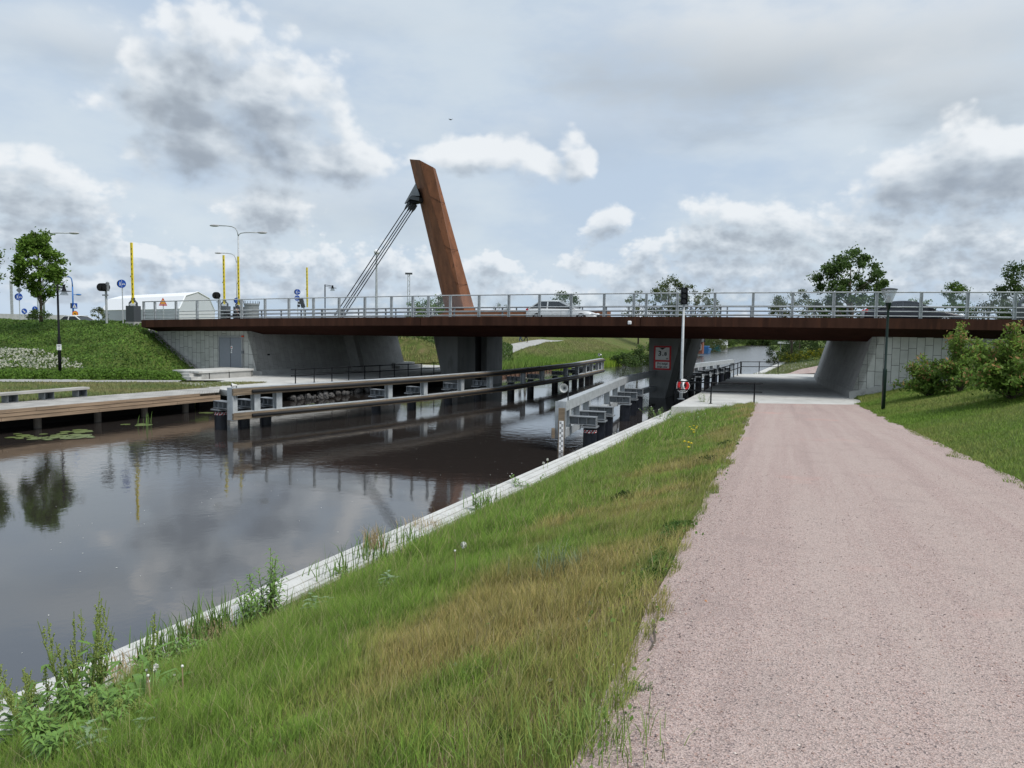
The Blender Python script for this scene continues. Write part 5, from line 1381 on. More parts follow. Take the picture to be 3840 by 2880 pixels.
# a bird high up
bp = V(1690, 449, 90); bd2 = thing('bird', 'tiny dark bird high in the sky above the pylon', 'bird', bp)
MB().ball(bp, (.16, .05, .05), 8, 6).build('body', dk, bd2); 
for s_ in (-1, 1): MB().prism([bp, bp + Vector((.05, s_ * .05, .06)), bp + Vector((.3 * s_, .1, .14)), bp + Vector((.2 * s_, .12, .08))], (0, .01, 0)).build('wing', dk, bd2)

# ------------------------------------------------------------------ far bank: boats, houses
def hull(label, p, L, Wd, Hh, rz, m, cabin=None, cm=None):
    g_ = thing('boat', label, 'boat', p, None, rz); z0 = Vector((0, 0, 0))
    st_ = [(-.5, .8), (-.3, .95), (.1, 1), (.35, .72), (.5, .08)]
    mb = MB()
    for x, w_ in st_: mb.v += [Vector((x * L, -Wd / 2 * w_ * .75, -.1)), Vector((x * L, -Wd / 2 * w_, Hh * (1 + .25 * max(0, x)))), Vector((x * L, Wd / 2 * w_, Hh * (1 + .25 * max(0, x)))), Vector((x * L, Wd / 2 * w_ * .75, -.1))]
    for i in range(4):
        for j_ in range(4): mb.f.append([i * 4 + j_, i * 4 + (j_ + 1) % 4, (i + 1) * 4 + (j_ + 1) % 4, (i + 1) * 4 + j_]); mb.mi.append(0)
    mb.f += [[3, 2, 1, 0], [16, 17, 18, 19]]; mb.mi += [0, 0]
    mb.build('hull', m, g_, org=z0)
    if cabin:
        x, l, h = cabin; MB().box((x * L, 0, Hh + h / 2), (l * L, Wd * .7, h)).build('cabin', cm or white, g_, bev=.08, org=z0)
        mb = MB()
        for k in range(3): mb.box((x * L + (k - 1) * l * L * .3, 0, Hh + h * .62), (l * L * .2, Wd * .72, h * .35))
        mb.build('cabin_window', cgl, g_, org=z0)
    return g_
bluep = flat('boat_blue', (.03, .12, .28), .5); tealp = flat('boat_teal', (.03, .16, .17), .6); brick = mat('brick_red', (.20, .075, .05), .85)
hull('blue wooden boat moored at the left end of the far waterway', G(2646, 1324, 0), 7, 2.6, 1.0, R(70), bluep, (-.15, .45, .7), bluep)
hull('teal covered boat moored behind the blue one', G(2686, 1315, 0), 7, 2.6, .8, R(70), tealp, (-.05, .55, .8), tealp)
hull('small white cabin boat moored beyond the teal boat', G(2716, 1304, 0), 7, 2.6, 1.3, R(75), white, (-.1, .5, 1.1), flat('boat_cream', (.62, .52, .45)))
def house(label, px, D, w, d, h, rz, wm, rm, z=.8, roofh=1.2):
    c = base_at(px, D, z); g_ = thing('house', label, 'house', c, None, rz); z0 = Vector((0, 0, 0))
    wl_ = MB().box((0, 0, h / 2), (w, d, h)).build('wall', wm, g_, org=z0)
    MB().prism([(-w / 2 - .2, -d / 2 - .3, h), (w / 2 + .2, -d / 2 - .3, h), (w / 2 + .2, 0, h + roofh), (-w / 2 - .2, 0, h + roofh)], (0, 0, .15)).prism([(-w / 2 - .2, d / 2 + .3, h), (w / 2 + .2, d / 2 + .3, h), (w / 2 + .2, 0, h + roofh), (-w / 2 - .2, 0, h + roofh)][::-1], (0, 0, .15)).build('roof', rm, g_, org=z0)
    for k in range(max(2, int(w / 2.6))):
        n_ = max(2, int(w / 2.6)); x = -w / 2 + w * (k + .5) / n_
        f_ = MB().box((x, -d / 2 - .02, h * .58), (1.1, .1, 1.2)).build('window', white, g_, org=z0)
        MB().box((x, -d / 2 - .075, h * .58), (.95, .02, 1.05)).build('pane', cgl, f_, org=z0)
    return g_
house('red brick boathouse at the left edge of the far waterway', 2604, 150, 3.2, 3, 2.3, R(-20), brick, greyd, .5)
house('white house behind the moored blue boat', 2698, 225, 4, 5, 3.6, R(-20), white, greyd, 1.2)
house('dark timber house at the far end of the waterway', 2800, 330, 9, 8, 4, R(10), flat('dark_timber', (.07, .06, .055)), greyd, 1.2)
house('pale grey house at the end of the waterway', 2872, 335, 13, 8, 4.5, R(5), flat('pale_render', (.32, .30, .30)), greyd, 1.2)
jt = G(2935, 1321, .35)
jet = thing('jetty', 'small timber jetty jutting from the bushes on the far right bank', 'jetty', jt)
MB().box(jt + Vector((0, 0, .2)), (7.5, 2.2, .18), rz=R(8)).build('deck', woodg, jet)
mb = MB()
for dx in (-3.4, 0, 3.4): mb.tube([jt + Vector((dx, -.8, -1)), jt + Vector((dx, -.8, .2))], .12, 6)
mb.build('piles', wood, jet)
bx = V(2950, 1285, 150); bb_ = thing('board_sign', 'wide pale board on posts in the far right bushes', 'sign', (bx.x, 150, 1))
MB().box(bx, (3.6, .12, .42)).build('board', flat('pale_board', (.45, .47, .47)), bb_)
for dx in (-1.2, 1.2): MB().tube([(bx.x + dx, 150.1, .6), (bx.x + dx, 150.1, bx.z)], .07, 6).build('post', galvd, bb_)
hb = V(2200, 1276, 124); tag(MB().tube([(hb.x - 14, 120, 4.35), (hb.x + 8, 128, 4.35)], .04, 6).tube([(hb.x - 14, 120, 3.9), (hb.x + 8, 128, 3.9)], .04, 6).tube([(hb.x - 14, 120, 3.4), (hb.x - 14, 120, 4.4)], .04, 6).tube([(hb.x - 5, 123.3, 3.4), (hb.x - 5, 123.3, 4.4)], .04, 6).tube([(hb.x + 3, 126.2, 3.4), (hb.x + 3, 126.2, 4.4)], .04, 6).build('far_railing', black), 'thin dark railing along the top of the far meadow bank', 'railing')
# ------------------------------------------------------------------ vegetation
def leafcols(n, c0, c1, hi=None, ph=.12):
    f = nr.uniform(0, 1, n)[:, None]; c = np.array(c0) * (1 - f) + np.array(c1) * f
    c *= nr.uniform(.8, 1.2, n)[:, None]
    if hi is not None:
        k = nr.uniform(0, 1, n) < ph; c[k] = np.array(hi) * nr.uniform(.8, 1.2, k.sum())[:, None]
    return c
def tree(name, label, base, H, rx, rz_, n, leaf, c0, c1, seed, trunk=.12, crown_lo=.3, clumps=40, group=None, shape='oval', stems=1, bark_=None, hi=None, gap=.85, cat='tree'):
    r_ = random.Random(seed); g_ = thing(name, label, cat, base, group)
    B = Vector(base); zc = H * (crown_lo + 1) / 2; hz = H * (1 - crown_lo) / 2
    mb = MB(); ends = []
    for s_ in range(stems):
        a0 = 2 * math.pi * s_ / max(stems, 1) + r_.uniform(0, 1); sp = .0 if stems == 1 else rx * .35
        tip = B + Vector((math.cos(a0) * sp, math.sin(a0) * sp, H * .86))
        pts = [B + Vector((0, 0, -.15))] + [B.lerp(tip, f) + Vector((r_.uniform(-1, 1), r_.uniform(-1, 1), 0)) * trunk * 1.2 * f for f in (.25, .5, .75, 1)]
        mb.tube(pts, [trunk * 1.15, trunk, trunk * .8, trunk * .5, trunk * .15], 8)
    cl = []
    for k in range(clumps):
        while True:
            d = Vector((r_.uniform(-1, 1), r_.uniform(-1, 1), r_.uniform(-1, 1)))
            if .25 < d.length < 1: break
        d = d.normalized() * d.length ** .55
        w = 1.0
        if shape == 'oval': w = 1 - .25 * d.z
        elif shape == 'cone': w = max(.12, .62 - .55 * d.z)
        elif shape == 'spread': w = 1 + .15 * d.z
        c = B + Vector((d.x * rx * w, d.y * rx * w, zc + d.z * hz)); cl.append(c)
        if k % 2 == 0 or stems > 1:
            f = max(.15, min(.85, (c.z - B.z) / H - .18)); s0 = B + Vector((0, 0, H * f)); mid = s0.lerp(c, .55) + Vector((0, 0, -.05 * rx))
            mb.tube([s0, mid, c], [trunk * .42 * (1.1 - f), trunk * .25 * (1.1 - f), trunk * .08], 5, False)
    mb.build('trunk', bark_ or bark, g_, smooth=True)
    C = np.array([list(c - B) for c in cl]); m = n // clumps
    cr = nr.uniform(.6, 1.25, clumps) * gap * (rx * rx * hz / clumps) ** (1 / 3) * .95
    P = np.repeat(C, m, 0) + nr.normal(size=(clumps * m, 3)) * np.repeat(cr, m)[:, None] * np.array([.62, .62, .48])
    tint = np.repeat(nr.uniform(.72, 1.2, clumps), m)[:, None]
    P[:, 2] = np.maximum(P[:, 2], .04 * H)
    v, sz, idx, c = leafquads(P, leaf * nr.uniform(.6, 1.3, len(P)), leafcols(len(P), c0, c1, hi) * tint)
    me = npmesh('crown', v, sz, idx, c); link_mesh('crown', me, leafm, g_)
    return g_
MID0, MID1 = (.055, .110, .014), (.135, .220, .036)
DK0, DK1 = (.040, .076, .020), (.100, .155, .042)
OL0, OL1 = (.070, .095, .034), (.155, .180, .072)
def tb_(px, D, z=None): return base_at(px, D, z)
tree('maple_tree', 'young maple with a dense rounded green crown on the ivy bank', tb_(157, 57, 4.9), 6.75, 1.62, 2.6, 11000, .24, (.075, .15, .018), (.17, .28, .045), 3, .10, .26, 90, shape='oval', gap=.86)
tree('maple_tree', 'maple cut off by the edge of the picture beyond the lamp post', tb_(-112, 53, 4.9), 6.3, 1.95, 2.4, 10000, .24, MID0, MID1, 5, .10, .20, 64, gap=.78)
tree('park_tree', 'broad dark green tree rising behind the bridge above the park lamp', tb_(3180, 95, 1.5), V(3180, 945, 95).z - 1.5, 4.6, 5, 14000, .38, (.045, .085, .020), (.115, .185, .05), 8, .3, .22, 85, shape='spread', gap=.62)
tree('park_tree', 'loose olive green tree group member beside the boat signal', tb_(2500, 140, 2.5), V(2450, 1030, 140).z - 2.5, 3.6, 5, 4500, .38, DK0, OL1, 9, .22, .25, 60, gap=.7)
tree('park_tree', 'lower airy tree just beyond the boat signal head', tb_(2600, 138, 2.5), V(2600, 1062, 138).z - 2.5, 4.2, 4, 3200, .36, OL0, OL1, 10, .18, .3, 60, gap=.6)
tree('park_tree', 'low airy tree trailing off past the boat signal', tb_(2390, 145, 2.5), V(2390, 1088, 145).z - 2.5, 3.2, 4, 1500, .36, OL0, OL1, 12, .15, .3, 40, gap=.6)
tree('park_tree', 'round topped tree behind the silver hatchback', tb_(2112, 150, 2.5), V(2112, 1093, 150).z - 2.5, 3.2, 4, 3600, .36, MID0, (.07, .115, .025), 13, .2, .45, 46, gap=.8)
tree('park_tree', 'pale bushy tree in front of the broad dark one behind the bridge', tb_(2965, 110, 1.5), V(2965, 1080, 110).z - 1.5, 3.6, 4, 4200, .30, OL0, OL1, 14, .16, .3, 60, gap=.62)
tree('park_tree', 'slim upright tree above the bridge beyond the navy saloon', tb_(3562, 100, 4.5), V(3562, 1062, 100).z - 4.5, 2.1, 4, 3800, .28, MID0, MID1, 15, .12, .05, 46, gap=.7)
tree('park_tree', 'small tree just above the navy saloon roof', tb_(3435, 110, 4.5), V(3435, 1105, 110).z - 4.5, 1.9, 3, 1800, .28, MID0, MID1, 16, .1, .05, 30, gap=.7)
tree('park_tree', 'tall dark dense tree at the far end of the bridge beside the barrier', tb_(3830, 75, 4.8), V(3830, 955, 75).z - 4.8, 2.6, 5, 8000, .26, DK0, DK1, 17, .2, .04, 70, gap=.75)
tree('park_tree', 'low grey green tree at the foot of the tall dark one', tb_(3730, 85, 4.8), V(3730, 1108, 85).z - 4.8, 2.6, 3, 3200, .22, OL0, (.08, .10, .045), 18, .08, 0, 46, gap=.7)
tree('park_tree', 'feathery tree between the broad tree and the saloon', tb_(3275, 105, 3), V(3275, 1092, 105).z - 3, 1.8, 3, 1800, .26, OL0, OL1, 19, .08, .1, 36, gap=.6)
tree('park_tree', 'dark conifer top peeping out beside the pylon foot', tb_(1648, 160, 3.2), V(1648, 1082, 160).z - 3.2, 2.4, 4, 2600, .34, DK0, DK1, 20, .2, .1, 36, shape='cone', gap=.8)
for k, (px, py, rx) in enumerate(((1562, 1124, 3.0), (1615, 1118, 3.2))):
    tree('round_bush', ('bright green bush behind the railing by the stay cables', 'bright green bush behind the railing at the pylon foot')[k], tb_(px, 150, 3.2), V(px, py, 150).z - 3.2, rx, 3, 2600, .36, MID0, MID1, 22 + k, .1, 0, 34, gap=.85, cat='bush')
tree('round_bush', 'small dull bush between the pylon and the silver hatchback', tb_(1880, 160, 3.2), V(1880, 1128, 160).z - 3.2, 2.0, 3, 900, .34, OL0, OL1, 25, .1, 0, 24, gap=.8, cat='bush')
tree('round_bush', 'small olive tree beside the white tent hall', tb_(371, 115, 4.7), V(371, 1152, 115).z - 4.7, 1.15, 2, 1500, .2, OL0, OL1, 26, .06, .0, 26, gap=.8, cat='bush')
tree('round_bush', 'dark clipped bush at the foot of the maple on the ivy bank', tb_(150, 56, 4.85), .75, .75, .4, 900, .14, DK0, DK1, 27, .03, 0, 20, gap=1, cat='bush')
# far banks seen under the bridge
far_specs = [(2345, 100, 2.2, 3.0, DK0, DK1, 'dense dark shrub at the end of the meadow bank'), (2395, 104, 2.3, 3.2, DK0, (.06, .09, .025), 'dark rounded shrub next to the concrete pier under the bridge'),
 (2425, 112, 2.6, 4, DK0, MID1, 'taller green shrub half hidden by the concrete pier'),
 (2742, 262, 5.0, 7, OL0, MID1, 'big round willow on the far left bank of the waterway'), (2712, 235, 3.5, 5, DK0, MID1, 'darker tree next to the willow on the far left bank'), (2660, 190, 4, 6.5, OL0, OL1, 'silvery tree behind the moored blue boat'),
 (2790, 300, 6, 8, DK0, DK1, 'dark trees at the far end beside the timber house'), (2845, 345, 7, 7, DK0, DK1, 'dark tree closing the end of the waterway'), (2700, 342, 8, 8, DK0, DK1, 'dark wooded clump at the end of the waterway behind the white house'), (2755, 338, 7, 8, DK0, OL0, 'dark clump at the end of the waterway behind the willow'), (2900, 345, 7, 7, DK0, OL0, 'dark clump at the end of the waterway beside the pale house'), (2950, 345, 8, 7, DK0, DK1, 'dark clump at the end of the waterway behind the pale board sign'),
 (2935, 165, 3.6, 5.0, DK0, (.055, .085, .022), 'dense dark bush over the water beyond the jetty'), (2952, 120, 3.0, 3.4, OL0, (.07, .09, .03), 'rounded dull green bush standing on the daisy bank'), (2995, 125, 3.4, 4.6, DK0, (.055, .085, .022), 'dark bush at the top of the daisy bank'), (3060, 130, 4, 5, DK0, (.055, .09, .022), 'tall dark bush right beside the inclined abutment'), (3120, 135, 4, 5.2, DK0, (.055, .09, .022), 'dark bush mostly hidden by the inclined abutment')]
for k, (px, D, rx, h_, a, b, lab) in enumerate(far_specs):
    tree('bank_bush', lab, base_at(px, D, None), h_, rx, 2, 2600, .16 + D * .0012, a, b, 40 + k, .08, 0, 40, gap=.8, cat='bush')
fb0 = None
for k, s_ in enumerate((150, 168, 186, 202, 218, 234, 248, 262, 276, 290, 303, 316)):
    c = Cp(s_, LEFT_T + float(shift(np.array(s_))) - rnd.uniform(.6, 2.5), 0); c.z = terz(c.x, c.y)
    tree('bank_bush', 'leafy green bush in the belt overhanging the far canal bank', c, rnd.uniform(3.0, 5.5), rnd.uniform(3.2, 4.4), 2, 2400, .40, DK0 if k % 2 else OL0, (.075, .11, .032), 200 + k, .08, 0, 40, group='bushes overhanging the far canal bank', gap=.85, cat='bush')
for k in range(9):
    c = Cp(316 + 1.5 * (k % 3), -41 + 2.7 * k, .15)
    tree('bank_bush', 'dark bush in the row closing the far end of the water', c, rnd.uniform(3.2, 4.6), rnd.uniform(2.6, 3.4), 2, 1800, .5, DK0, DK1, 230 + k, .08, 0, 34, group='bushes closing the far end of the water', gap=.9, cat='bush')
for k, (px, py, D) in enumerate(((2955, 1325, 100), (2995, 1318, 103), (3040, 1312, 106), (3078, 1302, 108))):
    p = base_at(px, D); p.z += .0
    tree('yellow_flower_bush', ('lowest yellow flowering spurge clump on the daisy bank', 'second yellow flowering clump up the daisy bank', 'third yellow flowering clump up the daisy bank', 'yellow flowering clump nearest the inclined abutment')[k], p, 1.5, 1.3, .8, 1500, .16, (.07, .11, .02), (.14, .17, .02), 60 + k, .03, 0, 26, hi=(.55, .45, .02), gap=.9, cat='bush')
tree('yellow_flower_bush', 'small yellow flowering patch at the end of the meadow bank', base_at(2372, 108), 2.6, 1.2, .8, 900, .18, (.07, .11, .02), (.12, .16, .02), 66, .03, .4, 20, hi=(.45, .38, .02), gap=.8, cat='bush')
# leafy bushes on the near right bank: arching stems with long leaves, reddish tips
def leafy_bush(label, px, D, py_top, rx, n, seed, lean=0):
    b = base_at(px, D); H = V(px, py_top, D).z - b.z
    r_ = random.Random(seed); g_ = thing('leafy_bush', label, 'bush', b); mb = MB(); P = []; Dv = []; tipf = []
    ns_ = 46
    for s_ in range(ns_):
        a = r_.uniform(0, 2 * math.pi); rr = rx * r_.uniform(.15, 1) ** .7; h = H * (1 - .75 * (rr / rx) ** 1.6) * r_.uniform(.8, 1.02)
        if s_ in (0, 1): h, rr = H * (1 - .05 * s_), rx * .12
        tip = b + Vector((math.cos(a) * rr + lean * rx * .3, math.sin(a) * rr, h)); mid = b.lerp(tip, .5) + Vector((0, 0, H * .12))
        pts = [b, b.lerp(mid, .6), mid, mid.lerp(tip, .5) + Vector((0, 0, .03 * H)), tip]
        mb.tube(pts, [.02, .016, .011, .008, .003], 5, False)
        for k in range(n // ns_):
            f = r_.uniform(.18, 1) ** .8; i = min(3, int(f * 4)); q_ = pts[i].lerp(pts[i + 1], f * 4 - i)
            sp = .20 * (1.25 - f * .8); P.append(list(q_ - b + Vector((r_.gauss(0, sp), r_.gauss(0, sp), r_.gauss(-.02, sp * .8))))); tipf.append(f)
    mb.build('stems', bark, g_)
    P = np.array(P); f = np.array(tipf)[:, None]; hgt = np.clip(P[:, 2:3] / H, 0, 1)
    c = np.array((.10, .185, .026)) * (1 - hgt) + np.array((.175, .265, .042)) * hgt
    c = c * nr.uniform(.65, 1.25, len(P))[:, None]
    rd = (nr.uniform(0, 1, len(P)) < .22 * (f[:, 0] ** 3) * (hgt[:, 0] ** .6)); c[rd] = np.array((.30, .17, .07)) * nr.uniform(.8, 1.3, rd.sum())[:, None]
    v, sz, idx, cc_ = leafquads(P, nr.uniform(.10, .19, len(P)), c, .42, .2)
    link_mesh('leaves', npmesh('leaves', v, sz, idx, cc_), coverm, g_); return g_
leafy_bush('tall leafy bush with reddish shoot tips in front of the panelled wall', 3605, 31.0, 1205, 1.45, 7200, 3)
leafy_bush('low sprawling bush spreading over the panelled wall beside the tall one', 3490, 32.5, 1330, 1.25, 4200, 4, -1)
leafy_bush('large leafy bush with reddish tips at the edge of the picture', 3800, 23.0, 1212, 1.75, 11000, 5)
leafy_bush('green bush filling the corner behind the large leafy one', 3905, 25.0, 1190, 1.7, 8000, 6)

# ground cover on the ivy bank and the clipped beds
def scatter(poly_uv, n):                    # uniform in a list of (x0,x1,y0,y1) boxes filtered by a test
    pass
N_ = 170000
X = nr.uniform(-66, -17, N_); Y = nr.uniform(40, 70, N_)
yb = 46.2 + (X + 31.7) * .165; yr_ = D0 + 1.2 - .344 * X
u = X * math.cos(PHI) - (Y - D0) * math.sin(PHI); q = X * math.sin(PHI) + (Y - D0) * math.cos(PHI)
f1 = (Y - yb) / (yr_ - yb); f2 = (US1 - u) / (US1 - US0); ff = np.minimum(f1, f2)
inside = (Y > yb) & (ff > .01) & (ff < 1.12) & ~((q > 1.2) & (u > US0 - .6))
pxs = X / Y; vis = (pxs > -.88)
keep = inside & vis
X, Y, ff, f1 = X[keep], Y[keep], ff[keep], f1[keep]
Zt = terr(X, Y)
flower = (f1 > .13) & (f1 < .13 + .30 * (1 - sstep(-.66, -.56, X / Y))) & (X / Y < -.585 + .02 * wob(X, Y, 1.5))
lump = .5 + .5 * wob(X, Y, 1.7)
Zo = nr.uniform(0, .10, len(X)) + .14 * lump
P = np.stack([X, Y, Zt + Zo], 1)
c = leafcols(len(X), (.050, .110, .017), (.135, .225, .040)) * (.62 + .75 * np.clip(.5 + .5 * wob(X + Y * .3, Y * 1.6, .55), 0, 1))[:, None]
fl = flower & (nr.uniform(0, 1, len(X)) < .30 + .3 * lump)
v, sz, idx, cc_ = leafquads(P[~fl], nr.uniform(.11, .20, (~fl).sum()), c[~fl], .7, .6)
o = link_mesh('ivy_ground_cover', npmesh('ivy_ground_cover', v, sz, idx, cc_), coverm); tag(o, 'dark green ivy-like ground cover over the left embankment', 'ground cover', kind='stuff'); o['label'] = 'dark green ground cover carpeting the embankment by the abutment'
Pf = P[fl].copy(); Pf[:, 2] += .12
v, sz, idx, cc_ = leafquads(Pf, nr.uniform(.10, .17, fl.sum()), np.ones((fl.sum(), 3)) * np.array((.62, .62, .52)) * nr.uniform(.75, 1.1, fl.sum())[:, None], .9, 1.5)
o = link_mesh('white_flowers', npmesh('white_flowers', v, sz, idx, cc_), leafm); tag(o, 'drift of small white flowers in front of the ground cover', 'flowers', kind='stuff')
# clipped bed along the asphalt path
n = 36000; X = nr.uniform(-46, -21.5, n); w_ = nr.uniform(0, 1, n)
yb = 46.2 + (X + 31.7) * .165; dep = 1.7 + .6 * wob(X, X * 0, .6); Y = yb + w_ * dep
hh = (.55 + .22 * wob(X, Y, .9) + .25 * np.exp(-((X + 25) / 2.2) ** 2)) * np.sqrt(np.clip(1 - (2 * w_ - 1) ** 2, 0, 1)); hh *= sstep(-21.4, -22.6, X)
P = np.stack([X, Y, terr(X, Y) * 0 + ZL + hh * nr.uniform(.55, 1.05, n)], 1)
v, sz, idx, cc_ = leafquads(P, nr.uniform(.09, .17, n), leafcols(n, (.060, .130, .015), (.130, .230, .034)), .75, .5)
o = link_mesh('clipped_hedge_bed', npmesh('clipped_hedge_bed', v, sz, idx, cc_), coverm); tag(o, 'low bright green clipped bed between the path and the embankment', 'hedge', kind='stuff')
# green bank beyond the left abutment
n = 26000; s_ = nr.uniform(67, 84, n); t_ = -33 - nr.uniform(0, 12, n); X = s_ * SA + t_ * CA; Y = s_ * CA - t_ * SA
px_ = X / Y * F + 1920; k = (px_ > 1440) & (px_ < 1920); X, Y = X[k], Y[k]
P = np.stack([X, Y, terr(X, Y) + nr.uniform(0, .4, len(X))], 1)
v, sz, idx, cc_ = leafquads(P, nr.uniform(.16, .30, len(X)), leafcols(len(X), (.040, .075, .014), (.085, .14, .03), (.30, .30, .18), .03), .7, .4)
o = link_mesh('bank_ground_cover', npmesh('bank_ground_cover', v, sz, idx, cc_), coverm); tag(o, 'bright ground cover on the bank behind the far abutment corner', 'ground cover', kind='stuff')

# ------------------------------------------------------------------ grass
def put_blades(name, label, P, h, w, lean, col):
    v, sz, idx, c = blades(P, h, w, lean, col); o = link_mesh(name, npmesh(name, v, sz, idx, c), grassm); tag(o, label, 'grass', kind='stuff'); return o
GREEN0, GREEN1 = np.array((.110, .215, .028)), np.array((.225, .370, .055))
STRAW0, STRAW1 = np.array((.29, .255, .075)), np.array((.50, .385, .160))
def near_grass(n, y0, y1, hs, ws, dpow):
    Y = y0 + (y1 - y0) * nr.uniform(0, 1, n) ** dpow; xw = (WALL_T1 + Y * SA) / CA; L = xl(Y)
    edge = L - .04 + .10 * wob(L, Y, 1.7) + .13 * wob(L, Y, 6.0)
    f = nr.uniform(0, 1, n); X = xw + .02 + (edge - xw) * f
    vis = (X / Y > -.80) & (X / Y < .8)
    X, Y, f = X[vis], Y[vis], f[vis]
    d = f + .28 * wob(X, Y, .55) + .16 * wob(X, Y, 1.9)
    bare = (wob(X, Y, 3.1) + .7 * wob(X, Y, 7.2) > .60) & (f > .5) & (f < .97)
    thin = nr.uniform(0, 1, len(X)) < .12 + .88 * sstep(1.0, .86, f) ; bare = bare | ~thin
    keep = ~bare | (nr.uniform(0, 1, len(X)) < .35)
    X, Y, f, d = X[keep], Y[keep], f[keep], d[keep]; m = len(X)
    dry_ = np.clip(sstep(.56, 1.0, d) * .88 + nr.normal(size=m) * .16, 0, 1)
    edgeg = sstep(.90, .97, f) * .45 * np.clip(.6 + wob(X, Y, 1.3), 0, 1); dry_ = dry_ * (1 - edgeg)
    g = GREEN0 + (GREEN1 - GREEN0) * nr.uniform(0, 1, m)[:, None]; s = STRAW0 + (STRAW1 - STRAW0) * nr.uniform(0, 1, m)[:, None]
    col = g * (1 - dry_[:, None]) + s * dry_[:, None]
    st_ = nr.uniform(0, 1, m) < .05; col[st_] = np.array((.42, .36, .20)) * nr.uniform(.7, 1.1, st_.sum())[:, None]
    patch = .75 + .5 * np.clip(.5 + .5 * wob(X, Y, .9), 0, 1)
    tall = (1.2 - .65 * sstep(.15, .8, f)) * (.45 + .55 * sstep(0, .08, f))
    clump = .62 + .75 * np.clip(.5 + .6 * wob(X, Y, 4.3) + .3 * wob(X, Y, 9.), 0, 1); tint = .82 + .36 * np.clip(.5 + .6 * wob(X, Y, 3.1), 0, 1); col = col * tint[:, None]
    h = hs * nr.uniform(.45, 1.25, m) * patch * tall * clump; w = ws * nr.uniform(.6, 1.3, m)
    sd = nr.uniform(0, 1, m) < .022; h[sd] *= 1.7; w[sd] *= .55; col[sd] = np.array((.46, .40, .22)) * nr.uniform(.6, 1.1, sd.sum())[:, None]
    la = nr.uniform(0, 2 * math.pi, m); ll = h * nr.uniform(.1, .75, m)
    lean = np.stack([np.cos(la) * ll + .12 * h, np.sin(la) * ll - .05 * h], 1)
    return np.stack([X, Y, terr(X, Y) - .01], 1), h, w, lean, col
put_blades('grass', 'long meadow grass on the near bank, green by the wall and straw by the path', *near_grass(330000, 2.2, 10, .23, .0046, 1.0))
put_blades('grass', 'long meadow grass further along the near bank', *near_grass(170000, 9.5, 21, .25, .0095, .9))
put_blades('grass', 'meadow grass on the bank near the platform', *near_grass(70000, 20, 37, .28, .022, 1))
n = 9000; Y = 2.4 + 22 * nr.uniform(0, 1, n) ** 1.6; xw = (WALL_T1 + Y * SA) / CA; f = nr.uniform(0, 1, n); X = xw + .05 + (xl(Y) + .05 - xw) * f
k = (wob(X, Y, 2.3) + .5 * wob(X, Y, 6.) + .5 * sstep(.86, .97, f) > .38); X, Y, f = X[k], Y[k], f[k]; n = len(X)
P = np.stack([X, Y, terr(X, Y) + nr.uniform(.02, .12, n) * (1.3 - .7 * f)], 1)
v, sz, idx, cc_ = leafquads(P, nr.uniform(.018, .045, n), leafcols(n, (.09, .18, .03), (.17, .27, .06), (.24, .27, .16), .12), .8, .9)
o = link_mesh('low_weeds', npmesh('low_weeds', v, sz, idx, cc_), coverm); tag(o, 'low broad leaved weeds threaded through the near bank grass', 'weeds', kind='stuff')
n = 5200; Y = 2.4 + 9 * nr.uniform(0, 1, n) ** 1.5; L = xl(Y); Rr = xr(Y); g = nr.uniform(0, 1, n); X = np.where(g < .35, L + nr.normal(size=n) * .16, L + (Rr - L) * nr.uniform(0, 1, n)); k = np.abs(X / Y) < .8; X, Y = X[k], Y[k]; n = len(X)
r_ = nr.uniform(.003, .0085, n); D6 = np.array([(1, 0, 0), (-1, 0, 0), (0, 1, 0), (0, -1, 0), (0, 0, 1), (0, 0, -1)], float); J6 = D6[None] * nr.uniform(.6, 1.3, (n, 6, 1)); J6[:, :, 2] *= .6
Zs = np.where(X > L[k] + .03, zp(Y) + .027, terr(X, Y) + .005)
v = (np.stack([X, Y, Zs], 1)[:, None] + J6 * r_[:, None, None]).reshape(-1, 3)
F8 = np.array([(0, 2, 4), (2, 1, 4), (1, 3, 4), (3, 0, 4), (2, 0, 5), (1, 2, 5), (3, 1, 5), (0, 3, 5)]); idx = (np.arange(n)[:, None, None] * 6 + F8[None]).ravel()
cs_ = np.array([(.52, .42, .375), (.34, .25, .22), (.46, .30, .26), (.20, .165, .16), (.60, .53, .48)])[nr.integers(0, 5, n)] * nr.uniform(.8, 1.15, n)[:, None]
o = link_mesh('loose_gravel', npmesh('loose_gravel', v, np.full(n * 8, 3), idx, np.repeat(cs_, 6, 0)), colmat('stone_chips', .9, 0)); tag(o, 'loose stone chips lying on the gravel path and spilling into the verge', 'gravel', kind='stuff')
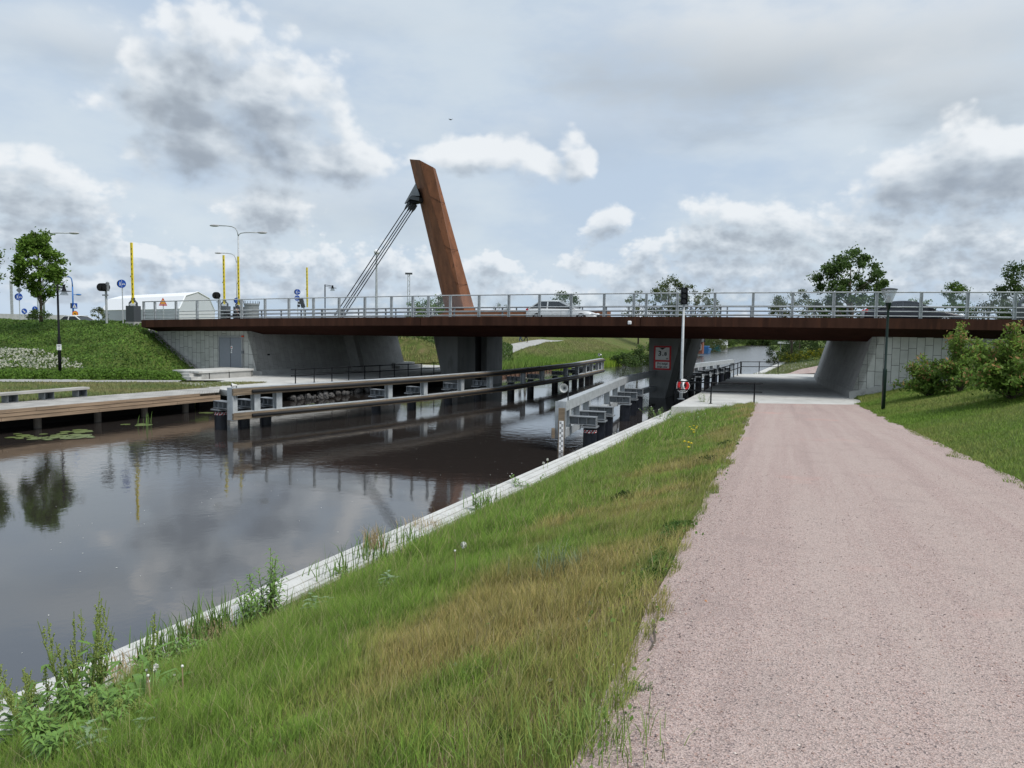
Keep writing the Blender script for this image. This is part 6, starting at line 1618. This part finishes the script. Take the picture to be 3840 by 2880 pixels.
# lawn to the right of the path, mown short
def lawn(n, y0, y1, hs, ws):
    Y = nr.uniform(y0, y1, n); e0 = xr(Y) + .20 * wob(Y, Y * .3, 1.3) + .06 * wob(Y, Y, 5.); X = e0 + nr.uniform(0, 1, n) ** 1.35 * 16
    vis = (X / Y < 1.1) & (X / Y > .2); q = X * math.sin(PHI) + (Y - D0) * math.cos(PHI); vis &= q < 1.35
    X, Y = X[vis], Y[vis]; m = len(X)
    d = np.clip(.20 + .5 * wob(X, Y, .45) + .2 * wob(X, Y, 1.6) + nr.normal(size=m) * .12, 0, 1)
    g = np.array((.11, .20, .028)) + nr.uniform(0, 1, m)[:, None] * np.array((.10, .14, .02)); s = np.array((.23, .225, .07)) + nr.uniform(0, 1, m)[:, None] * np.array((.14, .11, .05))
    col = g * (1 - d[:, None]) + s * d[:, None]
    h = hs * nr.uniform(.5, 1.3, m); la = nr.uniform(0, 6.28, m)
    return np.stack([X, Y, terr(X, Y) - .005], 1), h, ws * nr.uniform(.6, 1.3, m), np.stack([np.cos(la) * h * .5, np.sin(la) * h * .5], 1), col
put_blades('lawn_grass', 'short lawn grass sloping up beside the gravel path', *lawn(120000, 5, 24, .075, .012))
put_blades('lawn_grass', 'short lawn grass around the park lamp and abutment foot', *lawn(80000, 22, 42, .10, .022))
# strip of grass behind the boardwalk
n = 42000; X = nr.uniform(-46, -15, n); w_ = nr.uniform(0, 1, n); ya = 44.2 + (X + 31.7) * .165 + .1
ib = np.array([i0.x + (i1.x - i0.x) * 0, i0.y]); sl_ = (i1.y - i0.y) / (i1.x - i0.x); yb2 = i0.y + (X - i0.x) * sl_ + .05
Y = yb2 + (ya - yb2) * w_; k = ya > yb2; X, Y = X[k], Y[k]; m = len(X)
d = np.clip(.45 + .5 * wob(X, Y, .5) + nr.normal(size=m) * .15, 0, 1)[:, None]
col = (np.array((.10, .16, .028)) + nr.uniform(0, 1, m)[:, None] * .07) * (1 - d) + (np.array((.26, .23, .085)) + nr.uniform(0, 1, m)[:, None] * .08) * d
h = .12 * nr.uniform(.5, 1.4, m); la = nr.uniform(0, 6.28, m)
put_blades('lawn_grass', 'strip of yellowish mown grass between boardwalk and asphalt path', np.stack([X, Y, terr(X, Y)], 1), h, .03 * nr.uniform(.6, 1.3, m), np.stack([np.cos(la) * h * .5, np.sin(la) * h * .5], 1), col)
# far meadow bank and reeds
n = 60000; s_ = nr.uniform(64, 125, n); t_ = -31 + shift(s_) - nr.uniform(0, 1, n) ** 1.2 * 14; X = s_ * SA + t_ * CA; Y = s_ * CA - t_ * SA
dd = (-31 + shift(s_)) - t_
qa = np.array([[p.x, p.y] for p in ka]); qb = np.array([[p.x, p.y] for p in kb]); oa, ob = np.argsort(qa[:, 1]), np.argsort(qb[:, 1])
onp = (X < np.interp(Y, qa[oa, 1], qa[oa, 0])) & (X > np.interp(Y, qb[ob, 1], qb[ob, 0])) & (Y > qa[:, 1].min() - 3); kp = ~onp; X, Y, dd, s_ = X[kp], Y[kp], dd[kp], s_[kp]; n = len(X)
d = np.clip(.65 * sstep(1.2, 5, dd) + .35 * wob(X, Y, .25) + nr.normal(size=n) * .12, 0, 1)[:, None]
col = (np.array((.095, .19, .024)) + nr.uniform(0, 1, n)[:, None] * np.array((.08, .10, .02))) * (1 - d) + (np.array((.27, .24, .09)) + nr.uniform(0, 1, n)[:, None] * .09) * d
h = (.30 + .35 * (1 - sstep(.5, 3, dd))) * nr.uniform(.6, 1.3, n); la = nr.uniform(0, 6.28, n)
put_blades('meadow_grass', 'meadow grass and sedge on the far bank beyond the bridge', np.stack([X, Y, terr(X, Y)], 1), h, .07 * nr.uniform(.6, 1.3, n), np.stack([np.cos(la) * h * .3, np.sin(la) * h * .3], 1), col)
n = 9000; s_ = nr.uniform(80, 112, n); t_ = -31 + shift(s_) + nr.uniform(0, 1, n) * 3.4 * np.exp(-((s_ - 96) / 10) ** 2); X = s_ * SA + t_ * CA; Y = s_ * CA - t_ * SA
h = .9 * nr.uniform(.5, 1.2, n); la = nr.uniform(0, 6.28, n); col = np.array((.12, .24, .02)) + nr.uniform(0, 1, n)[:, None] * np.array((.17, .13, .01))
put_blades('reed_bed', 'bright green reed bed standing in the water beyond the bridge', np.stack([X, Y, X * 0 - .05], 1), h, .06 * nr.uniform(.6, 1.3, n), np.stack([np.cos(la) * h * .25, np.sin(la) * h * .25], 1), col)
n = 45000; s_ = nr.uniform(66.5, 112, n); t_ = WALL_T1 + shift(s_) + nr.uniform(0, 1, n) * 15; X = s_ * SA + t_ * CA; Y = s_ * CA - t_ * SA
keep = np.ones(n, bool)
for k_ in range(3):
    pass
pa = np.array([[p.x, p.y] for p in fa]); pb = np.array([[p.x, p.y] for p in fb])
lx = np.interp(Y, pa[:, 1], pa[:, 0]); rx_ = np.interp(Y, pb[:, 1], pb[:, 0]); keep = ((X < lx) | (X > rx_)) & (Y > 64.5)
X, Y = X[keep], Y[keep]; n = len(X)
d = np.clip(.4 + .4 * wob(X, Y, .4) + nr.normal(size=n) * .15, 0, 1)[:, None]
col = (np.array((.10, .17, .028)) + nr.uniform(0, 1, n)[:, None] * .07) * (1 - d) + (np.array((.25, .23, .09)) + nr.uniform(0, 1, n)[:, None] * .09) * d
wf_ = (nr.uniform(0, 1, n) < .05) & (X < lx[keep] - 1); col[wf_] = (.7, .7, .66)
h = .3 * nr.uniform(.5, 1.3, n); la = nr.uniform(0, 6.28, n)
put_blades('daisy_meadow', 'grass bank with white daisies beyond the bridge on the path side', np.stack([X, Y, terr(X, Y)], 1), h, .06 * nr.uniform(.6, 1.3, n), np.stack([np.cos(la) * h * .3, np.sin(la) * h * .3], 1), col)

# ------------------------------------------------------------------ single plants on the near bank
plantm = [flat('plant_leaf', (.12, .225, .042), .6), flat('plant_stem', (.17, .22, .06), .7), flat('straw_dry', (.36, .28, .16), .8), flat('flower_white', (.75, .75, .70), .8), flat('flower_yellow', (.70, .55, .03), .7), flat('seed_green', (.22, .28, .07), .8), flat('silver_leaf', (.17, .25, .13), .7)]
def stem_plant(name, label, p, H, nst, seed, kind, spread=.12, m=0, cat='plant', group=None):
    r_ = random.Random(seed); g_ = thing(name, label, cat, p, group); P0 = Vector(p); sm, lm, hm = MB(), MB(), MB()
    for s_ in range(nst):
        a = r_.uniform(0, 6.28); off = Vector((math.cos(a), math.sin(a), 0)); h = H * r_.uniform(.72, 1.0); b = P0 + off * spread * r_.uniform(.1, .6)
        top = b + off * spread * r_.uniform(.4, 1.3) + Vector((0, 0, h)); pts = [b.lerp(top, f) + Vector((r_.uniform(-1, 1), r_.uniform(-1, 1), 0)) * .012 * f for f in (0, .33, .66, 1)]
        sm.tube(pts, [.007, .006, .005, .003], 5, False)
        def at(f): i = min(2, int(f * 3)); return pts[i].lerp(pts[i + 1], f * 3 - i)
        if kind == 'willow':                 # lance leaves all the way up
            for k in range(44):
                f = .12 + .88 * k / 44; q_ = at(min(f, .999)); aa = k * 2.4 + s_; d = Vector((math.cos(aa), math.sin(aa), .35)); L = .19 * (1.15 - .7 * f) * r_.uniform(.8, 1.2)
                lm.strip([q_, q_ + d * L * .5 + Vector((0, 0, .01)), q_ + d * L + Vector((0, 0, -L * .35))], [.008, .032 * (1.2 - .5 * f), .002], d.cross(Vector((0, 0, 1))))
        elif kind == 'dock':
            for k in range(11):
                f = .42 + .52 * k / 11; q_ = at(f); aa = r_.uniform(0, 6.28); L = .20 * (1.25 - f); e = q_ + Vector((math.cos(aa) * L * .35, math.sin(aa) * L * .35, L)); sm.tube([q_, e], [.003, .002], 4, False)
                for j_ in range(11):
                    w_ = q_.lerp(e, .15 + .85 * j_ / 11) + Vector((r_.gauss(0, .007), r_.gauss(0, .007), 0)); hm.ball(w_, r_.uniform(.004, .0085), 4, 3)
            for k in range(7):
                f = .10 + .62 * k / 7; q_ = at(f); aa = k * 2.2 + s_ * 1.3; d = Vector((math.cos(aa), math.sin(aa), .5)); L = .30 * (1.15 - f) * r_.uniform(.8, 1.3)
                lm.strip([q_, q_ + d * L * .4, q_ + d * L * .8 + Vector((0, 0, -.02)), q_ + d * L + Vector((0, 0, -L * .5))], [.010, .038, .030, .004], d.cross(Vector((0, 0, 1))))
        elif kind == 'thistle':
            for k in range(12):
                f = .1 + .9 * k / 12; q_ = at(min(f, .999)); aa = k * 2.4 + s_; d = Vector((math.cos(aa), math.sin(aa), .25)); L = .16 * (1.2 - .6 * f); sd = d.cross(Vector((0, 0, 1)))
                ws_ = [.012, .045, .02, .05, .018, .036, .012, .02, .002]
                lm.strip([q_ + d * L * j_ / 8 + Vector((0, 0, -.04 * (j_ / 8) ** 2)) for j_ in range(9)], ws_, sd)
        elif kind == 'leafy':
            for k in range(16):
                f = .15 + .85 * k / 16; q_ = at(min(f, .999)); aa = r_.uniform(0, 6.28); d = Vector((math.cos(aa), math.sin(aa), .3)); L = .09 * r_.uniform(.7, 1.2)
                lm.strip([q_, q_ + d * L * .5, q_ + d * L], [.006, .045, .004], d.cross(Vector((0, 0, 1))))
            if s_ % 2 == 0: hm.ball(at(.999), .014, 6, 4)
    if kind == 'dock':                       # broad wavy basal leaves
        for k in range(34):
            aa = r_.uniform(0, 6.28); d = Vector((math.cos(aa), math.sin(aa), .75)); L = r_.uniform(.32, .55); sd = d.cross(Vector((0, 0, 1))); q_ = P0 + d * .03
            lm.strip([q_ + Vector((d.x * L * f, d.y * L * f, L * (1.35 * f - 1.15 * f * f))) for f in (0, .2, .4, .6, .8, 1)], [.012, .055, .075, .07, .05, .006], sd)
    sm.build('stems', plantm[1], g_); lm.build('leaves', plantm[m], g_)
    if hm.v: hm.build('flower_heads', {'dock': plantm[5], 'leafy': plantm[3]}[kind], g_)
    return g_
def gp_(px, py):                              # foot of a plant on the near bank where the eye sees it
    d = ray(px, py); ks = np.arange(2, 48, .01); zz = CAM.z + d.z * ks; tx, ty = d.x * ks, d.y * ks; tz = terr(tx, ty); tz = np.where((tx * CA - ty * SA < WALL_T1), .4, tz)
    hit = zz <= tz; k = ks[np.argmax(hit)] if hit.any() else 38.; return CAM + d * float(k)
def bl_foot(px): # point on the grass side of the coping under an image column
    best = None
    for s_ in np.arange(3, 40, .05):
        p = Cp(s_, WALL_T1 + .1, .45)
        x = p - CAM
        if abs(F * x.dot(RT) / x.dot(_fw) + 1920 - px) < 16: return p
    return Cp(5, WALL_T1 + .1, .45)
stem_plant('dock_plant', 'tall dock plant with green seed spikes at the lower corner of the bank', gp_(300, 2740), 1.22, 15, 1, 'dock', .22)
stem_plant('dock_plant', 'slender dock stem with a side-bent seed spike near the corner', gp_(555, 2690), .95, 1, 2, 'dock', .16)
stem_plant('dock_plant', 'leafy dock rosette with short spikes at the very corner', gp_(40, 2800), .75, 7, 3, 'dock', .25)
stem_plant('dock_plant', 'broad leaved dock clump between the tall dock and the corner rosette', gp_(170, 2800), .8, 8, 21, 'dock', .28)
stem_plant('dock_plant', 'low leafy dock clump in the grass below the tall dock', gp_(420, 2770), .45, 3, 22, 'dock', .22)
stem_plant('leafy_weed', 'leafy green nettle clump at the foot of the tall dock', gp_(300, 2830), .42, 26, 23, 'willow', .34)
stem_plant('leafy_weed', 'leafy green nettle clump between the reeds and the dandelion stalks', gp_(640, 2560), .40, 20, 24, 'willow', .30)
stem_plant('willowherb', 'upright willowherb clump against the canal wall', bl_foot(985) + Vector((.12, 0, 0)), 1.15, 9, 4, 'willow', .16)
stem_plant('willowherb', 'younger willowherb shoots beside the upright clump', bl_foot(930) + Vector((.12, 0, 0)), .95, 5, 5, 'willow', .14)
stem_plant('thistle', 'jagged grey green thistle rosette in the long grass', gp_(760, 2480), .32, 5, 6, 'thistle', .16, 6)
stem_plant('thistle', 'grey green thistle shoots at the foot of the willowherb', gp_(1190, 2330), .36, 4, 7, 'thistle', .14, 6)
stem_plant('thistle', 'pale thistle shoot below the single dandelion clock', gp_(1440, 2240), .30, 3, 8, 'thistle', .12, 6)
stem_plant('thistle', 'low thistle in the foreground grass by the corner dock', gp_(420, 2830), .26, 4, 9, 'thistle', .16, 6); 
stem_plant('leafy_weed', 'leafy weed leaning over the coping in the middle of the wall', bl_foot(1820), .62, 9, 10, 'leafy', .16)
stem_plant('leafy_weed', 'straggly flowering weed on the coping near the gauge staff', bl_foot(2010), .5, 16, 11, 'leafy', .42)
stem_plant('leafy_weed', 'small leafy weed growing on the coping by the dead sedge', bl_foot(1320), .4, 4, 12, 'leafy', .1)
stem_plant('leafy_weed', 'leafy green weed at the platform corner post', gp_(2640, 1525), .7, 8, 13, 'leafy', .3)
stem_plant('leafy_weed', 'pale flowering weed by the coping below the platform', gp_(2480, 1590), .8, 22, 14, 'leafy', .7)
stem_plant('leafy_weed', 'white flowering weeds in the grass below the platform railing', gp_(2560, 1600), .6, 18, 15, 'leafy', .6)
# reeds and dead sedge along the coping
def tuft(name, label, p, H, n, seed, m, spread, droop=.5, w=.012, group=None):
    r_ = random.Random(seed); mb = MB(); P0 = Vector(p)
    for k in range(n):
        a = r_.uniform(0, 6.28); b = P0 + Vector((r_.gauss(0, spread), r_.gauss(0, spread), 0)); h = H * r_.uniform(.5, 1.05); d = Vector((math.cos(a), math.sin(a), 0)); dr = droop * r_.uniform(.1, 1)
        pts = [b + d * (h * dr * f ** 2 * .7) + Vector((0, 0, h * (f - dr * .55 * f ** 3))) for f in (0, .25, .5, .75, 1)]
        mb.strip(pts, [w, w * 1.1, w * .9, w * .6, w * .1], Vector((-d.y, d.x, 0)) if r_.random() < .6 else Vector((1, .2, 0)))
    return tag(mb.build(name, m, org=P0), label, 'plant', group)
reedg = flat('reed_green', (.12, .21, .045), .6)
for k, (px, H, n, lab) in enumerate(((640, .55, 60, 'reed clump over the coping next to the slender dock stem'), (760, .52, 50, 'reed clump between the slender dock and the brown litter'), (850, .6, 60, 'reed clump beside the brown litter'), (1010, .5, 26, 'thin reed clump behind the willowherb'), (1300, .55, 26, 'thin reed clump left of the dead straw sedge'), (1440, .62, 34, 'reed clump growing through the dead straw sedge'), (1560, .55, 26, 'reed clump past the dead straw sedge'), (1850, .6, 30, 'reed clump beside the leafy weed on the coping'))):
    tuft('reed_clump', lab.replace('left of', 'before'), bl_foot(px) + Vector((-.10, 0, .05)), H * 1.3, n * 2, 100 + k, reedg, .20, .5, .017)
tuft('dead_sedge', 'upright tuft of dead straw coloured sedge on the coping', Cp(st(G(1345, 2045, .7))[0], -7.45, .68), .55, 110, 120, plantm[2], .10, .7, .010)
tuft('dead_sedge', 'flattened dead sedge lying along the coping', Cp(st(G(1560, 1975, .7))[0], -7.40, .68), .30, 90, 121, plantm[2], .22, 1.2, .009)
tuft('dead_sedge', 'brown litter heap of dead reeds beside the willowherb', bl_foot(830) + Vector((-.10, 0, .25)), .26, 240, 122, plantm[2], .16, 1.4, .010)
tuft('dead_sedge', 'brown reed litter at the foot of the reeds by the slender dock', bl_foot(520) + Vector((-.10, 0, .25)), .22, 200, 123, plantm[2], .2, 1.4, .010)
tuft('grass_tuft', 'bluish grass tuft with pale seed heads in the dry grass', gp_(2120, 2150), .35, 120, 124, flat('bluegreen_grass', (.15, .20, .11), .7), .16, .9, .005)
tuft('grass_tuft', 'fresh green grass tuft at the very edge of the gravel', gp_(2215, 2800), .24, 240, 125, flat('fresh_grass', (.16, .24, .05), .7), .14, 1., .004)
tuft('grass_tuft', 'lone green grass sprout out on the gravel', gp_(2402, 2590), .06, 40, 126, flat('fresh_grass2', (.07, .14, .03), .7), .03, .9, .005)
# dandelion clocks
def dandelion(label, px, py_top, py_base, head=True, group=None):
    b = gp_(px, py_base); H = max(.12, (py_base - py_top) / F * b.y); g_ = thing('dandelion', label, 'flower', b, group)
    top = b + Vector((rnd.uniform(-.03, .03), 0, H))
    MB().tube([b, b.lerp(top, .5) + Vector((.01, 0, 0)), top], [.006, .0055, .005], 6).build('stalk', plantm[5 if head else 2], g_)
    if head:
        mb = MB().ball(top, .012, 6, 5)
        r_ = random.Random(px)
        for k in range(110):
            d = Vector((r_.gauss(0, 1), r_.gauss(0, 1), r_.gauss(0, 1))).normalized(); e = top + d * .038; sd = d.cross(Vector((.3, .5, .8))).normalized() * .006
            mb.add([top + d * .012, e + sd, e - sd], [(0, 1, 2)])
        mb.build('seed_head', plantm[3], g_)
    else: MB().ball(top, .012, 6, 5).build('bare_head', plantm[3], g_)
dandelion('single white dandelion clock standing tall in the middle of the green bank', 1737, 2038, 2180)
dandelion('dandelion clock above the coping by the gauge staff', 2035, 1735, 1800)
dandelion('second dandelion clock above the coping by the gauge staff', 2052, 1722, 1795)
dandelion('white dandelion clock low in the corner grass by the bare stalks', 575, 2492, 2680)
for k, (x, y0, y1) in enumerate(((545, 2500, 2690), (568, 2545, 2700), (680, 2485, 2680), (664, 2525, 2630), (1702, 2060, 2185), (560, 2520, 2715))):
    dandelion('bare dandelion stalk without its seeds', x, y0, y1, False, 'bare dandelion stalks')
for k in range(16):
    px = 2290 + k * 19 + rnd.uniform(-8, 8); py = 1660 - (px - 2290) * .40 + rnd.uniform(-10, 30)
    dandelion('small far dandelion clock in the grass beside the coping', px, py - 22, py, True, 'far dandelion clocks')
# yellow flowers
for k, (px, py) in enumerate(((2585, 1632), (2600, 1628), (2612, 1632), (2592, 1645), (2600, 1650), (2610, 1640), (2565, 1705), (2580, 1710), (2590, 1715), (2580, 1735), (2600, 1660))):
    b = gp_(px, py + 18); g_ = thing('yellow_flower', 'small yellow flower on a thin stalk in the dry grass', 'flower', b, 'yellow flowers in the dry grass')
    H = .38; MB().tube([b, b + Vector((0, 0, H))], .005, 5).build('stalk', plantm[1], g_)
    mb = MB()
    for q_ in range(5): a = 2 * math.pi * q_ / 5; c_ = b + Vector((0, 0, H)); mb.add([c_, c_ + Vector((math.cos(a - .5) * .03, math.sin(a - .5) * .03, .012)), c_ + Vector((math.cos(a) * .04, math.sin(a) * .04, .015)), c_ + Vector((math.cos(a + .5) * .03, math.sin(a + .5) * .03, .012))], [(0, 1, 2, 3)])
    mb.ball(b + Vector((0, 0, H + .01)), .018, 6, 5); mb.build('petals', plantm[4], g_)
# clover and broad leaved patches in the dry strip
def patch(label, px, py, rx, ry, n, seed, c0, c1, leaf=.022, hh=.06, name='clover_patch'):
    c = gp_(px, py); r1 = np.sqrt(nr.uniform(0, 1, n)); a = nr.uniform(0, 6.28, n); dx = math.sin(R(20)); dy = math.cos(R(20))
    ex, ey = r1 * np.cos(a) * rx, r1 * np.sin(a) * ry; k = 1 + .3 * np.sin(3 * a + seed)
    X = c.x + (ex * dy + ey * dx) * k; Y = c.y + (-ex * dx + ey * dy) * k
    P = np.stack([X - c.x, Y - c.y, terr(X, Y) - c.z + nr.uniform(.01, hh, n) * (1.2 - r1)], 1)
    v, sz, idx, cc_ = leafquads(P, leaf * nr.uniform(.7, 1.3, n), leafcols(n, c0, c1), .9, 1.2)
    o = link_mesh(name, npmesh(name, v, sz, idx, cc_), leafm); o.location = c; o['org'] = list(c); tag(o, label, 'plant')
patch('large dark clover patch beside the bare gravel strip', 2520, 2000, .18, .65, 1200, 1, (.07, .14, .028), (.12, .21, .05), .032, .10)
patch('longer clover patch at the ragged edge of the gravel path', 2455, 2130, .15, .7, 1000, 2, (.07, .14, .028), (.12, .21, .05), .03, .09)
patch('dark clover patch in the middle of the dry grass', 2335, 1875, .30, .35, 900, 3, (.035, .07, .02), (.07, .11, .03), .035, .14)
patch('small dark clover patch furthest along the dry grass', 2720, 1672, .30, .5, 700, 4, (.04, .07, .02), (.07, .11, .03), .04, .12)
patch('sparse clover patch beside the yellow flowers', 2640, 1735, .35, .5, 500, 5, (.04, .07, .02), (.07, .11, .03), .04, .12)
patch('bright yellow green clover patch low on the bank', 2020, 2420, .16, .2, 500, 6, (.11, .17, .03), (.17, .23, .05), .018, .10)
patch('grey green clover patch in the foreground grass', 1660, 2660, .10, .1, 260, 7, (.07, .13, .04), (.11, .17, .06), .02, .08)
patch('green clover patch at the lower edge of the bank', 1870, 2790, .12, .12, 300, 8, (.08, .14, .03), (.12, .19, .05), .02, .08)
# brown stick and leaf on the gravel
sk = gp_(2430, 2435); tag(MB().tube([sk + Vector((-.0, -.05, .015)), sk + Vector((.05, .05, .03)), sk + Vector((.07, .2, .045))], [.006, .008, .007], 6).ball(sk + Vector((.075, .215, .05)), .016, 6, 5).build('stick', bark), 'thin curved stick lying at the ragged edge of the gravel path', 'stick')
lf_ = gp_(2648, 2270); tag(MB().strip([lf_ + Vector((-.03, 0, .012)), lf_ + Vector((0, .01, .03)), lf_ + Vector((.035, .0, .015))], [.01, .035, .008], (0, 1, 0)).build('dead_leaf', flat('leaf_orange', (.45, .20, .08), .8)), 'small orange dead leaf lying on the gravel', 'leaf')
# water lilies, floating specks
lilym = flat('lily_leaf', (.13, .17, .055), .35)
def lily(r_, seed):
    mb = MB(); n = 16; mb.add([(0, 0, 0)] + [(r_ * math.cos(.25 + (2 * math.pi - .5) * k / (n - 1)), r_ * math.sin(.25 + (2 * math.pi - .5) * k / (n - 1)), .004) for k in range(n)], [(0, k, k + 1) for k in range(1, n)]); return mb
lp0 = [lily(.16 + .03 * k, k).build('lily_pad', lilym, org=Vector((0, 0, 0))) for k in range(3)]; used = 0
for (cx, cy, rx, ry, n_) in ((180, 1636, 175, 13, 46), (300, 1618, 60, 6, 14), (530, 1594, 38, 4, 9), (480, 1592, 10, 2, 2), (770, 1548, 14, 2, 4), (2060, 1395, 60, 10, 16), (2330, 1400, 60, 6, 10), (1235, 1515, 120, 6, 12)):
    for k in range(n_):
        a, r1 = rnd.uniform(0, 6.28), math.sqrt(rnd.random()); p = G(cx + rx * r1 * math.cos(a), cy + ry * r1 * math.sin(a), .012 + .002 * rnd.random())
        o = lp0[used] if used < 3 else lp0[rnd.randrange(3)].copy()
        if used >= 3: COL.objects.link(o)
        used += 1; o.location = p; o.rotation_euler = (0, 0, rnd.uniform(0, 6.28)); s_ = rnd.uniform(.7, 1.25); o.scale = (s_, s_, 1)
        tag(o, 'round green water lily pad floating on the canal', 'lily pad', 'floating water lily pads')
tuft('water_reeds', 'few thin reeds standing in the water by the boardwalk pile', G(540, 1596, 0), .75, 9, 140, reedg, .25, .3, .02)
n = 260; Y = nr.uniform(8, 36, n); X = nr.uniform(-.72, .12, n) * Y; tt_ = X * CA - Y * SA; k = (tt_ < -8) & (tt_ > -30); P = np.stack([X[k], Y[k], np.full(k.sum(), .006)], 1)
m = len(P); sz_ = nr.uniform(.004, .014, m); a = nr.uniform(0, 6.28, m); v = np.stack([P + np.stack([np.cos(a + j_ * 1.57) * sz_ * (1.6 if j_ % 2 else .8), np.sin(a + j_ * 1.57) * sz_ * (1.6 if j_ % 2 else .8), a * 0], 1) for j_ in range(4)], 1).reshape(-1, 3)
o = link_mesh('floating_specks', npmesh('floating_specks', v, np.full(m, 4), np.arange(4 * m), np.ones((4 * m, 3)) * .5), plantm[3]); tag(o, 'pale specks and seeds floating on the canal', 'debris', kind='stuff')
